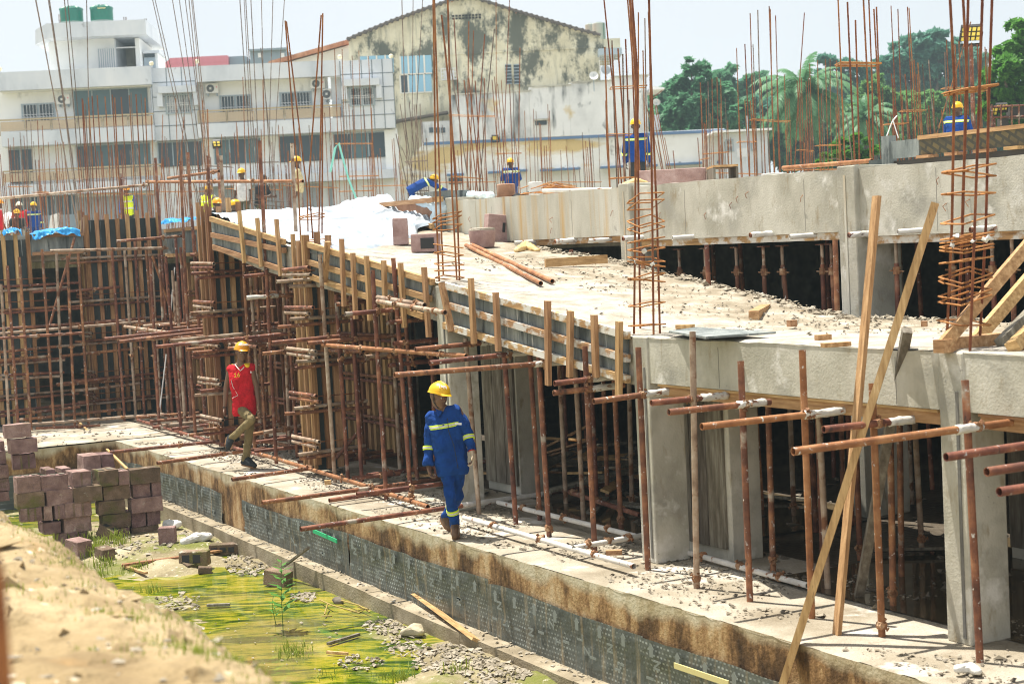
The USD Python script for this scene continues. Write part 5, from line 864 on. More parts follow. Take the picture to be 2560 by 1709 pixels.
p = dep(1290, 480, 27.3); p[2] = 3.93; thing1('dark_bundle', chips(np.array([p+r0*k*.1 for k in range(3)]), np.array([.12]*3), RK, .7), 'dark_cloth', 'dark cloth bundle beside the rusty can', 'bundle')
# upper right panels of the next beam form
def panel(px0, py0, px1, py1, Y, th, mat, lab, extra=True):
    a, b, c, d = vy(px0, py0, Y), vy(px1, py0, Y), vy(px1, py1, Y), vy(px0, py1, Y); return a, b, c, d
t = Thing('upper_formwork', 'patterned plywood beam form with a timber rail along its top, upper right', 'formwork'); Y = 14.2
a, b = vy(2300, 352, Y), vy(2640, 322, Y); zt_, zb_ = 4.75, 4.28
a, b = vy(2298, 350, Y), vy(2680, 320, Y); h = a[2]-vy(2300, 388, Y)[2]
t.part('panel', box(a[0], b[0], Y, Y+.02, a[2]-h, a[2]), 'form_printed'); t.part('top_rail', box(a[0], b[0], Y-.03, Y+.1, a[2]+.002, a[2]+.05), 'wood_x'); t.part('bottom_strip', box(a[0]-.7, b[0], Y+.05, Y+.12, a[2]-h-.22, a[2]-h-.04), 'plywood_dark')
for x in np.linspace(a[0], b[0], 6): t.part('cleat', box(x, x+.22, Y-.06, Y+.1, a[2]-h-.04, a[2]-h-.004), 'wood_x')
t.done()
t = Thing('upper_formwork', 'plain dark grey form panel with a post, left of the patterned plywood', 'formwork'); a, b = vy(2227, 354, Y), vy(2296, 350, Y); h = a[2]-vy(2228, 398, Y)[2]
t.part('panel', box(a[0], b[0], Y+.0, Y+.02, a[2]-h, a[2]), 'form_grey'); p = vy(2216, 340, Y); t.part('post', box(p[0]-.08, p[0]+.06, Y-.02, Y+.1, p[2]-.72, p[2]), 'form_grey'); t.part('board', box(p[0]-.35, p[0]-.09, Y, Y+.02, p[2]-.75, p[2]-.28), 'form_black'); t.done()
p, q = vy(1958, 420, 14.6), vy(2180, 402, 14.4); tube(p, q, 'pipe_orange', 'pinkish tube lying along the upper slab behind the cage at the right')
# ---------------------------------------------------------------- tarps and cloth
def wavy(x0, x1, y0, y1, zf, amp, sc, seed, n=(240, 110), sharp=1.6):
    def fn(X, Y):
        a = fb(X, Y, sc, seed, 5); b = 1-np.abs(2*fb(X*1.6, Y*.8, sc*1.3, seed+5, 3)-1); return zf(X, Y)+amp*(a-.4)+amp*.9*np.maximum(b-.8, 0)*sharp*2
    return grid(np.linspace(x0, x1, n[0]), np.linspace(y0, y1, n[1]), fn)
tw = wavy(0, 1, 0, 1, lambda X, Y: X*0, .0, 1.1, 141)
U = np.array(tw.vertices)[:, 0]; Vv = np.array(tw.vertices)[:, 1]; YY = 9.10+Vv*3.1; XR = np.interp(YY, [9.1, 10.4, 12.2], [-22.5, -23.3, -25.4])+.18*np.sin(YY*3.1)+.1*np.sin(YY*9.); XX = -27.95+(XR+27.95)*U
e_ = np.minimum(np.minimum(U*8, (1-U)*12), 1.); w1 = fb(XX, YY, 1.0, 141, 5); w2 = 1-np.abs(2*fb(XX*1.4, YY*.7, 1.3, 146, 3)-1); w3 = 1-np.abs(2*fb(XX*.8+YY*.5, YY*1.6-XX*.3, 2.4, 149, 3)-1)
tw.vertices = np.stack([XX, YY, deck_z(XX)+.022+e_*np.maximum(.085*(w1-.36)+.26*np.maximum(w2-.80, 0)+.20*np.maximum(w3-.86, 0), -.004)-.05*np.clip(1-e_*4, 0, 1)+.10*np.clip(-26.6-XX, 0, 1.)+.16*np.clip(YY-11.2, 0, 1)], -1)
thing1('white_tarp', tw, 'tarp_white', 'big crumpled white tarp spread over the upper half of the ramp', 'tarp', smooth=True)
def heap(name, pts, r, mat, label, seed, squash=.8, sc=2.5):
    ms = [m3.Manifold.sphere(rr, 16).scale((1, 1, squash)).translate(tuple(p)) for p, rr in zip(pts, r)]; hulls = [m3.Manifold.batch_hull([ms[i], ms[i+1]]) for i in range(len(ms)-1)] or ms
    m = hulls[0]
    for h in hulls[1:]: m = m+h
    m = tri(m.refine_to_length(max(.05, np.mean(r)*.30))); v = np.array(m.vertices); nrm = np.array(m.vertex_normals); k = np.mean(r)
    f = meshkit.fbm(v*sc/k*.35, 5, seed); g = 1-np.abs(2*meshkit.fbm(v*sc/k*.3*np.array([1, 1, .6]), 3, seed+7)-1); m.vertices = v+nrm*((f-.5)*k*.9+(g-.75)*k*.55)[:, None]
    return thing1(name, m, mat, label, name.split('_')[-1], smooth=True)
PENDING = [(((668, 532), (740, 528), (800, 527), (850, 517), (905, 508), (935, 514)), 'tarp_pale', 'bunched pale blue tarp along the top edge of the white tarp', 151), (((545, 545), (590, 534), (630, 530), (668, 532)), 'tarp_white', 'bunched white tarp at the left tip of the ramp', 152)]
heap('hanging_tarp', [vy(x, y, 12.1) for x, y in ((1030, 500), (1075, 505), (1100, 515), (1095, 555), (1085, 585))], [.07, .1, .14, .12, .09], 'tarp_pale', 'pale tarp hanging in folds left of the rusty upper beam', 153, 1.)
heap('pale_blue_tarp', [vy(x, y, 12.6) for x, y in ((1140, 490), (1180, 489), (1230, 488))], [.05, .07, .05], 'tarp_pale', 'pale tarp strip on the upper slab edge at the end of the rusty beam', 154, 1.)
def drape(name, top, mat, label, drop, seed, wide=.5, nrm=None):
    """Creased sheet lying over an edge: runs along the top points, bunched up, with a ragged hem hanging in front."""
    top = np.array(top); n = 70; u = np.linspace(0, 1, n); T_ = np.stack([np.interp(u, np.linspace(0, 1, len(top)), top[:, k]) for k in range(3)], -1); m = 14; rr = np.random.default_rng(seed)
    nrm = -f0 if nrm is None else nrm; V = np.zeros((n, m, 3)); ph = meshkit.fbm(np.stack([u*9, u*0+seed, u*0], -1), 4, seed); hem = .4+1.2*meshkit.fbm(np.stack([u*7, u*0+seed, u*0+5], -1), 4, seed+1)
    for j in range(m):
        v = j/(m-1); w = meshkit.fbm(np.stack([u*14, u*0+v*2.5, u*0+seed], -1), 4, seed+2)-.5
        back = np.clip(.55-v, 0, 1)/.55; dn = np.clip(v-.55, 0, 1)/.45
        V[:, j] = T_-nrm*(back*wide)[..., None] if np.ndim(back) else T_-nrm*back*wide
        V[:, j] += nrm*(.05+.10*w*dn+.06*dn)[:, None]; V[:, j, 2] += .16*(ph-.42)*(1-dn)*np.sin(np.clip(v/.55, 0, 1)*math.pi*.5)+.09*w*(1-dn)-drop*dn*hem
    i = np.arange(n*m).reshape(n, m); thing1(name, trimesh.Trimesh(V.reshape(-1, 3), quads(np.stack([i[:-1, :-1], i[1:, :-1], i[1:, 1:], i[:-1, 1:]], -1).reshape(-1, 4)), process=False), mat, label, 'tarp', smooth=True)
E1 = np.array([1., 0, 0])
for pts_, m_, l_, s_ in PENDING: drape('pale_blue_tarp', [dep(x, y, 34.5) for x, y in pts_], m_, l_, .16, s_, .9)
drape('blue_tarp', [vx(x, y, -35.4) for x, y in ((78, 588), (105, 578), (150, 570), (198, 577))], 'tarp_blue', 'bright blue tarp over the beam form between the black column forms', .10, 155, .8, E1)
drape('blue_tarp', [vx(x, y, -35.4) for x, y in ((6, 580), (28, 575), (40, 568), (52, 582))], 'tarp_blue', 'bright blue tarp corner at the left edge of the photo', .06, 156, .6, E1)
drape('blue_tarp', [vy(x, y, 10.46) for x, y in ((412, 553), (445, 550), (480, 548))], 'tarp_blue', 'blue tarp strip between the black column form and the ramp tip', .05, 157, .4, np.array([0, -1., 0]))
t = Thing('kerb_formwork', 'rusty orange form panel with timber edges behind the white tarp', 'formwork'); 
P = [vy(x, y, 12.0) for x, y in ((845, 506), (1085, 497), (1085, 560), (918, 516))]
a, b = vy(985, 512, 12.0), vy(1080, 505, 12.05); c, d = vy(1080, 566, 12.05), vy(985, 540, 12.0)
t.part('panel', trimesh.Trimesh(np.array([a, b, c, d]+[q+[0, .02, 0] for q in (a, b, c, d)]), quads([[0, 1, 2, 3], [4, 7, 6, 5], [0, 4, 5, 1], [1, 5, 6, 2], [2, 6, 7, 3], [3, 7, 4, 0]]), process=False), 'form_rust')
a2, d2 = vy(922, 514, 12.0), vy(922, 522, 12.0); t.part('panel', trimesh.Trimesh(np.array([a2, a-[.01, 0, 0], d-[.01, 0, 0], d2]+[q+[0, .02, 0] for q in (a2, a, d, d2)]), quads([[0, 1, 2, 3], [4, 7, 6, 5], [0, 4, 5, 1], [1, 5, 6, 2], [2, 6, 7, 3], [3, 7, 4, 0]]), process=False), 'form_grey')
t.part('rail', bar(vy(916, 516, 11.94), vy(1085, 499, 11.94), .06, .075), 'wood_x'); t.part('rail', bar(vy(914, 528, 11.94), vy(1082, 566, 11.94), .06, .08), 'wood_x'); t.done()
heap('paper_sack', [ramp_pt(x, y)+[0, 0, .03] for x, y in ((1290, 632), (1315, 622), (1345, 630))], [.03, .09, .03], 'sack', 'crumpled tan paper sack against the foot of the rusty upper beam', 158, .9, 2.)
heap('rubble_bag', [dep(x, y, 23.8) for x, y in ((1565, 460), (1590, 455), (1612, 458))], [.04, .065, .05], 'sack', 'tan sack at the feet of the standing worker on the upper slab', 160, .8, 2.)
heap('white_bag', [floor_pt(x, y)+[0, 0, .08] for x, y in ((420, 1320), (450, 1322))], [.08, .07], 'bag_white', 'white plastic bag on rubble right of the block stack', 161, .8)
heap('white_bag', [floor_pt(x, y)+[0, 0, .06] for x, y in ((460, 1365), (495, 1352), (520, 1350))], [.05, .10, .07], 'bag_white', 'greenish white plastic bag heap on rubble before the footing', 162, .8)
heap('sand_bag', [floor_pt(x, y)+[0, 0, .06] for x, y in ((1012, 1592), (1040, 1588), (1060, 1592))], [.04, .085, .05], 'sack_pale', 'pale torn sand bag slumped in the yellow water', 163, .9)
heap('plaster_lump', [hz(x, y, .05) for x, y in ((2395, 1672), (2425, 1668), (2445, 1675))], [.03, .05, .03], 'bag_white', 'white plaster lump on the slab by the right column', 164, .8)
# shovel: round white blade with a wooden handle
c = floor_pt(742, 1434)+[0, 0, .03]; q = vy(772, 1378, 7.78)
t = Thing('mixing_tray', 'round white plate with a wooden paddle in it at the edge of the green water', 'plate'); t.part('plate', lathe(c, [(0, 0), (.13, 0), (.19, .022), (.185, .03), (.13, .012), (0, .012)], 22), 'bag_white', 40); t.done()
thing1('wooden_paddle', bar(c+[0, 0, .04], q+[0, 0, .05], .045, .025), 'wood_old', 'wooden paddle standing in the round white plate against the footing', 'paddle')
# ---------------------------------------------------------------- rubble and plants
def scatter(px0, px1, py0, py1, n, z, sz, r, zf=None):
    P = [];
    for _ in range(n):
        p = hz(r.uniform(px0, px1), r.uniform(py0, py1), z); P.append(p)
    P = np.array(P)
    if zf is not None: P[:, 2] = zf(P[:, 0], P[:, 1])
    return P, r.uniform(.3, 1., n)**2*sz+.006
R = np.random.default_rng(171)
N3_ = lambda v: np.asarray(v, float)/np.linalg.norm(v)
def slab_debris(n, x0, x1, y0, y1, sz, mat, name, clump=.5):
    P = np.stack([R.uniform(x0, x1, n*3), R.uniform(y0, y1, n*3), np.zeros(n*3)], -1); P = P[meshkit.fbm(P*1.1+3, 3, 5) > clump][:n]; P[:, 2] = .012
    struct(name, chips(P, R.uniform(.25, 1., len(P))**2.2*sz+.007, R), mat, kind='stuff', label='small broken stones and flakes lying on the slab')
slab_debris(3200, -30, -5, 8.2, 9.9, .026, 'rubble', 'slab_rubble'); slab_debris(1700, -30, -5, 8.2, 10.5, .026, 'rubble_dark', 'slab_rubble', .46); slab_debris(260, -30, -8, 8.5, 9.6, .05, 'rubble', 'slab_rubble', .45)
slab_debris(900, -47, -30.7, 5.2, 8.8, .05, 'rubble_dark', 'slab_rubble', .3); slab_debris(600, -30, -8, 9.6, 14, .09, 'rubble_dark', 'slab_rubble', .4)
n = 2200; P = np.stack([R.uniform(-21, -5, n), 9.2+2.45*R.uniform(0, 1, n)**.6, np.zeros(n)], -1); P = P[meshkit.fbm(P*1.2, 3, 15)+.12*(P[:, 1]-10.2) > .48]; P[:, 2] = deck_z(P[:, 0])+.012
k = R.random(len(P)) < .5; struct('deck_rubble', chips(P[k], R.uniform(.2, 1., k.sum())**3*.026+.006, R), 'rubble_dark', kind='stuff', label='dark flakes and crumbs scattered on the ramp'); struct('deck_rubble', chips(P[~k], R.uniform(.2, 1., (~k).sum())**3*.028+.006, R), 'rubble', kind='stuff', label='pale flakes and crumbs scattered on the ramp')
n = 500; X = R.uniform(-22, -12.5, n); P = np.stack([X, deck_rear(X)-R.uniform(-.02, .22, n), deck_z(X)+.02], -1); struct('deck_rubble', chips(P, R.uniform(.2, 1., n)**1.8*.05+.01, R), 'rubble', kind='stuff', label='broken concrete crumbs along the rear edge of the ramp')
PL = []; SZ = []
for px, py, rx, ry, n, sz in ((620, 1405, 60, 30, 260, .06), (520, 1345, 70, 25, 260, .07), (990, 1560, 80, 28, 260, .055), (1140, 1650, 110, 40, 420, .06), (1240, 1690, 90, 30, 260, .055), (760, 1486, 35, 12, 90, .05), (330, 1375, 120, 30, 200, .07), (1010, 1610, 60, 25, 90, .05), (450, 1500, 60, 25, 90, .06), (900, 1650, 60, 20, 80, .05), (800, 1400, 200, 60, 60, .04), (700, 1600, 200, 80, 50, .035)):
    for _ in range(n):
        a = R.uniform(0, 2*math.pi); q = R.uniform(0, 1)**.6; p = hz(px+rx*q*math.cos(a), py+ry*q*math.sin(a), -1.0)
        if p[1] < 7.78: PL.append(p); SZ.append(R.uniform(.2, 1)**2*sz*.75+.01)
PL = np.array(PL); PL[:, 2] = np.maximum(pit_floor(PL[:, 0], PL[:, 1]), -1.03)+.012; struct('trench_rubble', chips(PL, np.array(SZ), R), 'rubble', kind='stuff', label='pale broken stones in the trench')
P = np.stack([R.uniform(-31, -8, 400), R.uniform(7.86, 8.04, 400), np.zeros(400)], -1); P[:, 2] = foot_z(P[:, 0])+.01; struct('footing_rubble', chips(P, R.uniform(.01, .035, 400), R), 'rubble', kind='stuff', label='crumbs on the footing strip')
def blades(P, h, w, r, lean=.5):
    n = len(P); th = r.uniform(0, 2*math.pi, n); d = np.stack([np.cos(th), np.sin(th), 0*th], -1); s = np.stack([-np.sin(th), np.cos(th), 0*th], -1)*w[:, None]; l = r.uniform(.1, lean, n)[:, None]
    m = P+d*l*h[:, None]*.35+[0, 0, 1]*h[:, None]*.6; t = P+d*l*h[:, None]+[0, 0, 1]*h[:, None]*r.uniform(.7, 1, n)[:, None]
    V = np.stack([P-s, P+s, m-s*.8, m+s*.8, t], 1).reshape(-1, 3); f = np.array([[0, 1, 3], [0, 3, 2], [2, 3, 4]]); return trimesh.Trimesh(V, (f[None]+5*np.arange(n)[:, None, None]).reshape(-1, 3), process=False)
def tufts(spots, zf, hh, per, w=.006):
    P = []; H = []
    for (p, k) in spots:
        n = int(per*k); q = p+R.normal(0, 1, (n, 3))*[.09*k**.5, .09*k**.5, 0]; P.append(q); H.append(R.uniform(.4, 1, n)*hh*k**.4)
    P = np.vstack(P); H = np.concatenate(H); P[:, 2] = zf(P); return blades(P, H, np.full(len(P), w), R)
def zfloor(P): return pit_floor(P[:, 0], P[:, 1])-.01
SP = [(floor_pt(x, y), k) for x, y, k in ((215, 1350, 1.5), (240, 1370, 1.6), (190, 1380, 1.2), (230, 1400, 1.6), (285, 1350, 1.2), (300, 1360, .9), (180, 1350, 1.), (260, 1415, 1.), (250, 1440, .8), (340, 1425, .8), (380, 1480, .9), (740, 1625, 1.3), (735, 1640, 1.1), (830, 1690, 1.), (1000, 1700, .8), (1150, 1680, .6), (960, 1690, .7), )]
struct('trench_grass', tufts(SP, zfloor, .22, 60), 'grass', kind='stuff', label='green grass tufts growing in the trench')
SPB = []
for x, y, Z, k in ((180, 1490, 7.6, 1.2), (170, 1480, 7.8, 1.2), (330, 1520, 6.3, 1.6), (360, 1530, 6.2, 1.4), (440, 1580, 5.8, 1.4), (470, 1600, 5.7, 1.6), (510, 1620, 5.5, 1.2), (200, 1530, 7., 1.), (110, 1550, 6.5, .9), (30, 1650, 4.6, 1.3), (100, 1380, 8.4, 1.), (60, 1330, 8.9, .9), (700, 1690, 4.9, 1.), (620, 1650, 5.3, 1.), (250, 1600, 5.4, .6), (130, 1420, 8., .8), (560, 1600, 5.6, 1.2)):
    SPB.append((dep(x, y, Z), k))
def zbank(P):
    d = P-CAM; return bank_height(d@r0, d@f0)-.01
struct('bank_grass', tufts(SPB, zbank, .045, 80, .002), 'grass', kind='stuff', label='pale green grass tufts on the sandy bank')
n = 260; T_ = R.uniform(3.2, 10, n); S_ = R.uniform(-.42, .12, n)*T_; P = CAM*[1, 1, 0]+S_[:, None]*r0+T_[:, None]*f0; P[:, 2] = bank_height(S_, T_); struct('bank_clods', chips(P, R.uniform(.2, 1, n)**2*.07+.015, R, .55), 'sand', kind='stuff', label='crumbly sand clods on the bank')
n = 900; T_ = R.uniform(3.2, 10, n); S_ = R.uniform(-.42, .12, n)*T_; P = CAM*[1, 1, 0]+S_[:, None]*r0+T_[:, None]*f0; P[:, 2] = bank_height(S_, T_)+.01; struct('bank_pebbles', chips(P, R.uniform(.2, 1, n)**3*.022+.004, R), 'rubble', kind='stuff', label='small stones on the sandy bank')
# scrap timber thrown about in the shade
t = Thing('timber_heap', 'heap of scrap boards in the shade right of the boarded inner column', 'timber heap')
for k in range(26):
    p = hz(R.uniform(1360, 1560), R.uniform(1135, 1250)); d = N3_(R.normal(size=3)*[1, 1, .12]) * R.uniform(.5, 1.5); p[2] = R.uniform(.04, .3); t.part('board', bar(p-d/2, p+d/2, R.uniform(.08, .16), .03, R.uniform(-.4, .4)), 'wood_old' if R.random() < .6 else 'wood_x')
t.done()
for k in range(14):
    x, y = R.uniform(-23, -9), R.uniform(9.9, 12.5); d = N3_(R.normal(size=3)*[1, 1, .05])*R.uniform(.6, 1.6); p = np.array([x, y, .06]); thing1('scrap_board', bar(p-d/2, p+d/2, .11, .03, R.uniform(-.3, .3)), 'wood_old' if k % 3 else 'wood_x', 'scrap board lying in the shade under the decks', 'board', 'scrap boards under the decks')
# single plants in the trench
def weed(px, py, h, label, seed, n=26):
    r = np.random.default_rng(seed); p = floor_pt(px, py); t = Thing('weed', label, 'plant'); top = p+[r.normal(0, .03), r.normal(0, .03), h]; t.part('stem', rod([p, (p+top)/2+r.normal(0, .01, 3), top], .005, 5, r2=.002), 'leaf_bright')
    V = []; Fq = []
    for k in range(n):
        u = .25+.75*k/n; c = p+(top-p)*u; th = k*2.4; d = np.array([math.cos(th), math.sin(th), .25]); s = np.cross(d, [0, 0, 1]); L = h*.30*(1.15-u*.7); w = L*.16; b = len(V); V += [c, c+d*L*.5+s*w, c+d*L, c+d*L*.5-s*w]; Fq.append([b, b+1, b+2, b+3])
    t.part('leaves', trimesh.Trimesh(np.array(V), quads(Fq), process=False), 'leaf_bright'); t.done()
weed(708, 1578, .82, 'tall leafy weed standing alone in the green water', 1, 40); weed(690, 1560, .35, 'small leafy weed beside the tall one in the green water', 2)
t = Thing('dry_stalks', 'bent yellow dry stalks lying over the green water before the plank', 'stalks')
for k, pts in enumerate((((800, 1508), (830, 1528), (900, 1542), (960, 1530), (1020, 1512)), ((915, 1500), (940, 1522), (955, 1535)), ((880, 1538), (950, 1534), (1035, 1505)), ((812, 1545), (820, 1525)), ((805, 1550), (830, 1556)))): t.part('stalk', rod([floor_pt(x, y)+[0, 0, .05+.03*(i % 2)] for i, (x, y) in enumerate(pts)], .009, 5), 'dry_stalk', True)
t.done()
heap('dead_leaf_clump', [floor_pt(x, y)+[0, 0, .03] for x, y in ((885, 1502), (897, 1496))], [.05, .05], 'rubble_dark', 'brown withered leaf clump in the green water', 165)
# dark blurred post right in front of the lens at the left edge
p = dep(-8, 1470, 2.2); thing1('rusty_post', rod([p+[0, 0, -1.2], p+[0, 0, .02], p+[-.004, -.006, .06]], .014, 10, r2=.008), 'rebar', 'dark rusty post tip, blurred, at the left edge in front of the bank', 'post', smooth=40)
p = dep(548, 1705, 4.6); s_, t_ = (p-CAM)@r0, (p-CAM)@f0; z = float(bank_height(np.array([s_]), np.array([t_]))[0]); thing1('blue_white_litter', chips(np.array([[p[0], p[1], z+.02]]), np.array([.05]), R, .6), 'tarp_pale', 'small blue white scrap of litter on the sandy bank at the bottom edge', 'litter')
# ---------------------------------------------------------------- people
N3 = lambda v: np.asarray(v, float)/np.linalg.norm(v)
def sph(c, r, seg=12): return m3.Manifold.sphere(float(r), seg).translate(tuple(map(float, c)))
def cap(a, ra, b, rb, seg=12): return m3.Manifold.batch_hull([sph(a, ra, seg), sph(b, rb, seg)])
def hull(L, seg=12): return m3.Manifold.batch_hull([sph(c, r, seg) for c, r in L])
def union(L): return m3.Manifold.batch_boolean(L, m3.OpType.Add)
def finish(m, fine, wr=0., seed=0, it=8, sc=6.):
    if fine: m = m.refine_to_length(fine)
    t = tri(m)
    if fine:
        t.merge_vertices(); trimesh.smoothing.filter_taubin(t, iterations=it)
        if wr:
            v = np.array(t.vertices); n = np.array(t.vertex_normals); f = meshkit.fbm(v*sc*np.array([1, 1, .8]), 4, seed); g = 1-np.abs(2*meshkit.fbm(v*sc*1.3, 2, seed+5)-1); t.vertices = v+n*((f-.5)*wr+(g-.8)*wr*.5)[:, None]
    return t
def basis(fwd, upv):
    z = N3(upv); y = np.asarray(fwd, float); y = N3(y-z*(y@z)); x = np.cross(y, z); return np.stack([x, y, z])   # rows: right, forward, up
def head_parts(c, B, seg):
    L = lambda x, y, z: c+np.array([x, y, z])@B
    P = [hull([(L(0, -.02, .03), .092), (L(0, .02, .035), .082), (L(0, -.01, .06), .08)], seg), hull([(L(0, .03, .02), .066), (L(.034, .05, -.015), .034), (L(-.034, .05, -.015), .034), (L(.03, .03, -.07), .028), (L(-.03, .03, -.07), .028), (L(0, .062, -.098), .022), (L(0, -.02, -.02), .07)], seg),
         hull([(L(.026, .076, .028), .018), (L(-.026, .076, .028), .018)], seg), hull([(L(0, .086, .018), .009), (L(0, .106, -.022), .013)], 8), cap(L(.014, .092, -.028), .010, L(-.014, .092, -.028), .010, 8), cap(L(.018, .080, -.054), .009, L(-.018, .080, -.054), .009, 8), cap(L(.014, .078, -.068), .010, L(-.014, .078, -.068), .010, 8)]
    for s in (-1, 1): P.append(hull([(L(s*.082, -.005, .02), .014), (L(s*.084, -.012, .005), .016), (L(s*.078, 0, -.025), .011)], 8))
    return P
def helmet_mesh(c, B, sc=1.):
    L = lambda x, y, z: c+np.array([x, y, z])*sc@B
    d = m3.Manifold.sphere(1., 32).scale((.112, .138, .118)).translate((0, 0, .062)); d = d-m3.Manifold.cube((1, 1, 1), True).translate((0, 0, -.438))
    rim = m3.Manifold.cylinder(.012, .122, .119, 40).scale((1, 1.19, 1)).translate((0, 0, .050))
    vis = m3.Manifold.batch_hull([m3.Manifold.cylinder(.010, .09, .088, 24).translate((0, .055, .048)), m3.Manifold.cylinder(.008, .075, .073, 24).translate((0, .105, .036))])
    rid = m3.Manifold.batch_hull([m3.Manifold.sphere(.012, 8).translate((0, y, .062+.118*math.sqrt(max(0, 1-(y/.138)**2))-.004)) for y in (-.09, -.05, 0, .05, .09)])
    t = tri(d+rim+vis+rid); v = np.array(t.vertices)*sc@B+c; return trimesh.Trimesh(v, t.faces, process=False)
def hand_parts(w, d, nrm, side, seg=7, curl=.55, s=1.):
    """w wrist, d along the hand, nrm towards the palm, side: +1 thumb on nrm x d side."""
    d, nrm = N3(d), N3(nrm-N3(d)*(np.dot(nrm, N3(d)))); lat = np.cross(nrm, d)*side; P = []
    P.append(hull([(w, .025*s), (w+d*.035*s+lat*.022*s, .019*s), (w+d*.035*s-lat*.022*s, .017*s), (w+d*.085*s+lat*.026*s, .014*s), (w+d*.08*s-lat*.030*s, .013*s)], seg))
    for k, (o, ln) in enumerate(((.030, .070), (.010, .078), (-.010, .072), (-.029, .056))):
        p = w+d*.085*s+lat*o*s; a = curl*(.8+.12*k)
        for j, f in enumerate((.42, .33, .25)):
            ang = a*(j+.6); q = p+(d*math.cos(ang)+nrm*math.sin(ang))*ln*f*s*1.1; P.append(cap(p, (.0095-.0012*j)*s, q, (.0086-.0012*j)*s, seg)); p = q
    p = w+d*.03*s+lat*.026*s
    for f, dd in ((.045, d*.75+lat*.6+nrm*.25), (.032, d*.95+lat*.12+nrm*.4)):
        q = p+N3(dd)*f*s; P.append(cap(p, .0115*s, q, .0095*s, seg)); p = q
    return P
def band(a, b, u0, u1, ra, rb, n=20):
    """Ring of tape round a limb between fractions u0 and u1 of a -> b."""
    a, b = np.asarray(a, float), np.asarray(b, float); p, q = a+(b-a)*u0, a+(b-a)*u1; return rod([p, (p+q)/2, q], ra+(rb-ra)*u0, n, True, ra+(rb-ra)*u1)
def person(label, J, W, group=None, fine=None, seed=0):
    """J joints in the world; W what is worn. All on one Xform: body (one continuous surface), clothes, helmet."""
    t = Thing('person', label, 'person', group); seg = 14 if fine else 8
    hB = J['hB']; hd = J['head']; X = J['chB'][0]; Yf = J['chB'][1]; k = W.get('girth', 1.)
    sk = W.get('skin', 'skin'); body = head_parts(hd, hB, seg)
    neckb = J['neck']; body.append(cap(hd+np.array([0, -.02, -.06])@hB, .055, neckb, .062, seg)); body.append(hull([(neckb-[0, 0, .03], .06), (J['sL'], .045), (J['sR'], .045), (J['chest'], .08)], seg))
    body.append(hull([(J['chest']-X*.05, .078), (J['chest']+X*.05, .078), (J['pel']-X*.05, .078), (J['pel']+X*.05, .078)], seg))
    for s in 'LR':
        body += [cap(J['s'+s], .052, J['e'+s], .040, seg), cap(J['e'+s], .040, J['w'+s], .027, seg)]
        hdir = N3(J['w'+s]-J['e'+s]) if 'h'+s not in J else N3(J['h'+s]-J['w'+s])
        body += hand_parts(J['w'+s], hdir, J.get('p'+s, -X if s == 'R' else X), -1 if s == 'R' else 1, 8 if fine else 5, W.get('curl', .5))
        body += [cap(J['k'+s], .040, J['hp'+s], .06, seg), cap(J['k'+s], .040, J['a'+s], .030, seg), hull([(J['a'+s], .036), (J['a'+s]+(J['t'+s]-J['a'+s])*.2-[0, 0, .02], .036), (J['t'+s], .026)], seg)]
    t.part('body', finish(union(body), fine and fine*.7, 0, it=6), sk, True)
    # torso garment
    ex = W.get('ease', .022); hem = J['pel']+(J['pel']-J['chest'])*W.get('hem', .25); hk = W.get('hemw', 1.)
    tor = [hull([(J['sL']+X*.0-[0, 0, .015], .055+ex), (J['sR']-[0, 0, .015], .055+ex), (J['chest']-X*.075, .105*k+ex), (J['chest']+X*.075, .105*k+ex), (neckb-[0, 0, .075], .06+ex)], seg),
           hull([(J['chest']-X*.075, .105*k+ex), (J['chest']+X*.075, .105*k+ex), (J['pel']-X*.075*hk, .105*k+ex), (J['pel']+X*.075*hk, .105*k+ex)], seg), hull([(J['pel']-X*.075*hk, .105*k+ex), (J['pel']+X*.075*hk, .105*k+ex), (hem-X*.085*hk, .095*k+ex), (hem+X*.085*hk, .095*k+ex)], seg)]
    dn = N3(hem-J['pel']); cut = hem+dn*.055
    torso = union(tor); torso = torso.trim_by_plane(tuple(-dn), float(-dn@cut))
    def sleeves(grow, u=1.):
        out = []
        for s in 'LR':
            if W.get('sleeve', 'long') == 'none': continue
            e = J['e'+s]; w = J['w'+s]; a = .058+ex*.6+grow; b = .046+ex*.5+grow; c = .038+ex*.7+grow
            out.append(cap(J['s'+s], a, e, b, seg))
            if W.get('sleeve', 'long') == 'long':
                q = e+(w-e)*.93; m = cap(e, b, q, c, seg); d = N3(w-e); out.append(m.trim_by_plane(tuple(-d), float(-d@(e+(w-e)*.95))))
            elif W['sleeve'] == 'short': d = N3(e-J['s'+s]); out[-1] = out[-1].trim_by_plane(tuple(-d), float(-d@(J['s'+s]+(e-J['s'+s])*.75)))
        return out
    top = union([torso]+sleeves(0)); it = t.part('jacket' if W.get('sleeve', 'long') == 'long' else 'shirt', finish(top, fine, W.get('wr', .02), seed), W['top'], True)
    if W.get('collar') and fine:
        for s in (-1, 1): t.part('collar', hull([(neckb+X*s*.035+Yf*.065-[0, 0, .02], .010), (neckb+X*s*.075-[0, 0, -.005], .012), (neckb+X*s*.065-Yf*.06+[0, 0, .015], .012), (neckb+X*s*.075+Yf*.075-[0, 0, .065], .008)], 10), W['top'], True)
    # trousers
    leg = [hull([(J['hpL'], .09*k+.012), (J['hpR'], .09*k+.012), (J['pel'], .11*k), (J['pel']+(J['chest']-J['pel'])*.2, .10*k)], seg)]
    for s in 'LR':
        a = J['k'+s]+(J['a'+s]-J['k'+s])*W.get('cuff', .86); leg += [cap(J['hp'+s], .090*k+.004, J['k'+s], .063, seg), cap(J['k'+s], .063, a, .056, seg)]
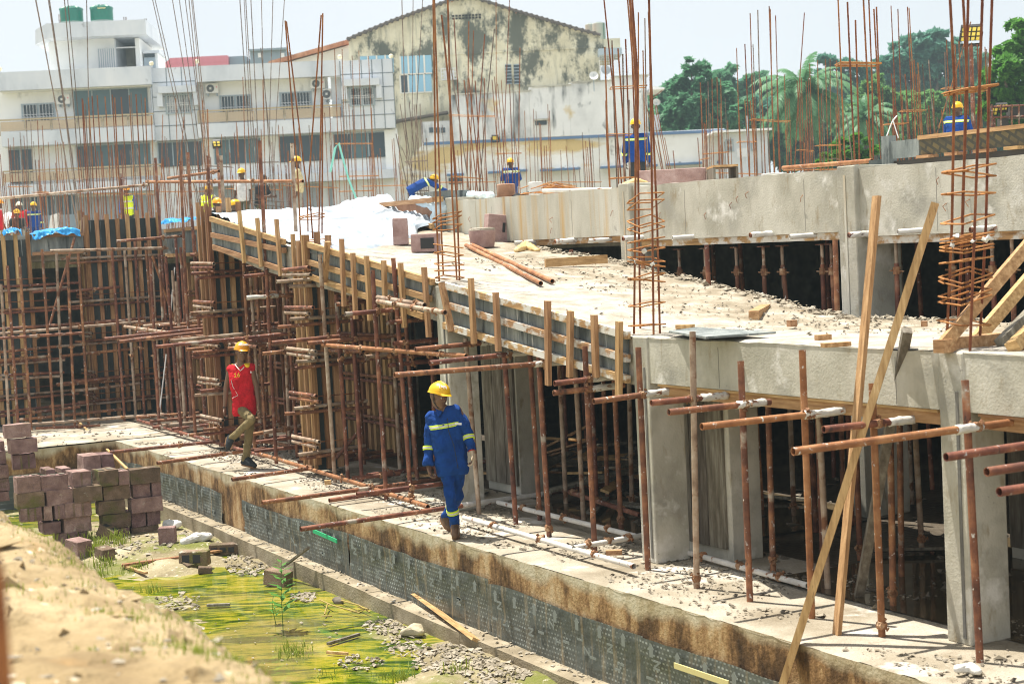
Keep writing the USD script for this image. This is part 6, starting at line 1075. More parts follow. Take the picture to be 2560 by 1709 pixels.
    t.part('trousers', finish(union(leg), fine, W.get('wr', .02)*.9, seed+1), W['legs'], True)
    for s in 'LR':
        an, to = J['a'+s], J['t'+s]; d = N3(to-an); ub = N3(J['k'+s]-an)
        ub2 = N3(ub-d*(ub@d)); sole = an-ub2*.06; side = np.cross(d, ub2)
        t.part('boot', finish(hull([(an+ub*.06, .048), (an-d*.035-ub2*.02, .046), (an+d*.04-ub2*.02, .046), (to-ub2*.012, .038), (to-d*.07-ub2*.005+side*.008, .045)], seg), fine and fine*.8, .006, 3, 3), W.get('boot', 'boot'), True)
        t.part('sole', hull([(sole-d*.045, .016), (sole-d*.03+side*.028, .014), (sole-d*.03-side*.028, .014), (to-ub2*.045+d*.012, .014), (to-ub2*.045-d*.04+side*.032, .014), (to-ub2*.045-d*.04-side*.03, .014)], 10), 'sole', True)
    # reflective bands
    if W.get('bands'):
        for dz, wdt, mt in ((0, .046, 'hi_yellow'), (0, .018, 'silver')):
            g = .007+(.002 if mt == 'silver' else 0); ex0 = ex; b2 = N3(neckb-J['chest']); c = J['chest']+b2*W.get('bandz', .02)
            big = hull([(J['sL']-[0, 0, .015], .055+ex+g), (J['sR']-[0, 0, .015], .055+ex+g), (J['chest']-X*.075, .105*k+ex+g), (J['chest']+X*.075, .105*k+ex+g), (neckb-[0, 0, .075], .06+ex+g)], seg)+hull([(J['chest']-X*.075, .105*k+ex+g), (J['chest']+X*.075, .105*k+ex+g), (J['pel']-X*.075, .105*k+ex+g), (J['pel']+X*.075, .105*k+ex+g)], seg)
            big = big.trim_by_plane(tuple(-b2), float(-b2@(c+b2*wdt/2))).trim_by_plane(tuple(b2), float(b2@(c-b2*wdt/2)))
            t.part('chest_band' if mt != 'silver' else 'chest_band_strip', tri(big), mt, 30, under=None)
            for s in 'LR':
                e, w = J['e'+s], J['w'+s]; c0 = .046+ex*.5+g+.003; c1 = .038+ex*.7+g+.003; u = W.get('bandu', .22); hw = wdt/np.linalg.norm(w-e)/2
                t.part('arm_band' if mt != 'silver' else 'arm_band_strip', band(e, w, u-hw, u+hw, c0, c1), mt, 30)
                if W.get('legband', True):
                    kn, a = J['k'+s], J['a'+s]; hw = wdt/np.linalg.norm(a-kn)/2; t.part('leg_band' if mt != 'silver' else 'leg_band_strip', band(kn, a, .45-hw, .45+hw, .064+g, .058+g), mt, 30)
    if W.get('vest'):
        v = hull([(J['sL']-X*-.03-[0, 0, .01], .058+ex), (J['sR']-X*.03-[0, 0, .01], .058+ex), (J['chest']-X*.07, .115*k+ex), (J['chest']+X*.07, .115*k+ex)], seg)+hull([(J['chest']-X*.07, .115*k+ex), (J['chest']+X*.07, .115*k+ex), (hem-X*.08, .112*k+ex), (hem+X*.08, .112*k+ex)], seg)
        t.part('vest', tri(v), 'vest', 30)
        b2 = N3(J['chest']-J['pel'])
        for o in (.02, -.2):
            c = J['chest']+b2*o; q = (hull([(J['chest']-X*.07, .12*k+ex), (J['chest']+X*.07, .12*k+ex), (hem-X*.08, .117*k+ex), (hem+X*.08, .117*k+ex)], seg)).trim_by_plane(tuple(-b2), float(-b2@(c+b2*.025))).trim_by_plane(tuple(b2), float(b2@(c-b2*.025))); t.part('reflective_strip', tri(q), 'silver', 30)
    if W.get('helmet'): t.part('helmet', helmet_mesh(hd, hB), W['helmet'], 35)
    else: t.part('hair', hull([(hd+np.array([0, -.025, .045])@hB, .094), (hd+np.array([0, .0, .06])@hB, .085)], 12), 'hair', True)
    if fine:
        for s in (-1, 1): t.part('eye', sph(hd+np.array([s*.030, .083, .008])@hB, .011, 10), 'eye', True); t.part('pupil', sph(hd+np.array([s*.030, .0925, .008])@hB, .0052, 8), 'black', True)
    for nm, msh, mt in W.get('extra', ()): t.part(nm, msh, mt, 30)
    return t
def stick_text(txt, h, fn, mat_bold=True):
    """Lettering bent onto a surface: fn maps (x, y) metres to a world point and normal."""
    m = meshkit.text_mesh(txt, h, .004, True); m = trimesh.Trimesh(*trimesh.remesh.subdivide_to_size(m.vertices, m.faces, h*.35)); v = np.array(m.vertices); v[:, 0] -= v[:, 0].mean()
    return trimesh.Trimesh(np.array([fn(x, y, z) for x, y, z in v]), m.faces, process=False)
def on_helmet(hd, hB, az0, el0, off=.002):
    def fn(x, y, z):
        az = az0-x/.125; el = el0+y/.125; r = 1+(off+z)/.12
        return hd+np.array([.112*math.cos(el)*math.sin(az)*r, .138*math.cos(el)*math.cos(az)*r, .062+.118*math.sin(el)*r])@hB
    return fn
# the man in blue, walking towards us along the slab edge
def crop_pts(x0, y0, s, Z, pts): return {k: dep(x0+p[0]/s, y0+p[1]/s, Z+(p[2] if len(p) > 2 else 0)) for k, p in pts.items()}
foot = hz(1136, 1343, 0); ZB = float((foot-CAM)@f0)
J = crop_pts(1000, 930, 3.483, ZB, {'head': (338, 222, -.02), 'neck': (378, 322, 0), 'sR': (288, 392, .02), 'sL': (496, 330, -.02), 'eR': (252, 600, .02), 'wR': (248, 815, -.04), 'hR': (266, 905, -.06), 'eL': (588, 520, -.02), 'wL': (626, 690, -.10), 'hL': (640, 790, -.14),
    'chest': (408, 500, 0), 'pel': (450, 800, .0), 'hpR': (400, 850, 0), 'hpL': (510, 850, .02), 'kR': (440, 1090, -.10), 'aR': (484, 1362, .02), 'tR': (480, 1418, -.16), 'kL': (500, 1080, .10), 'aL': (392, 1270, .42), 'tL': (432, 1345, .30)})
toward = -f0; sd = r0
J['chB'] = basis(toward+.25*sd, N3(J['neck']-J['pel'])); J['hB'] = basis(toward*.75+sd*.62-[0, 0, .16], N3(np.array([0, 0, 1.])+sd*.16))
J['pR'], J['pL'] = -f0*.3+sd, -f0*.2-sd
hd, hB = J['head'], J['hB']
ring = [dep(1000+x/3.483, 930+y/3.483, ZB-.03) for x, y in ()]
extra = [('helmet_print', cat([stick_text('M', .030, on_helmet(hd, hB, .55, .55)), stick_text('(9)', .032, on_helmet(hd, hB, .20, .50)), stick_text('I', .03, on_helmet(hd, hB, .80, .5))]), 'white_print'), ('chin_strap', rod([hd+np.array([.085, .01, .05])@hB, hd+np.array([.078, .02, -.05])@hB, hd+np.array([.03, .05, -.115])@hB], .006, 6), 'black'),
    ('wrist_band', band(J['eL'], J['wL'], .93, .97, .036, .036), 'red_shirt'), ('chest_label', None, None)]
lab_c = dep(1000+508/3.483, 930+440/3.483, ZB-.185); ex_ = N3(J['chB'][0]); 
extra = extra[:-1]+[('jacket_button_line', rod([dep(1000+x/3.483, 930+y/3.483, ZB-.165) for x, y in ((412, 400), (425, 520), (470, 640), (492, 760), (505, 838))], .004, 5), 'dark_cloth')]
T = person('man in blue overalls with reflective bands and yellow helmet, walking on the slab edge', J, dict(top='overall', legs='overall', helmet='helmet', bands=True, bandz=.055, bandu=.28, hem=.17, hemw=.95, ease=.022, girth=.86, collar=True, wr=.06, extra=extra, curl=.55, cuff=.9, skin='skin_warm'), fine=.02, seed=5)
q = lab_c; T.part('chest_label', bar(q-ex_*.035+[0, 0, -.02], q+ex_*.04+[0, 0, 0], .006, .022), 'white_print'); T.part('glove', finish(union([cap(J['wL']+(J['eL']-J['wL'])*.08, .032, J['wL'], .03, 10)]+hand_parts(J['wL'], J['hL']-J['wL'], J['pL'], 1, 8, .6, 1.12)), .012, 0, it=4), 'glove', True); T.done()
# the man in the red shirt, stepping over a base tube
foot = hz(605, 1172, 0); ZR = float((foot-CAM)@f0)
J = crop_pts(500, 820, 4.236, ZR, {'head': (443, 262, -.02), 'neck': (432, 372, 0), 'sR': (325, 424, .03), 'sL': (540, 408, -.03), 'eR': (278, 620, .06), 'wR': (262, 845, .02), 'hR': (262, 930, 0), 'eL': (596, 610, -.02), 'wL': (620, 800, -.12), 'hL': (640, 890, -.16),
    'chest': (445, 540, 0), 'pel': (465, 790, 0), 'hpR': (425, 850, -.02), 'hpL': (520, 850, .03), 'kR': (552, 965, -.30), 'aR': (318, 1180, -.10), 'tR': (300, 1262, -.16), 'kL': (520, 1120, .0), 'aL': (478, 1410, .05), 'tL': (580, 1445, -.10)})
J['chB'] = basis(toward+.18*sd, N3(J['neck']-J['pel'])); J['hB'] = basis(toward*.9+sd*.34-[0, 0, .26], N3(np.array([0, 0, 1.])+sd*.08)); J['pR'], J['pL'] = sd-.3*f0, -sd-.2*f0
hd, hB = J['head'], J['hB']
extra = [('helmet_print', stick_text('RICHARD', .036, on_helmet(hd, hB, -.05, .48)), 'white_print')]
W = dict(top='red_shirt', legs='khaki', helmet='helmet_orange', sleeve='none', hem=.36, hemw=.95, ease=.016, girth=.88, wr=.05, extra=extra, boot='dark_cloth', skin='skin_warm', curl=.7, cuff=.9)
T = person('man in a red sleeveless shirt and khaki trousers stepping over the base tubes', J, W, fine=.02, seed=9)
n = J['chB'][1]
for nm, (x, y), tx, hh, mt in (('shirt_print', (398, 510), '16', .055, 'yellow_print'), ('shirt_print', (540, 468), 'A', .03, 'white_print')):
    c = dep(500+x/4.236, 820+y/4.236, ZR-.02)+n*.118; m = meshkit.text_mesh(tx, hh, .03, True); v = np.array(m.vertices); v[:, 0] -= v[:, 0].mean(); T.part(nm, trimesh.Trimesh(c-v[:, :1]*J['chB'][0]+v[:, 1:2]*J['chB'][2]+v[:, 2:3]*n, m.faces, process=False), mt)
T.part('neck_trim', rod([J['neck']+J['chB'][0]*-.085+n*.03-[0, 0, .01], J['neck']+J['chB'][0]*-.03+n*.105-[0, 0, .07], J['neck']+n*.115+J['chB'][0]*.015-[0, 0, .105], J['neck']+J['chB'][0]*.055+n*.10-[0, 0, .06], J['neck']+J['chB'][0]*.085+n*.03-[0, 0, .01]], .007, 6), 'white_print', True)
for s, sx in (('R', 1), ('L', -1)): T.part('shoulder_panel', hull([(J['s'+s]-J['chB'][0]*sx*.02+[0, 0, .030], .030), (J['s'+s]-J['chB'][0]*sx*.085+[0, 0, .036], .024), (J['s'+s]-J['chB'][0]*sx*.05+n*.045+[0, 0, .018], .030)], 12), 'yellow_print', True)
sidep = [dep(500+x/4.236, 820+y/4.236, ZR-.02)+n*.10 for x, y in ((328, 545), (345, 610), (378, 668), (400, 705), (340, 735))]
T.part('shirt_piping', rod(sidep, .004, 5), 'white_print', True); T.part('wrist_band', band(J['eR'], J['wR'], .95, .99, .034, .034), 'black'); T.done()
# workers on the upper slab
def worker(label, px, py, hh, face, W, pose='stand', zdeck=3.87, Z=None, seed=0, extra_fn=None, single=True):
    """px, py: where the head is in the photo; hh: head height above the slab; face: heading in degrees from 'towards the camera', positive to the photo's right."""
    hor = HORIZON-.05*(px-CX)
    if Z is None: Z = (zdeck+hh-HC)*F/(hor-py)
    c = dep(px, py, Z); a = math.radians(face); fwd = -f0*math.cos(a)+r0*math.sin(a); R3 = np.cross(fwd, u0); B = np.stack([R3, fwd, u0])
    sc = 1.; P = {}
    if pose == 'stand': L = dict(head=(0, .03, 1.62), neck=(0, 0, 1.47), chest=(0, 0, 1.26), pel=(0, 0, .98), hp=(.09, 0, .92), k=(.11, .02, .50), a=(.12, 0, .09), t=(.14, .15, .045), s=(.19, 0, 1.41), e=(.25, -.02, 1.12), w=(.25, .10, .88))
    elif pose == 'work': L = dict(head=(0, .14, 1.55), neck=(0, .06, 1.42), chest=(0, .03, 1.22), pel=(0, -.02, .96), hp=(.09, 0, .90), k=(.11, .04, .49), a=(.13, 0, .09), t=(.15, .15, .045), s=(.19, .05, 1.37), e=(.26, .12, 1.10), w=(.14, .36, 1.10))
    elif pose == 'bend': L = dict(head=(0, .66, 1.16), neck=(0, .52, 1.20), chest=(0, .36, 1.12), pel=(0, 0, .95), hp=(.09, 0, .90), k=(.11, .06, .49), a=(.13, -.02, .09), t=(.15, .13, .045), s=(.19, .48, 1.14), e=(.21, .78, .98), w=(.17, 1.02, .86))
    else: L = dict(head=(0, .22, .98), neck=(0, .12, .86), chest=(0, .06, .68), pel=(0, -.04, .40), hp=(.10, -.02, .34), k=(.17, .36, .44), a=(.15, .14, .09), t=(.17, .28, .045), s=(.19, .12, .80), e=(.26, .22, .56), w=(.14, .44, .50))
    base = np.array([c[0], c[1], 0])-np.array([L['head'][0], L['head'][1], 0])@B; base[2] = c[2]-L['head'][2]
    w = lambda q: base+np.array(q, float)@B
    J = {k: w(L[k]) for k in ('head', 'neck', 'chest', 'pel')}
    r = np.random.default_rng(seed+500)
    for s, sx in (('R', 1), ('L', -1)):
        for k in ('hp', 'k', 'a', 't', 's', 'e', 'w'): J[k+s] = w((L[k][0]*sx, L[k][1]+(r.normal(0, .05) if k in 'ew' else 0), L[k][2]))
    J['chB'] = basis(np.cross(J['neck']-J['pel'], R3)*-1 if pose == 'bend' else fwd, N3(J['neck']-J['pel']))
    if pose == 'bend': J['chB'] = np.stack([R3, np.cross(N3(J['neck']-J['pel']), R3), N3(J['neck']-J['pel'])])
    J['hB'] = basis(fwd*.9-u0*(.15 if pose == 'stand' else .45), u0)
    T = person(label, J, W, group=None, seed=seed)
    if extra_fn: extra_fn(T, J)
    T.done()
BLUE = dict(top='overall', legs='overall', helmet='helmet', bands=True, legband=True, bandz=.09, hem=.16, ease=.03)
def back_text(txt, hh, dz):
    def fn(T, J):
        n = -J['chB'][1]; x = J['chB'][0]; c = J['chest']+n*.152+J['chB'][2]*dz; m = meshkit.text_mesh(txt, hh, .01, True); v = np.array(m.vertices); v[:, 0] -= v[:, 0].mean(); T.part('back_print', trimesh.Trimesh(c+v[:, :1]*x+v[:, 1:2]*J['chB'][2]+v[:, 2:3]*n, m.faces, process=False), 'white_print')
    return fn
worker('worker in blue jacket and dark trousers, back turned, standing inside the tall rebar cage', 1589, 317, 1.64, 172, {**BLUE, 'legs': 'dark_cloth', 'legband': False}, 'stand', seed=1)
worker('worker in blue with white lettering on his back between starter bars', 1276, 410, 1.64, 180, BLUE, 'work', seed=2, extra_fn=back_text('CCECC', .085, .02))
worker('worker in blue bent over, reaching right over the pale tarp', 1086, 452, 1.18, 92, BLUE, 'bend', seed=3)
worker('worker in blue at the upper right, leaning among thick bars above the patterned plywood', 2394, 276, 1.58, 150, BLUE, 'work', seed=4)
worker('worker in blue with ear muffs seen from behind at the far left', 84, 517, 1.64, 175, BLUE, 'stand', zdeck=3.87, Z=60., seed=5)
worker('worker in a dark shirt crouching at the far left, yellow helmet lowered', 42, 536, 1.0, 10, dict(top='dark_cloth', legs='grey_cloth', helmet='helmet', sleeve='short'), 'sit', Z=56., seed=6)
worker('worker in red with a pale yellow helmet behind the crouching man at the far left', 48, 517, 1.3, -150, dict(top='red_shirt', legs='dark_cloth', helmet='helmet_white', sleeve='short'), 'sit', Z=60., seed=7)
worker('person in a red top cut by the left edge of the photo', -3, 512, 1.64, 90, dict(top='red_shirt', legs='dark_cloth', helmet='helmet_orange', sleeve='short'), 'stand', Z=52., seed=8)
worker('worker in a yellow vest and orange helmet behind the row of starter bars', 317, 478, 1.64, 0, dict(top='blue_cloth', legs='dark_cloth', helmet='helmet_orange', vest=True), 'stand', seed=9)
worker('worker in a yellow vest bending behind the tall tubes at the ramp tip', 522, 478, 1.35, 165, dict(top='grey_cloth', legs='dark_cloth', helmet='helmet', vest=True), 'work', Z=50., seed=10)
worker('crouching worker whose yellow helmet shows just above the ramp tip', 543, 512, 1.0, 40, dict(top='dark_cloth', legs='dark_cloth', helmet='helmet_orange'), 'sit', Z=43., seed=11)
worker('kneeling worker with a yellow helmet facing left at the feet of the white shirt man', 588, 517, 1.0, -80, dict(top='blue_cloth', legs='dark_cloth', helmet='helmet'), 'sit', Z=42., seed=12)
worker('worker in a white shirt and olive trousers standing behind the white tarp', 604, 436, 1.64, -20, dict(top='pale_cloth', legs='olive', helmet='helmet', sleeve='short'), 'stand', seed=13)
worker('worker in a dark shirt half hidden by the tall tube in front of the tarp', 660, 450, 1.64, 60, dict(top='dark_cloth', legs='olive', helmet=None, sleeve='short'), 'work', Z=46., seed=14)
worker('worker in a cream shirt seen in profile beside the tallest tube', 741, 408, 1.64, -85, dict(top='cream_cloth', legs='grey_cloth', helmet='helmet'), 'stand', seed=15)
worker('worker of whom only the yellow helmet shows behind the pale blue tarp', 945, 510, .7, 180, dict(top='dark_cloth', legs='dark_cloth', helmet='helmet'), 'sit', Z=44., seed=16)
# ---------------------------------------------------------------- houses behind, each on its own upright plane facing us
class Front:
    def __init__(s, Z, yaw=0.):
        s.Z = Z; s.e = r0*math.cos(yaw)+f0*math.sin(yaw); s.n = f0*math.cos(yaw)-r0*math.sin(yaw); s.o = CAM*[1, 1, 0]+f0*Z
    def sz(s, px, py):
        d = ray(px, py); t = ((s.o-CAM)@s.n)/(d@s.n); p = CAM+d*t; return (p-s.o)@s.e, p[2]
    def pt(s, u, z, d): return s.o+s.e*u+s.n*d+[0, 0, z]
    def box(s, x0, y0, x1, y1, d0, d1):
        """Box whose face fills the photo box; d0 nearer, d1 farther, metres from the plane."""
        (u0, _), (u1, _) = s.sz(x0, (y0+y1)/2), s.sz(x1, (y0+y1)/2); (_, z1), (_, z0) = s.sz((x0+x1)/2, y0), s.sz((x0+x1)/2, y1)
        return s.ub(u0, u1, z0, z1, d0, d1)
    def ub(s, u0, u1, z0, z1, d0, d1):
        v = [s.pt(u, z, d) for u in (u0, u1) for d in (d0, d1) for z in (z0, z1)]; return trimesh.Trimesh(np.array(v), quads(BOXF), process=False)
    def poly(s, pts, d0, d1):
        from shapely import Polygon
        q = [s.sz(*p) for p in pts]; m = trimesh.creation.extrude_polygon(Polygon(q), d1-d0, engine='earcut'); v = np.array(m.vertices); return trimesh.Trimesh(np.array([s.pt(a, b, d0+c) for a, b, c in v]), m.faces, process=False)
    def rect(s, x0, y0, x1, y1):
        (u0, _), (u1, _) = s.sz(x0, (y0+y1)/2), s.sz(x1, (y0+y1)/2); (_, z1), (_, z0) = s.sz((x0+x1)/2, y0), s.sz((x0+x1)/2, y1); return u0, u1, z0, z1
def barred(t, B, x0, y0, x1, y1, leaves=2, d=0.):
    fr = t.part('window', B.box(x0, y0, x1, y1, d+.02, d+.06), 'glass_dark'); u0, u1, z0, z1 = B.rect(x0, y0, x1, y1)
    ms = [B.ub(u0-.06, u1+.06, z1, z1+.07, d-.05, d+.06), B.ub(u0-.06, u1+.06, z0-.07, z0, d-.05, d+.06)]
    for k in range(leaves+1): u = u0+(u1-u0)*k/leaves; ms.append(B.ub(u-.05, u+.05, z0, z1, d-.04, d+.03))
    t.part('frame', ms, 'steel_blue', under=fr)
    g = []; n = 5*leaves
    for k in range(n):
        u = u0+(u1-u0)*(k+.5)/n; g.append(B.ub(u-.013, u+.013, z0, z1, d-.10, d-.07))
    for f in (.42, .55): z = z0+(z1-z0)*f; g.append(B.ub(u0, u1, z-.014, z+.014, d-.11, d-.08))
    for k in range(n):
        u = u0+(u1-u0)*(k+.1)/n; w = (u1-u0)/n*.9; za, zb = z0+(z1-z0)*.42, z0+(z1-z0)*.55; g.append(rod([B.pt(u, zb, d-.095), B.pt(u+w, za, d-.095)], .012, 4))
    t.part('grille', g, 'grille', under=fr)
def glazed(t, B, x0, y0, x1, y1, cols, mats, d=.25):
    u0, u1, z0, z1 = B.rect(x0, y0, x1, y1)
    for k in range(cols):
        a, b = u0+(u1-u0)*k/cols, u0+(u1-u0)*(k+1)/cols; w = t.part('window', B.ub(a+.02, b-.02, z0, z1, d, d+.04), mats[k % len(mats)]); t.part('frame', [B.ub(a-.03, a+.03, z0, z1, d-.04, d+.05), B.ub(a+.03, b-.03, z1-.06, z1, d-.04, d+.05)], 'steel_blue', under=w)
def ac_unit(B, x0, y0, x1, y1, label, d=-.45):
    t = Thing('air_conditioner', label, 'air conditioner'); u0, u1, z0, z1 = B.rect(x0, y0, x1, y1); t.part('casing', B.ub(u0, u1, z0, z1, d, d+.32), 'ac_white')
    r = (z1-z0)*.40; c = B.pt(u0+(u1-u0)*.38, (z0+z1)/2, d-.012); th = np.linspace(0, 2*math.pi, 19)[:-1]; ring = [c+B.e*math.cos(a)*r+u0_*math.sin(a)*r for a in th] if False else [c+B.e*math.cos(a)*r+np.array([0, 0, math.sin(a)*r]) for a in th]
    f = t.part('fan', trimesh.Trimesh(np.vstack([ring, [c-B.n*.02]]), [[k, (k+1) % 18, 18] for k in range(18)], process=False), 'ac_dark'); t.part('hub', B.ub(u0+(u1-u0)*.38-.06, u0+(u1-u0)*.38+.06, (z0+z1)/2-.06, (z0+z1)/2+.06, d-.05, d-.033), 'ac_white', under=f)
    t.part('badge', B.ub(u1-(u1-u0)*.18, u1-(u1-u0)*.09, z0+(z1-z0)*.55, z0+(z1-z0)*.7, d-.012, d-.002), 'pink'); t.part('bracket', [B.ub(u0+.1, u0+.14, z0-.14, z0-.005, d, 0), B.ub(u1-.14, u1-.1, z0-.14, z0-.005, d, 0)], 'steel_blue'); t.done()
def balcony(t, B, x0, y0, x1, y1, posts, d=-1.1):
    """y0, y1 as (left, right) pixel rows: top and bottom of the tinted glass."""
    u0, ztl = B.sz(x0, y0[0]); u1, ztr = B.sz(x1, y0[1]); _, zbl = B.sz(x0, y1[0]); _, zbr = B.sz(x1, y1[1]); zt_, zb_ = (ztl+ztr)/2, (zbl+zbr)/2
    r = t.part('balustrade', [B.ub(u0, u1, zt_-.09, zt_, d-.03, d+.05)], 'rail_gold'); n = posts
    for k in range(n):
        a, b = u0+(u1-u0)*k/n, u0+(u1-u0)*(k+1)/n; t.part('pane', B.ub(a+.05, b-.05, zb_, zt_-.14, d, d+.02), 'rail_glass', under=r); t.part('post', B.ub(a-.025, a+.025, zb_-.25, zt_-.09, d-.02, d+.04), 'rail_gold', under=r)
B = Front(98., .055)
t = Thing('white_house', 'white flat-roofed house with tinted glass balconies and barred windows on the left', 'building')
def WB(n, *a, mat='paint_white'): return t.part(n, B.box(*a), mat)
WB('wall', -60, 200, 386, 600, 0, 9); WB('wall', 500, 185, 830, 600, 0, 9); WB('wall', 386, 352, 500, 600, .02, 9); WB('parapet', -60, 180, 5, 222, -.9, -.5)
WB('parapet', 5, 178, 386, 224, -1.1, -.7, mat='paint_grey'); WB('roof_slab', 5, 182, 386, 226, -.69, 0); WB('parapet', 494, 163, 856, 202, -1.1, -.7, mat='paint_grey'); WB('roof_slab', 494, 166, 856, 200, -.69, 0)
WB('floor_band', 16, 326, 394, 362, -1.2, -.02, mat='paint_grey'); WB('floor_band', 500, 306, 860, 340, -1.2, -.02, mat='paint_grey'); WB('floor_band', 15, 458, 396, 486, -1.2, -.02, mat='paint_grey'); WB('floor_band', 500, 436, 992, 458, -1.2, -.02, mat='paint_grey')
bay = WB('tiled_bay', 387, 172, 500, 352, -.75, .5, mat='paint_grey'); u0, u1, z0, z1 = B.rect(387, 172, 500, 352)
ms = [B.ub(u0+(u1-u0)*k/3-.02, u0+(u1-u0)*k/3+.02, z0, z1, -.765, -.752) for k in range(4)]+[B.ub(u0, u1, z0+(z1-z0)*k/5-.02, z0+(z1-z0)*k/5+.02, -.77, -.7665) for k in range(1, 5)]; t.part('tile_joints', ms, 'seam', under=bay)
bay = WB('tiled_bay', 856, 155, 986, 326, -1.15, .5, mat='paint_grey'); u0, u1, z0, z1 = B.rect(856, 155, 986, 326)
ms = [B.ub(u0+(u1-u0)*k/5-.02, u0+(u1-u0)*k/5+.02, z0, z1, -1.165, -1.152) for k in range(6)]+[B.ub(u0, u1, z0+(z1-z0)*k/5-.02, z0+(z1-z0)*k/5+.02, -1.17, -1.1665) for k in range(1, 5)]; t.part('tile_joints', ms, 'seam', under=bay)
bay2 = WB('tiled_strip', 830, 195, 856, 300, -.4, .2, mat='paint_grey')
WB('wall', 830, 326, 1000, 600, -.3, 9); WB('pier', 964, 326, 988, 445, -.7, -.302)
for k, (x0, y0, x1, y1, dd) in enumerate(((421, 242, 482, 284, -.77), (877, 226, 936, 266, -1.17))): barred(t, B, x0, y0, x1, y1, 2, dd); u0, u1, z0, z1 = B.rect(x0, y0, x1, y1); t.part('window_hood', [B.ub(u0-.35, u1+.35, z1+.12, z1+.5, dd-.5, dd+.0), B.ub(u0-.45, u0-.15, z1-.6, z1+.12, dd-.4, dd), B.ub(u1+.15, u1+.45, z1-.6, z1+.12, dd-.4, dd)], 'paint_grey')
for x0, y0, x1, y1 in ((57, 262, 137, 316), (552, 241, 627, 302), (702, 233, 778, 286)): barred(t, B, x0, y0, x1, y1, 2, -.03)
glazed(t, B, 186, 222, 371, 302, 4, ('glass_teal', 'glass_teal', 'glass_dark', 'glass_teal'), -.08)
glazed(t, B, 193, 360, 378, 432, 4, ('glass_dark', 'glass_teal'), -.08); glazed(t, B, 396, 353, 507, 416, 3, ('glass_dark',), -.08); glazed(t, B, 536, 346, 653, 409, 3, ('glass_teal', 'glass_dark'), -.08); glazed(t, B, 699, 337, 806, 404, 2, ('glass_dark',), -.08); glazed(t, B, 835, 332, 965, 396, 3, ('glass_dark', 'glass_teal'), -.38)
glazed(t, B, 25, 372, 82, 458, 2, ('glass_dark',), -.08)
balcony(t, B, 10, (303, 286), 391, (334, 314), 6); balcony(t, B, 500, (277, 268), 855, (308, 298), 5); balcony(t, B, 18, (430, 411), 410, (458, 440), 6)
for x0, x1, y0, y1, n in ((195, 385, 490, 560, 9), (500, 640, 462, 545, 10), (660, 805, 462, 545, 10), (822, 970, 462, 545, 10)):
    s_ = WB('shutter', x0, y0, x1, y1, -.06, -.003, mat='shutter'); u0, u1, z0, z1 = B.rect(x0, y0, x1, y1)
    t.part('shutter_slats', [B.ub(u0, u1, z0+(z1-z0)*k/14, z0+(z1-z0)*(k+.55)/14, -.10, -.064) for k in range(14)], 'shutter', under=s_)
g_ = WB('gate', 30, 492, 192, 575, -.06, -.003, mat='glass_dark'); u0, u1, z0, z1 = B.rect(30, 492, 192, 575); t.part('gate_bars', [B.ub(u0+(u1-u0)*k/16-.03, u0+(u1-u0)*k/16+.03, z0, z1, -.14, -.064) for k in range(17)]+[B.ub(u0, u1, z0, z0+.8, -.13, -.064)], 'steel_blue', under=g_)
# stair tower on the roof
def WT(n, *a, mat='paint_white'): return t.part(n, B.box(*a), mat)
tw_ = WT('stair_tower', 112, 93, 200, 182, 1.2, 6.); WT('stair_tower', 200, 92, 280, 180, 1.0, 6.); WT('stair_tower', 332, 90, 343, 176, 1.0, 6.); WT('tower_back', 280, 92, 332, 178, 4.5, 6., mat='paint_cream'); WT('tower_side_wall', 279, 92, 283, 178, 1.05, 4.5, mat='paint_grey')
WT('tower_roof', 118, 55, 366, 92, -.2, 7.5, mat='paint_grey'); t.part('tower_roof_end', B.poly([(89, 76), (118, 59), (118, 97), (89, 113)], -.1, 5.5), 'paint_grey')
gt = WT('tower_gate', 241, 119, 284, 173, .55, .60, mat='steel_blue'); u0, u1, z0, z1 = B.rect(241, 119, 284, 173); t.part('gate_bars', [B.ub(u0+(u1-u0)*k/8-.025, u0+(u1-u0)*k/8+.025, z0, z1, .48, .545) for k in range(9)], 'grille', under=gt); WT('door_rail', 282, 113, 332, 116, .9, .96, mat='grille')
WT('roof_shed', 346, 120, 382, 170, 2., 5.); WT('shed_roof', 344, 117, 386, 124, 1.8, 5.2, mat='paint_grey'); WT('shed_vent', 347, 125, 374, 134, 1.93, 1.995, mat='glass_dark'); WT('shed_door', 347, 135, 376, 170, 1.93, 1.995, mat='steel_blue')
for x, y in ((142, 34), (145, 34), (305, 40), (309, 40), (312, 40), (119, 60), (358, 44), (362, 44)): a = B.pt(*B.sz(x, y), .5); b = B.pt(*B.sz(x+2, 58), .5); t.part('roof_rebar', rod([b, a], .02, 4), 'rebar_grey')
t.done()
for k, (x0, y0, x1, y1, lab) in enumerate(((146, 238, 178, 262, 'air conditioner left of the big glass doors, upper floor'), (516, 211, 548, 235, 'air conditioner under the parapet just right of the left tiled bay'), (777, 199, 813, 223, 'air conditioner high on the wall of the middle wing'), (810, 224, 829, 250, 'small tilted air conditioner beside the right tiled bay'))): ac_unit(B, x0, y0, x1, y1, lab)
for (x, y, lab) in ((8, 177, 'cream globe lamp on the parapet, far left corner'), (384, 163, 'cream globe lamp on the parapet below the stair tower'), (497, 158, 'cream globe lamp on the left end of the middle parapet'), (851, 147, 'whitish globe lamp on the parapet at the left of the right tiled bay'), (978, 145, 'cream globe lamp on the right corner of the white house')):
    c = B.pt(*B.sz(x, y), -.8); t = Thing('globe_lamp', lab, 'lamp'); t.part('globe', sph(c, .13, 20), 'globe', True); t.part('foot', rod([c-[0, 0, .25], c-[0, 0, .11]], .05, 8), 'paint_grey'); t.done()
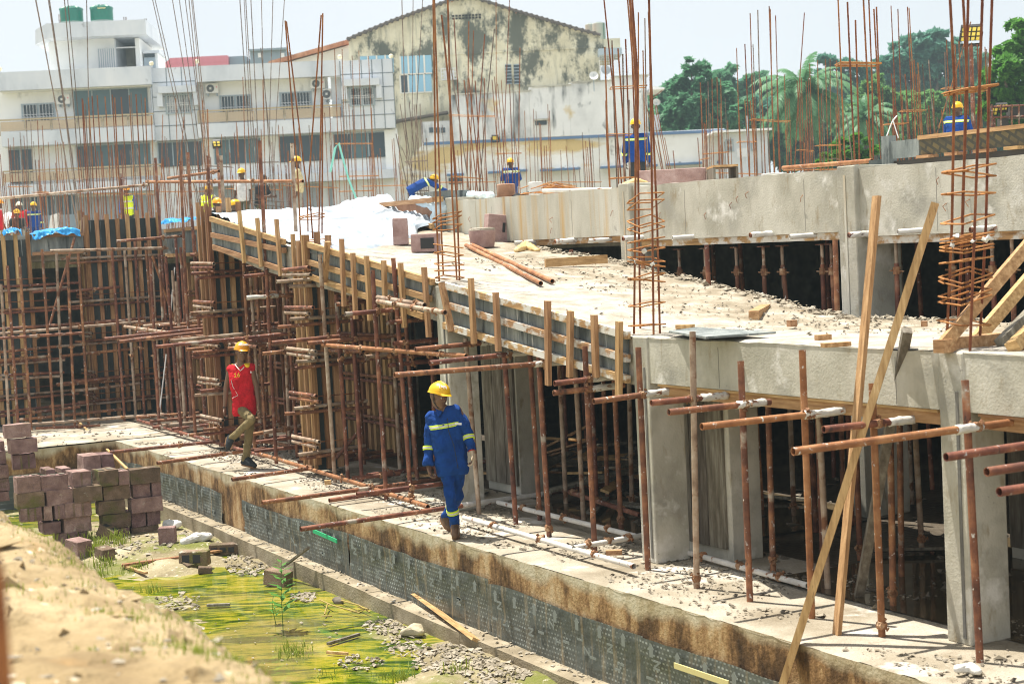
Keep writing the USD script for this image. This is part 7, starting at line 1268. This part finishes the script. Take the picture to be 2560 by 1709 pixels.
for (x0, x1, y0, y1, lab) in ((150, 207, 16, 57, 'left green water tank on the stair tower roof'), (226, 282, 13, 54, 'right green water tank on the stair tower roof, with a pale tag')):
    BT = Front(100.6, .055); u0, u1, z0, z1 = BT.rect(x0, y0, x1, y1); c = BT.pt((u0+u1)/2, z0+.02, 0.); R_t = (u1-u0)/2; h = z1-z0-.02; pr = [(0, 0), (R_t, 0)]
    for k in range(7): z = h*.06+h*.66*k/7; pr += [(R_t, z), (R_t*1.012, z+h*.03), (R_t*1.012, z+h*.06), (R_t, z+h*.085)]
    pr += [(R_t, h*.76), (R_t*.93, h*.84), (R_t*.55, h*.92), (R_t*.33, h*.93), (R_t*.33, h*.98), (R_t*.3, h), (0, h)]
    t = Thing('water_tank', lab, 'water tank'); t.part('body', lathe(c, pr, 28), 'tank_green', 40)
    for a in range(6): th = a*math.pi/3+.4; d = np.array([math.cos(th), math.sin(th), 0]); t.part('shoulder_rib', hull([(c+d*R_t*.88+[0, 0, h*.78], .12), (c+d*R_t*.5+[0, 0, h*.90], .10)], 8), 'tank_green', True)
    if 'tag' in lab: t.part('tag', BT.ub((u0+u1)/2-.1, (u0+u1)/2+.35, z0+h*.70, z0+h*.75, -R_t-.06, -R_t-.02), 'yellow_tape')
    t.done()
# distant blocks between the houses
D = Front(165.); t = Thing('pink_building', 'long pink clad building far behind the white house', 'building'); t.part('front', D.box(425, 142, 569, 175, 0, 10), 'pink'); t.part('side', D.poly([(388, 170), (425, 145), (425, 178), (388, 185)], .5, 10), 'pink'); u0, u1, z0, z1 = D.rect(425, 142, 569, 175); t.part('panel_joints', [D.ub(u0+(u1-u0)*k/9-.03, u0+(u1-u0)*k/9+.03, z0, z1, -.03, -.004) for k in range(10)]+[D.ub(u0, u1, z0+(z1-z0)*.55-.03, z0+(z1-z0)*.55+.03, -.035, -.031)], 'pink'); t.done()
t = Thing('grey_building', 'low grey building right of the pink one', 'building'); t.part('wall', D.box(570, 138, 610, 180, 1, 10), 'far_grey'); t.part('wall', D.box(609, 146, 640, 180, 2, 10), 'far_grey'); t.done()
D2 = Front(155.); t = Thing('grey_building', 'taller grey building with small windows left of the tiled roof', 'building'); t.part('wall', D2.box(626, 126, 716, 180, 0, 10), 'far_grey'); t.part('parapet', D2.box(624, 122, 718, 127, -.3, .3), 'far_grey')
for x in (645, 702): w = t.part('window', D2.box(x, 133, x+9, 144, -.05, -.01), 'paint_white')
t.done()
# big stained house with the gable
Y = Front(112.); t = Thing('gable_house', 'big yellowish gabled house with black mould stains and a tiled verge', 'building')
OUT_ = [(872, 100), (900, 88), (980, 55), (1060, 26), (1130, 2), (1158, -4), (1190, -2), (1240, 14), (1290, 30), (1380, 56), (1440, 74), (1501, 90), (1501, 330), (872, 330)]
t.part('wall', Y.poly(OUT_, 0, 18), 'wall_yellow'); t.part('wall', Y.box(1495, 96, 1551, 125, .2, 10), 'wall_yellow'); t.part('wall', Y.box(985, 300, 1130, 520, -.02, 4), 'wall_yellow')
V0 = [Y.pt(*Y.sz(x, y-1), -.35) for x, y in OUT_[:12]]; t.part('verge', rod([p for p in V0], .09, 5), 'roof_edge')
tiles = []
for a, b in zip(V0[:-1], V0[1:]):
    n = max(1, int(np.linalg.norm(b-a)/.34))
    for k in range(n): p = a+(b-a)*k/n; tiles.append(rod([p+Y.n*-.1, p+Y.n*.5+[0, 0, .0]], .13, 6))
rf = t.part('roof', [rod([p-[0, 0, .05], p+Y.n*18-[0, 0, .05]], .1, 4) for p in V0[::4]], 'roof_tile'); t.part('verge_tiles', tiles, 'roof_edge', under=rf)
for a, b in zip(V0[:-1], V0[1:]): t.part('roof_plane', trimesh.Trimesh(np.array([a, b, b+Y.n*18, a+Y.n*18]), [[0, 1, 2], [0, 2, 3]], process=False), 'roof_tile', under=rf)
u0, u1, z0, z1 = Y.rect(1130, 35, 1205, 48); t.part('gable_vent', [Y.ub(u0+(u1-u0)*k/9, u0+(u1-u0)*(k+.7)/9, z0+(z1-z0)*j/2, z0+(z1-z0)*(j+.7)/2, -.04, -.004) for k in range(9) for j in range(2)], 'black')
for X0, X1, n in ((1001, 1081, 4), (899, 986, 4)):
    for j, (ya, yb) in enumerate(((139, 185), (187, 232))):
        u0, u1, z0, z1 = Y.rect(X0, ya, X1, yb)
        for k in range(n):
            a, b = u0+(u1-u0)*k/n, u0+(u1-u0)*(k+1)/n; dark = (j == 1 and k == 0) or (X0 == 899 and j == 1 and k == 3)
            w = t.part('window', Y.ub(a+.05, b-.05, z0+.04, z1-.02, -.04, -.01), 'glass_dark' if dark else 'glass_blue'); t.part('frame', [Y.ub(a-.05, a+.05, z0, z1, -.08, .0), Y.ub(a+.05, b-.05, z0-.04, z0+.04, -.08, .0)], 'paint_cream', under=w)
for x0 in (1264, 1285):
    w = t.part('window', Y.box(x0, 162, x0+15, 210, -.06, -.01), 'glass_dark'); u0, u1, z0, z1 = Y.rect(x0, 162, x0+15, 210); t.part('louvre', [Y.ub(u0, u1, z0+(z1-z0)*k/6-.02, z0+(z1-z0)*k/6+.02, -.1, -.064) for k in range(7)], 'steel_blue', under=w)
u0, u1, z0, z1 = Y.rect(1104, 173, 1142, 200); t.part('window_cage', [Y.ub(u0+(u1-u0)*k/6-.02, u0+(u1-u0)*k/6+.02, z0, z1, -.5, -.46) for k in range(7)]+[Y.ub(u0, u1, z0+(z1-z0)*k/3-.02, z0+(z1-z0)*k/3+.02, -.5, -.46) for k in range(4)]+[Y.ub(u0, u1, z0-.03, z0, -.46, 0)], 'grille'); t.part('caged_unit', Y.box(1112, 178, 1135, 198, -.4, -.01), 'ac_white')
t.part('band_course', Y.box(1085, 126, 1490, 130, -.06, -.004), 'wall_yellow'); t.part('balcony_slab', Y.box(1494, 127, 1551, 143, -1.5, 2), 'steel_blue')
t.part('balcony_net', [rod([Y.pt(*Y.sz(1495+k*6, 140), -1.4), Y.pt(*Y.sz(1496+k*6, 190), -1.4)], .012, 3) for k in range(16)]+[rod([Y.pt(*Y.sz(1495, 140+k*6), -1.4), Y.pt(*Y.sz(1590, 136+k*6), -1.4)], .012, 3) for k in range(9)], 'grille')
t.part('lean_to_roof', Y.poly([(982, 306), (1121, 282), (1121, 286), (982, 311)], -1.6, 0), 'roof_edge'); t.done()
t = Thing('tiled_roof', 'long terracotta tiled roof running behind the white house to the gable house', 'roof'); YR = Front(118.)
a, b, c, d = [YR.pt(*YR.sz(*p), q) for p, q in (((676, 158), 0), ((872, 104), 0), ((898, 82), 6.), ((700, 150), 6.))]
n = 34
for k in range(n):
    p = a+(b-a)*k/n; q = d+(c-d)*k/n; t.part('tile_course', rod([p, q], .17, 6), 'roof_tile')
t.part('deck', trimesh.Trimesh(np.array([a, b, c, d])-[0, 0, .05], [[0, 1, 2], [0, 2, 3]], process=False), 'roof_tile'); t.part('ridge', rod([YR.pt(*YR.sz(676, 153), 5.), YR.pt(*YR.sz(872, 86), 6.), YR.pt(*YR.sz(897, 79), 6.)], .22, 6), 'roof_edge')
t.part('wall', YR.poly([(700, 160), (872, 112), (872, 200), (700, 200)], .3, 4), 'paint_cream'); t.done()
for x0, x1, y0, lab in ((1463, 1488, 60, 'left grey green water tank behind the gable house roof'), (1481, 1514, 57, 'right grey green water tank behind the gable house roof')):
    YT = Front(118.+(x0 < 1470)); u0, u1, z0, z1 = YT.rect(x0, y0, x1, 94); c = YT.pt((u0+u1)/2, z0-.6, 0); R_t = (u1-u0)/2; h = z1-z0+.6; t = Thing('water_tank', lab, 'water tank'); t.part('body', lathe(c, [(0, 0), (R_t, 0), (R_t, h*.93), (R_t*.94, h*.97), (R_t*.4, h), (R_t*.4, h*1.02), (0, h*1.02)], 24), 'tank_grey', 40); t.part('strap', rod([c+Y.n*-R_t*1.02+Y.e*.3, c+Y.n*-R_t*1.02+Y.e*.3+[0, 0, h*.95]], .03, 5), 'tank_green'); t.done()
# white stained stepped building and the yard wall with the blue stripe
Wt = Front(106.); t = Thing('stained_building', 'white building with stepped top and grey weather stains in front of the gable house', 'building')
for x0, x1, y0 in ((1128, 1328, 233), (1328, 1428, 216), (1428, 1530, 205), (1530, 1622, 191)):
    t.part('wall', Wt.box(x0, y0, x1, 480, 0, 6), 'wall_stained'); t.part('coping', Wt.box(x0, y0-3, x1, y0, -.08, 6), 'concrete')
t.part('wall', Wt.box(1056, 303, 1130, 480, .05, 5), 'wall_stained')
v_ = t.part('vent', Wt.box(1338, 302, 1367, 313, -.05, -.01), 'glass_dark'); t.part('hood', Wt.box(1334, 298, 1374, 302, -.5, -.004), 'concrete', under=v_)
for x in (1073, 1089, 1103): t.part('vent', Wt.box(x, 319, x+10, 332, -.01, .045), 'glass_dark')
t.done()
for px, py, r_, lab in ((1483, 193, .28, 'small pale satellite dish on the stepped building'), (1512, 181, .36, 'tilted grey satellite dish behind the small one'), (1639, 259, .24, 'white satellite dish right of the stepped building')):
    c = Wt.pt(*Wt.sz(px, py), -.6); nrm = N3(-Wt.n+[0, 0, .45]+(Wt.e*.5 if r_ > .3 else 0)); _, a_, b_ = frame(nrm); V = [c]; 
    for rr, dd in ((.5, .02), (1., .09)): V += [c+nrm*dd*r_/.3+(a_*math.cos(th)+b_*math.sin(th))*r_*rr for th in np.linspace(0, 2*math.pi, 17)[:-1]]
    f = [[0, 1+k, 1+(k+1) % 16] for k in range(16)]+list(quads([[1+k, 17+k, 17+(k+1) % 16, 1+(k+1) % 16] for k in range(16)]).tolist()); t = Thing('satellite_dish', lab, 'satellite dish'); t.part('dish', trimesh.Trimesh(np.array(V), f, process=False), 'ac_white' if r_ < .3 else 'shutter'); t.part('mast', rod([c, c+Wt.n*.3-[0, 0, .3], c+Wt.n*.3-[0, 0, .9]], .03, 5), 'steel_blue'); t.part('arm', rod([c-[0, 0, .2], c+nrm*.35], .012, 4), 'steel_blue'); t.done()
Lw = Front(99.); t = Thing('yard_wall', 'long white yard wall with a blue stripe along its top and yellow water stains', 'wall')
for x0, x1, yt, w in ((1060, 1240, 352, 0), (1240, 1420, 344, 0), (1420, 1600, 335, 0), (1600, 1815, 326, 0)):
    t.part('wall', Lw.box(x0, yt, x1, yt+190, .1*((x0 // 180) % 2), .5), 'wall_lower')
a, b = Lw.sz(1060, 360), Lw.sz(1815, 327); t.part('blue_stripe', bar(Lw.pt(*a, -.03), Lw.pt(*b, -.03), .12, .16), 'blue_trim')
t.part('wall', Lw.poly([(990, 440), (1060, 356), (1060, 520), (990, 520)], .2, .6), 'wall_lower')
for x0, x1, y in ((1118, 1160, 438), (1220, 1262, 432), (1286, 1318, 428), (1350, 1450, 425), (1500, 1560, 419), (1590, 1642, 416), (1665, 1752, 411), (1792, 1822, 406)):
    hd_ = t.part('window_hood', Lw.box(x0, y-3, x1, y+2, -.7, -.01), 'blue_trim'); t.part('dirt', Lw.box(x0+2, y-6, x1-2, y-3.2, -.6, -.01), 'wall_stained', under=hd_)
t.part('window', Lw.box(1122, 445, 1156, 460, -.03, -.01), 'glass_dark'); t.done()
H = Front(96.); t = Thing('low_house', 'low bluish white house with a thin flat roof, right of the yard wall', 'building'); t.part('wall', H.box(1815, 330, 1922, 520, 0, 8), 'paint_grey'); t.part('roof', H.box(1780, 325, 1926, 330, -.6, 8), 'paint_white'); barred(t, H, 1815, 352, 1831, 376, 1, -.03); barred(t, H, 1880, 360, 1888, 374, 1, -.03); t.part('balcony', H.box(1838, 372, 1870, 394, -.8, -.76), 'grille'); t.done()
t = Thing('porch_roof', 'thin sloping porch roof at the right end of the stepped building', 'roof'); t.part('sheet', Wt.poly([(1622, 222), (1652, 226), (1655, 229), (1622, 232)], -2, 2), 'paint_white'); t.part('strut', rod([Wt.pt(*Wt.sz(1625, 250), -1.), Wt.pt(*Wt.sz(1652, 230), -1.)], .03, 5), 'rebar'); t.part('wall_box', Wt.box(1632, 290, 1646, 328, -1., 2), 'paint_grey'); t.done()
# floodlights
def flood(label, c, B_, w, h, mast, rows=3, cols=4, depth_=.25):
    t = Thing('floodlight', label, 'floodlight'); e, n = B_.e, B_.n; upv = N3(np.array([0, 0, 1.])-n*.75)
    fwv = N3(np.cross(e, upv)); fwv = fwv if fwv@n < 0 else -fwv
    def slab(a, b, cc, d, ctr): V = [ctr+e*(s*a)+upv*(u*b)+fwv*(q*d) for s in (-1, 1) for u in (-1, 1) for q in (-1, 1)]; return trimesh.Trimesh(np.array(V), quads(BOXF), process=False)
    bd = t.part('housing', slab(w/2, h/2, 0, .05, c), 'black')
    for i in range(cols):
        for j in range(rows): t.part('lamp', slab(w/cols*.34, h/rows*.34, 0, .012, c+e*w*((i+.5)/cols-.5)+upv*h*((j+.5)/rows-.5)+fwv*.062), 'lamp_cell', under=bd)
    t.part('bracket', [slab(.02, h*.42, 0, .02, c+e*s*w*.54-[0, 0, h*.35]) for s in (-1, 1)]+[slab(w*.55, .03, 0, .03, c-[0, 0, h*.75])], 'black')
    if mast: t.part('mast', rod([c-[0, 0, h*.75], c-[0, 0, h*.75+mast]], .05, 8), 'pipe')
    t.done()
Fl = Front(42.); flood('big floodlight with yellow cells on a rusty mast among the bars, upper right', Fl.pt(*Fl.sz(2426, 82), 0), Fl, .48, .40, 3.2)
Fl2 = Front(60.); flood('small square floodlight with four yellow lamps before the white house', Fl2.pt(*Fl2.sz(542, 357), 0), Fl2, .26, .22, 2.4, 2, 2)
Fl3 = Front(52.); flood('small floodlight at the left end of the dark truss platform', Fl3.pt(*Fl3.sz(2484, 276), 0), Fl3, .2, .25, 1.6, 2, 2); flood('tilted floodlight on top of the dark truss platform', Fl3.pt(*Fl3.sz(2503, 266), 0), Fl3, .34, .2, 0, 2, 4)
flood('pale floodlight on the stripe of the yard wall', Lw.pt(*Lw.sz(1238, 345), -.5), Lw, .4, .34, 0, 1, 1)
t = Thing('truss_platform', 'dark platform on rusty trusses at the right edge beyond the upper slab', 'platform'); t.part('deck', Fl3.box(2525, 266, 2640, 294, 0, .4), 'plywood_dark')
for x in (2478, 2500, 2527, 2545, 2565, 2600): t.part('truss_post', rod([Fl3.pt(*Fl3.sz(x, 262), -.1), Fl3.pt(*Fl3.sz(x, 335), -.1)], .03, 5), 'pipe')
for y in (266, 293): t.part('truss_rail', rod([Fl3.pt(*Fl3.sz(2474, y+2), -.1), Fl3.pt(*Fl3.sz(2640, y-6), -.1)], .03, 5), 'pipe')
t.part('box', Fl3.box(2502, 296, 2522, 332, 0, .4), 'plywood_dark'); t.done()
p = [Lw.pt(*Lw.sz(x, y), -1.) for x, y in ((1060, 440), (1300, 428), (1600, 412), (1900, 395))]
a, b = dep(2088, 320, 60), dep(1868, 420, 60); thing1('lamp_post', rod([dep(1871, 428, 52), dep(1868, 290, 52)], .04, 8), 'steel_blue', 'thin grey post standing before the low white house', 'post')
c = dep(22, 540, 62); t = Thing('mixer_drum', 'white round machine shell behind the crouching man at the far left', 'machine'); t.part('shell', m3.Manifold.sphere(.38, 24).scale((1, .8, 1.3)).translate(tuple(c-[0, 0, .35])), 'white_plastic', True); t.part('base', box(c[0]-.3, c[0]+.3, c[1]-.3, c[1]+.3, 3.86, c[2]-.6), 'plywood_dark'); t.done()
c = dep(137, 553, 52); thing1('pale_board', Front(52.).poly([(121, 575), (127, 538), (151, 531), (147, 572)], 0, .04), 'bag_white', 'pale slanted board standing behind the blue tarp', 'board')
# ---------------------------------------------------------------- trees
RT = np.random.default_rng(211)
def leaves(C, Rd, n, size, r, up_=.35, squash=.8, hollow=.55):
    """Leaf quads gathered in clumps through the lobes' volumes. C centres, Rd radii."""
    nl = np.maximum((n*(Rd**2)/np.sum(Rd**2)).astype(int), 10); V = []
    for c, R0, k in zip(C, Rd, nl):
        nc = max(6, int(26*min(1.5, R0/1.5))); d = r.normal(size=(nc, 3)); d /= np.linalg.norm(d, axis=1)[:, None]; q = c+d*(R0*r.uniform(hollow, 1., nc)**.6)[:, None]*[1, 1, squash]; cr_ = R0*r.uniform(.16, .34, nc)
        i = r.integers(0, nc, k); g = r.normal(size=(k, 3)); g /= np.linalg.norm(g, axis=1)[:, None]; p = q[i]+g*(cr_[i]*r.uniform(.35, 1, k)**.5)[:, None]*[1, 1, .7]
        nn = g*.7+r.normal(size=(k, 3))*.5+[0, 0, up_*2]; nn /= np.linalg.norm(nn, axis=1)[:, None]; a = np.cross(nn, r.normal(size=(k, 3))); a /= np.linalg.norm(a, axis=1)[:, None]; b = np.cross(nn, a)
        s = size*r.uniform(.6, 1.3, (k, 1)); V.append(np.stack([p-a*s, p+b*s*.55, p+a*s-nn*s*.3, p-b*s*.55], 1))
    V = np.vstack(V); m = len(V); return trimesh.Trimesh(V.reshape(-1, 3), quads(np.array([[0, 1, 2, 3]])+4*np.arange(m)[:, None]) if False else np.vstack([(4*np.arange(m)[:, None]+[0, 1, 2]), (4*np.arange(m)[:, None]+[0, 2, 3])]), process=False)
def tree(name, label, Z, lobes, n, size, mat, base_px, group=None, trunk=.35, squash=.8, up_=.35, hollow=.55):
    """lobes: (photo x, photo y, photo radius, distance offset)."""
    C = np.array([dep(x, y, Z+d) for x, y, _, d in lobes]); Rd = np.array([r_*(Z+d)/F for _, _, r_, d in lobes]); b = dep(base_px, 400, Z); b[2] = 4.4; t = Thing(name, label, 'tree', group)
    top = C.mean(0); limbs = [rod([b, (b*.6+top*.4)+RT.normal(0, .2, 3)*[1, 1, 0], b*.25+top*.75], trunk, 7, r2=trunk*.5)]
    for c in C: s = b+(top-b)*RT.uniform(.45, .75); limbs.append(rod([s, (s+c)/2+RT.normal(0, .3, 3)-[0, 0, .2], c], trunk*.45, 5, r2=trunk*.12))
    t.part('trunk', limbs, 'bark', True); t.part('crown', leaves(C, Rd, n, size, RT, up_, squash, hollow), mat); t.done()
def lobes(x0, x1, y0, y1, n, r0_, r1_, r, dz=3.):
    return [(r.uniform(x0, x1), r.uniform(y0, y1), r.uniform(r0_, r1_), r.uniform(-dz, dz)) for _ in range(n)]
L = np.random.default_rng(5)
tree('broadleaf_tree', 'light green loose tree with two leafy spikes on top, right of the stepped building', 118, [(1728, 165, 20, 0), (1724, 200, 32, 1), (1757, 170, 17, 0), (1762, 205, 35, 0), (1790, 240, 48, 1), (1740, 260, 55, 0), (1700, 290, 50, 1), (1795, 300, 55, 0), (1730, 330, 50, 0), (1830, 270, 40, 2), (1860, 310, 40, 2), (1690, 225, 22, 1)], 9000, .36, 'leaf_mid', 1750)
tree('broadleaf_tree', 'smooth domed tree behind the spiky light green one', 150, [(1845, 200, 42, 0), (1805, 205, 30, 0), (1890, 215, 40, 0), (1930, 240, 45, 0), (1960, 260, 42, 2), (1870, 250, 50, 0), (1930, 300, 50, 0)], 6500, .42, 'leaf_mid', 1870)
tree('broadleaf_tree', 'low rounded tree row immediately right of the stepped building', 140, [(1650, 235, 30, 0), (1680, 222, 22, 0), (1660, 270, 35, 0), (1640, 310, 40, 0), (1700, 260, 30, 2), (1680, 320, 45, 0)], 5000, .36, 'leaf_mid', 1660)
tree('umbrella_tree', 'huge spreading dark crowned tree in the distance, behind the floodlight', 165, [(2345, 90, 30, 0), (2300, 105, 38, 0), (2265, 115, 34, 2), (2235, 145, 32, 0), (2210, 160, 28, 0), (2300, 150, 48, 0), (2360, 120, 42, 0), (2390, 150, 46, 0), (2260, 175, 40, 1), (2420, 175, 45, 2), (2340, 190, 50, 0), (2190, 195, 28, 1), (2445, 140, 30, 0), (2230, 210, 36, 0), (2400, 220, 45, 0), (2300, 225, 42, 1)], 9500, .46, 'leaf_dark', 2310, trunk=.7, squash=.6, hollow=.4)
tree('umbrella_tree', 'flat topped thin tree behind the palm', 160, [(2065, 150, 22, 0), (2095, 158, 24, 0), (2130, 162, 22, 0), (2160, 172, 22, 0), (2110, 195, 30, 0), (2160, 205, 30, 0), (2060, 190, 26, 0), (2130, 225, 30, 0)], 4200, .42, 'leaf_dark', 2110, squash=.5, trunk=.4, hollow=.4)
tree('mango_tree', 'bright green dense tree at the right edge of the photo', 72, [(2556, 85, 48, 0), (2600, 100, 55, 1), (2530, 130, 42, 0), (2510, 175, 42, -1), (2570, 180, 60, 0), (2500, 230, 40, 0), (2540, 250, 55, 0), (2600, 230, 55, 0), (2480, 280, 34, 0), (2530, 315, 42, 0), (2590, 310, 50, 0), (2478, 190, 22, 0)], 14000, .26, 'leaf_bright', 2580)
tree('broadleaf_tree', 'yellowish green tree in the middle below the huge spreading one', 120, [(2190, 215, 32, 0), (2170, 250, 36, 0), (2210, 260, 40, 0), (2240, 290, 45, 0), (2150, 290, 38, 0), (2200, 320, 45, 0), (2260, 250, 28, 0)], 5500, .34, 'leaf_yellow', 2200)
tree('broadleaf_tree', 'mid green tree left of the worker at the upper right', 116, [(2320, 260, 40, 0), (2300, 300, 46, 0), (2350, 290, 42, 0), (2370, 250, 36, 1), (2330, 330, 45, 0), (2280, 340, 35, 0)], 5500, .33, 'leaf_yellow', 2320)
tree('broadleaf_tree', 'dark green tree behind the worker at the upper right', 125, [(2420, 250, 40, 0), (2450, 280, 42, 0), (2400, 300, 42, 0), (2440, 320, 45, 0), (2480, 310, 40, 0), (2460, 230, 30, 0)], 5500, .35, 'leaf_mid', 2430)
tree('bush', 'bright green bush growing just behind the upper slab, below the palm', 62, [(2080, 380, 26, 0), (2110, 362, 26, 0), (2140, 352, 22, 0), (2165, 372, 28, 0), (2060, 400, 22, 0), (2120, 395, 34, 0), (2180, 395, 30, 0)], 6000, .13, 'leaf_bright', 2120, trunk=.08)
for k, (x0, x1, yy, lab) in enumerate(((1620, 1760, 310, 'dense mid green tree mass behind the yard wall, left'), (1760, 1960, 330, 'dense mid green tree mass behind the low white house'), (1960, 2160, 330, 'dense dark tree mass behind the palm'), (2130, 2340, 345, 'dense tree mass behind the roped bars'), (2330, 2640, 330, 'dense tree mass behind the truss platform'))):
    tree('hedge_tree', lab, 138, lobes(x0, x1, yy-70, yy+70, 22, 34, 56, L), 9500, .42, 'leaf_dark' if k % 2 else 'leaf_mid', (x0+x1)/2, 'trees behind the site' if False else None)
for k, (x0, x1, yy, lab) in enumerate(((1600, 1800, 262, 'tall hazy tree far behind the stepped building'), (1780, 1990, 240, 'tall hazy tree far behind the domed tree'), (1970, 2190, 235, 'tall hazy tree far behind the palm'), (2170, 2400, 250, 'tall hazy tree far behind the yellowish green tree'), (2380, 2640, 230, 'tall hazy tree far behind the bright green tree at the right'))):
    tree('distant_tree', lab, 185, lobes(x0, x1, yy, yy+110, 20, 36, 58, L), 8000, .55, 'leaf_dark', (x0+x1)/2)
def palm(label, px, py, Z, L_, n, seed, base_y=4.4):
    r = np.random.default_rng(seed); c = dep(px, py, Z); t = Thing('palm_tree', label, 'tree'); b = np.array([c[0], c[1], base_y]); t.part('trunk', rod([b, (b+c)/2+[.1, 0, 0], c], .28, 9, r2=.2), 'bark', True)
    for k in range(n):
        th = k*2.39996; el = 1.35-1.75*(k/n)**.9+r.normal(0, .08); d = np.array([math.cos(th), math.sin(th), 0]); pts = [c]; v = d*math.cos(el)+np.array([0, 0, math.sin(el)]); m = 16; Lk = L_*r.uniform(.85, 1.1)*(1 if k > 5 else .8)
        for i in range(m): pts.append(pts[-1]+v*Lk/m); v = N3(v+[0, 0, -.11-.05*i/m]+r.normal(0, .02, 3))
        pts = np.array(pts); V = []; Fq = []
        for i in range(2, m+1):
            for rep in range(2):
                p = pts[i]-(pts[i]-pts[i-1])*rep*.5; ax = N3(pts[i]-pts[i-1]); s = np.cross(ax, [0, 0, 1.]); s = N3(s) if np.linalg.norm(s) > 1e-3 else np.array([1., 0, 0]); ll = Lk*.17*math.sin(math.pi*min(1, (i/m)*.85+.12))+.08
                for sg in (-1, 1):
                    e = p+s*sg*ll*.8+ax*ll*.55-np.array([0, 0, ll*r.uniform(.35, .75)]); w = ax*.045; q = len(V); V += [p-w, p+w, (p+e)/2+w+[0, 0, ll*.08], e, (p+e)/2-w+[0, 0, ll*.08]]; Fq += [[q, q+1, q+2], [q, q+2, q+4], [q+4, q+2, q+3]]
        fr = t.part('frond', trimesh.Trimesh(np.array(V), Fq, process=False), 'leaf_palm'); t.part('rib', rod(pts[::3], .03, 4, r2=.01), 'leaf_yellow', under=fr)
    t.done()
palm('tall feathery oil palm standing behind the bars, right of the low white house', 2010, 235, 98, 3.5, 54, 1); palm('smaller palm right of the big oil palm', 2165, 300, 105, 2.8, 30, 2)

# ---------------------------------------------------------------- moist air
hz_m = usdkit.material(stage, '/World/Looks/haze_look', {'v': ('principled_volume', {'color': (.70, .90, .97), 'density': .0006, 'anisotropy': .25})}, volume='v.volume')
g = usdkit.mesh(stage, '/World/haze', box(-1600, 1600, -1600, 1600, -4.1, 40), hz_m); meta(g.GetPrim(), None, None, None, 'stuff')
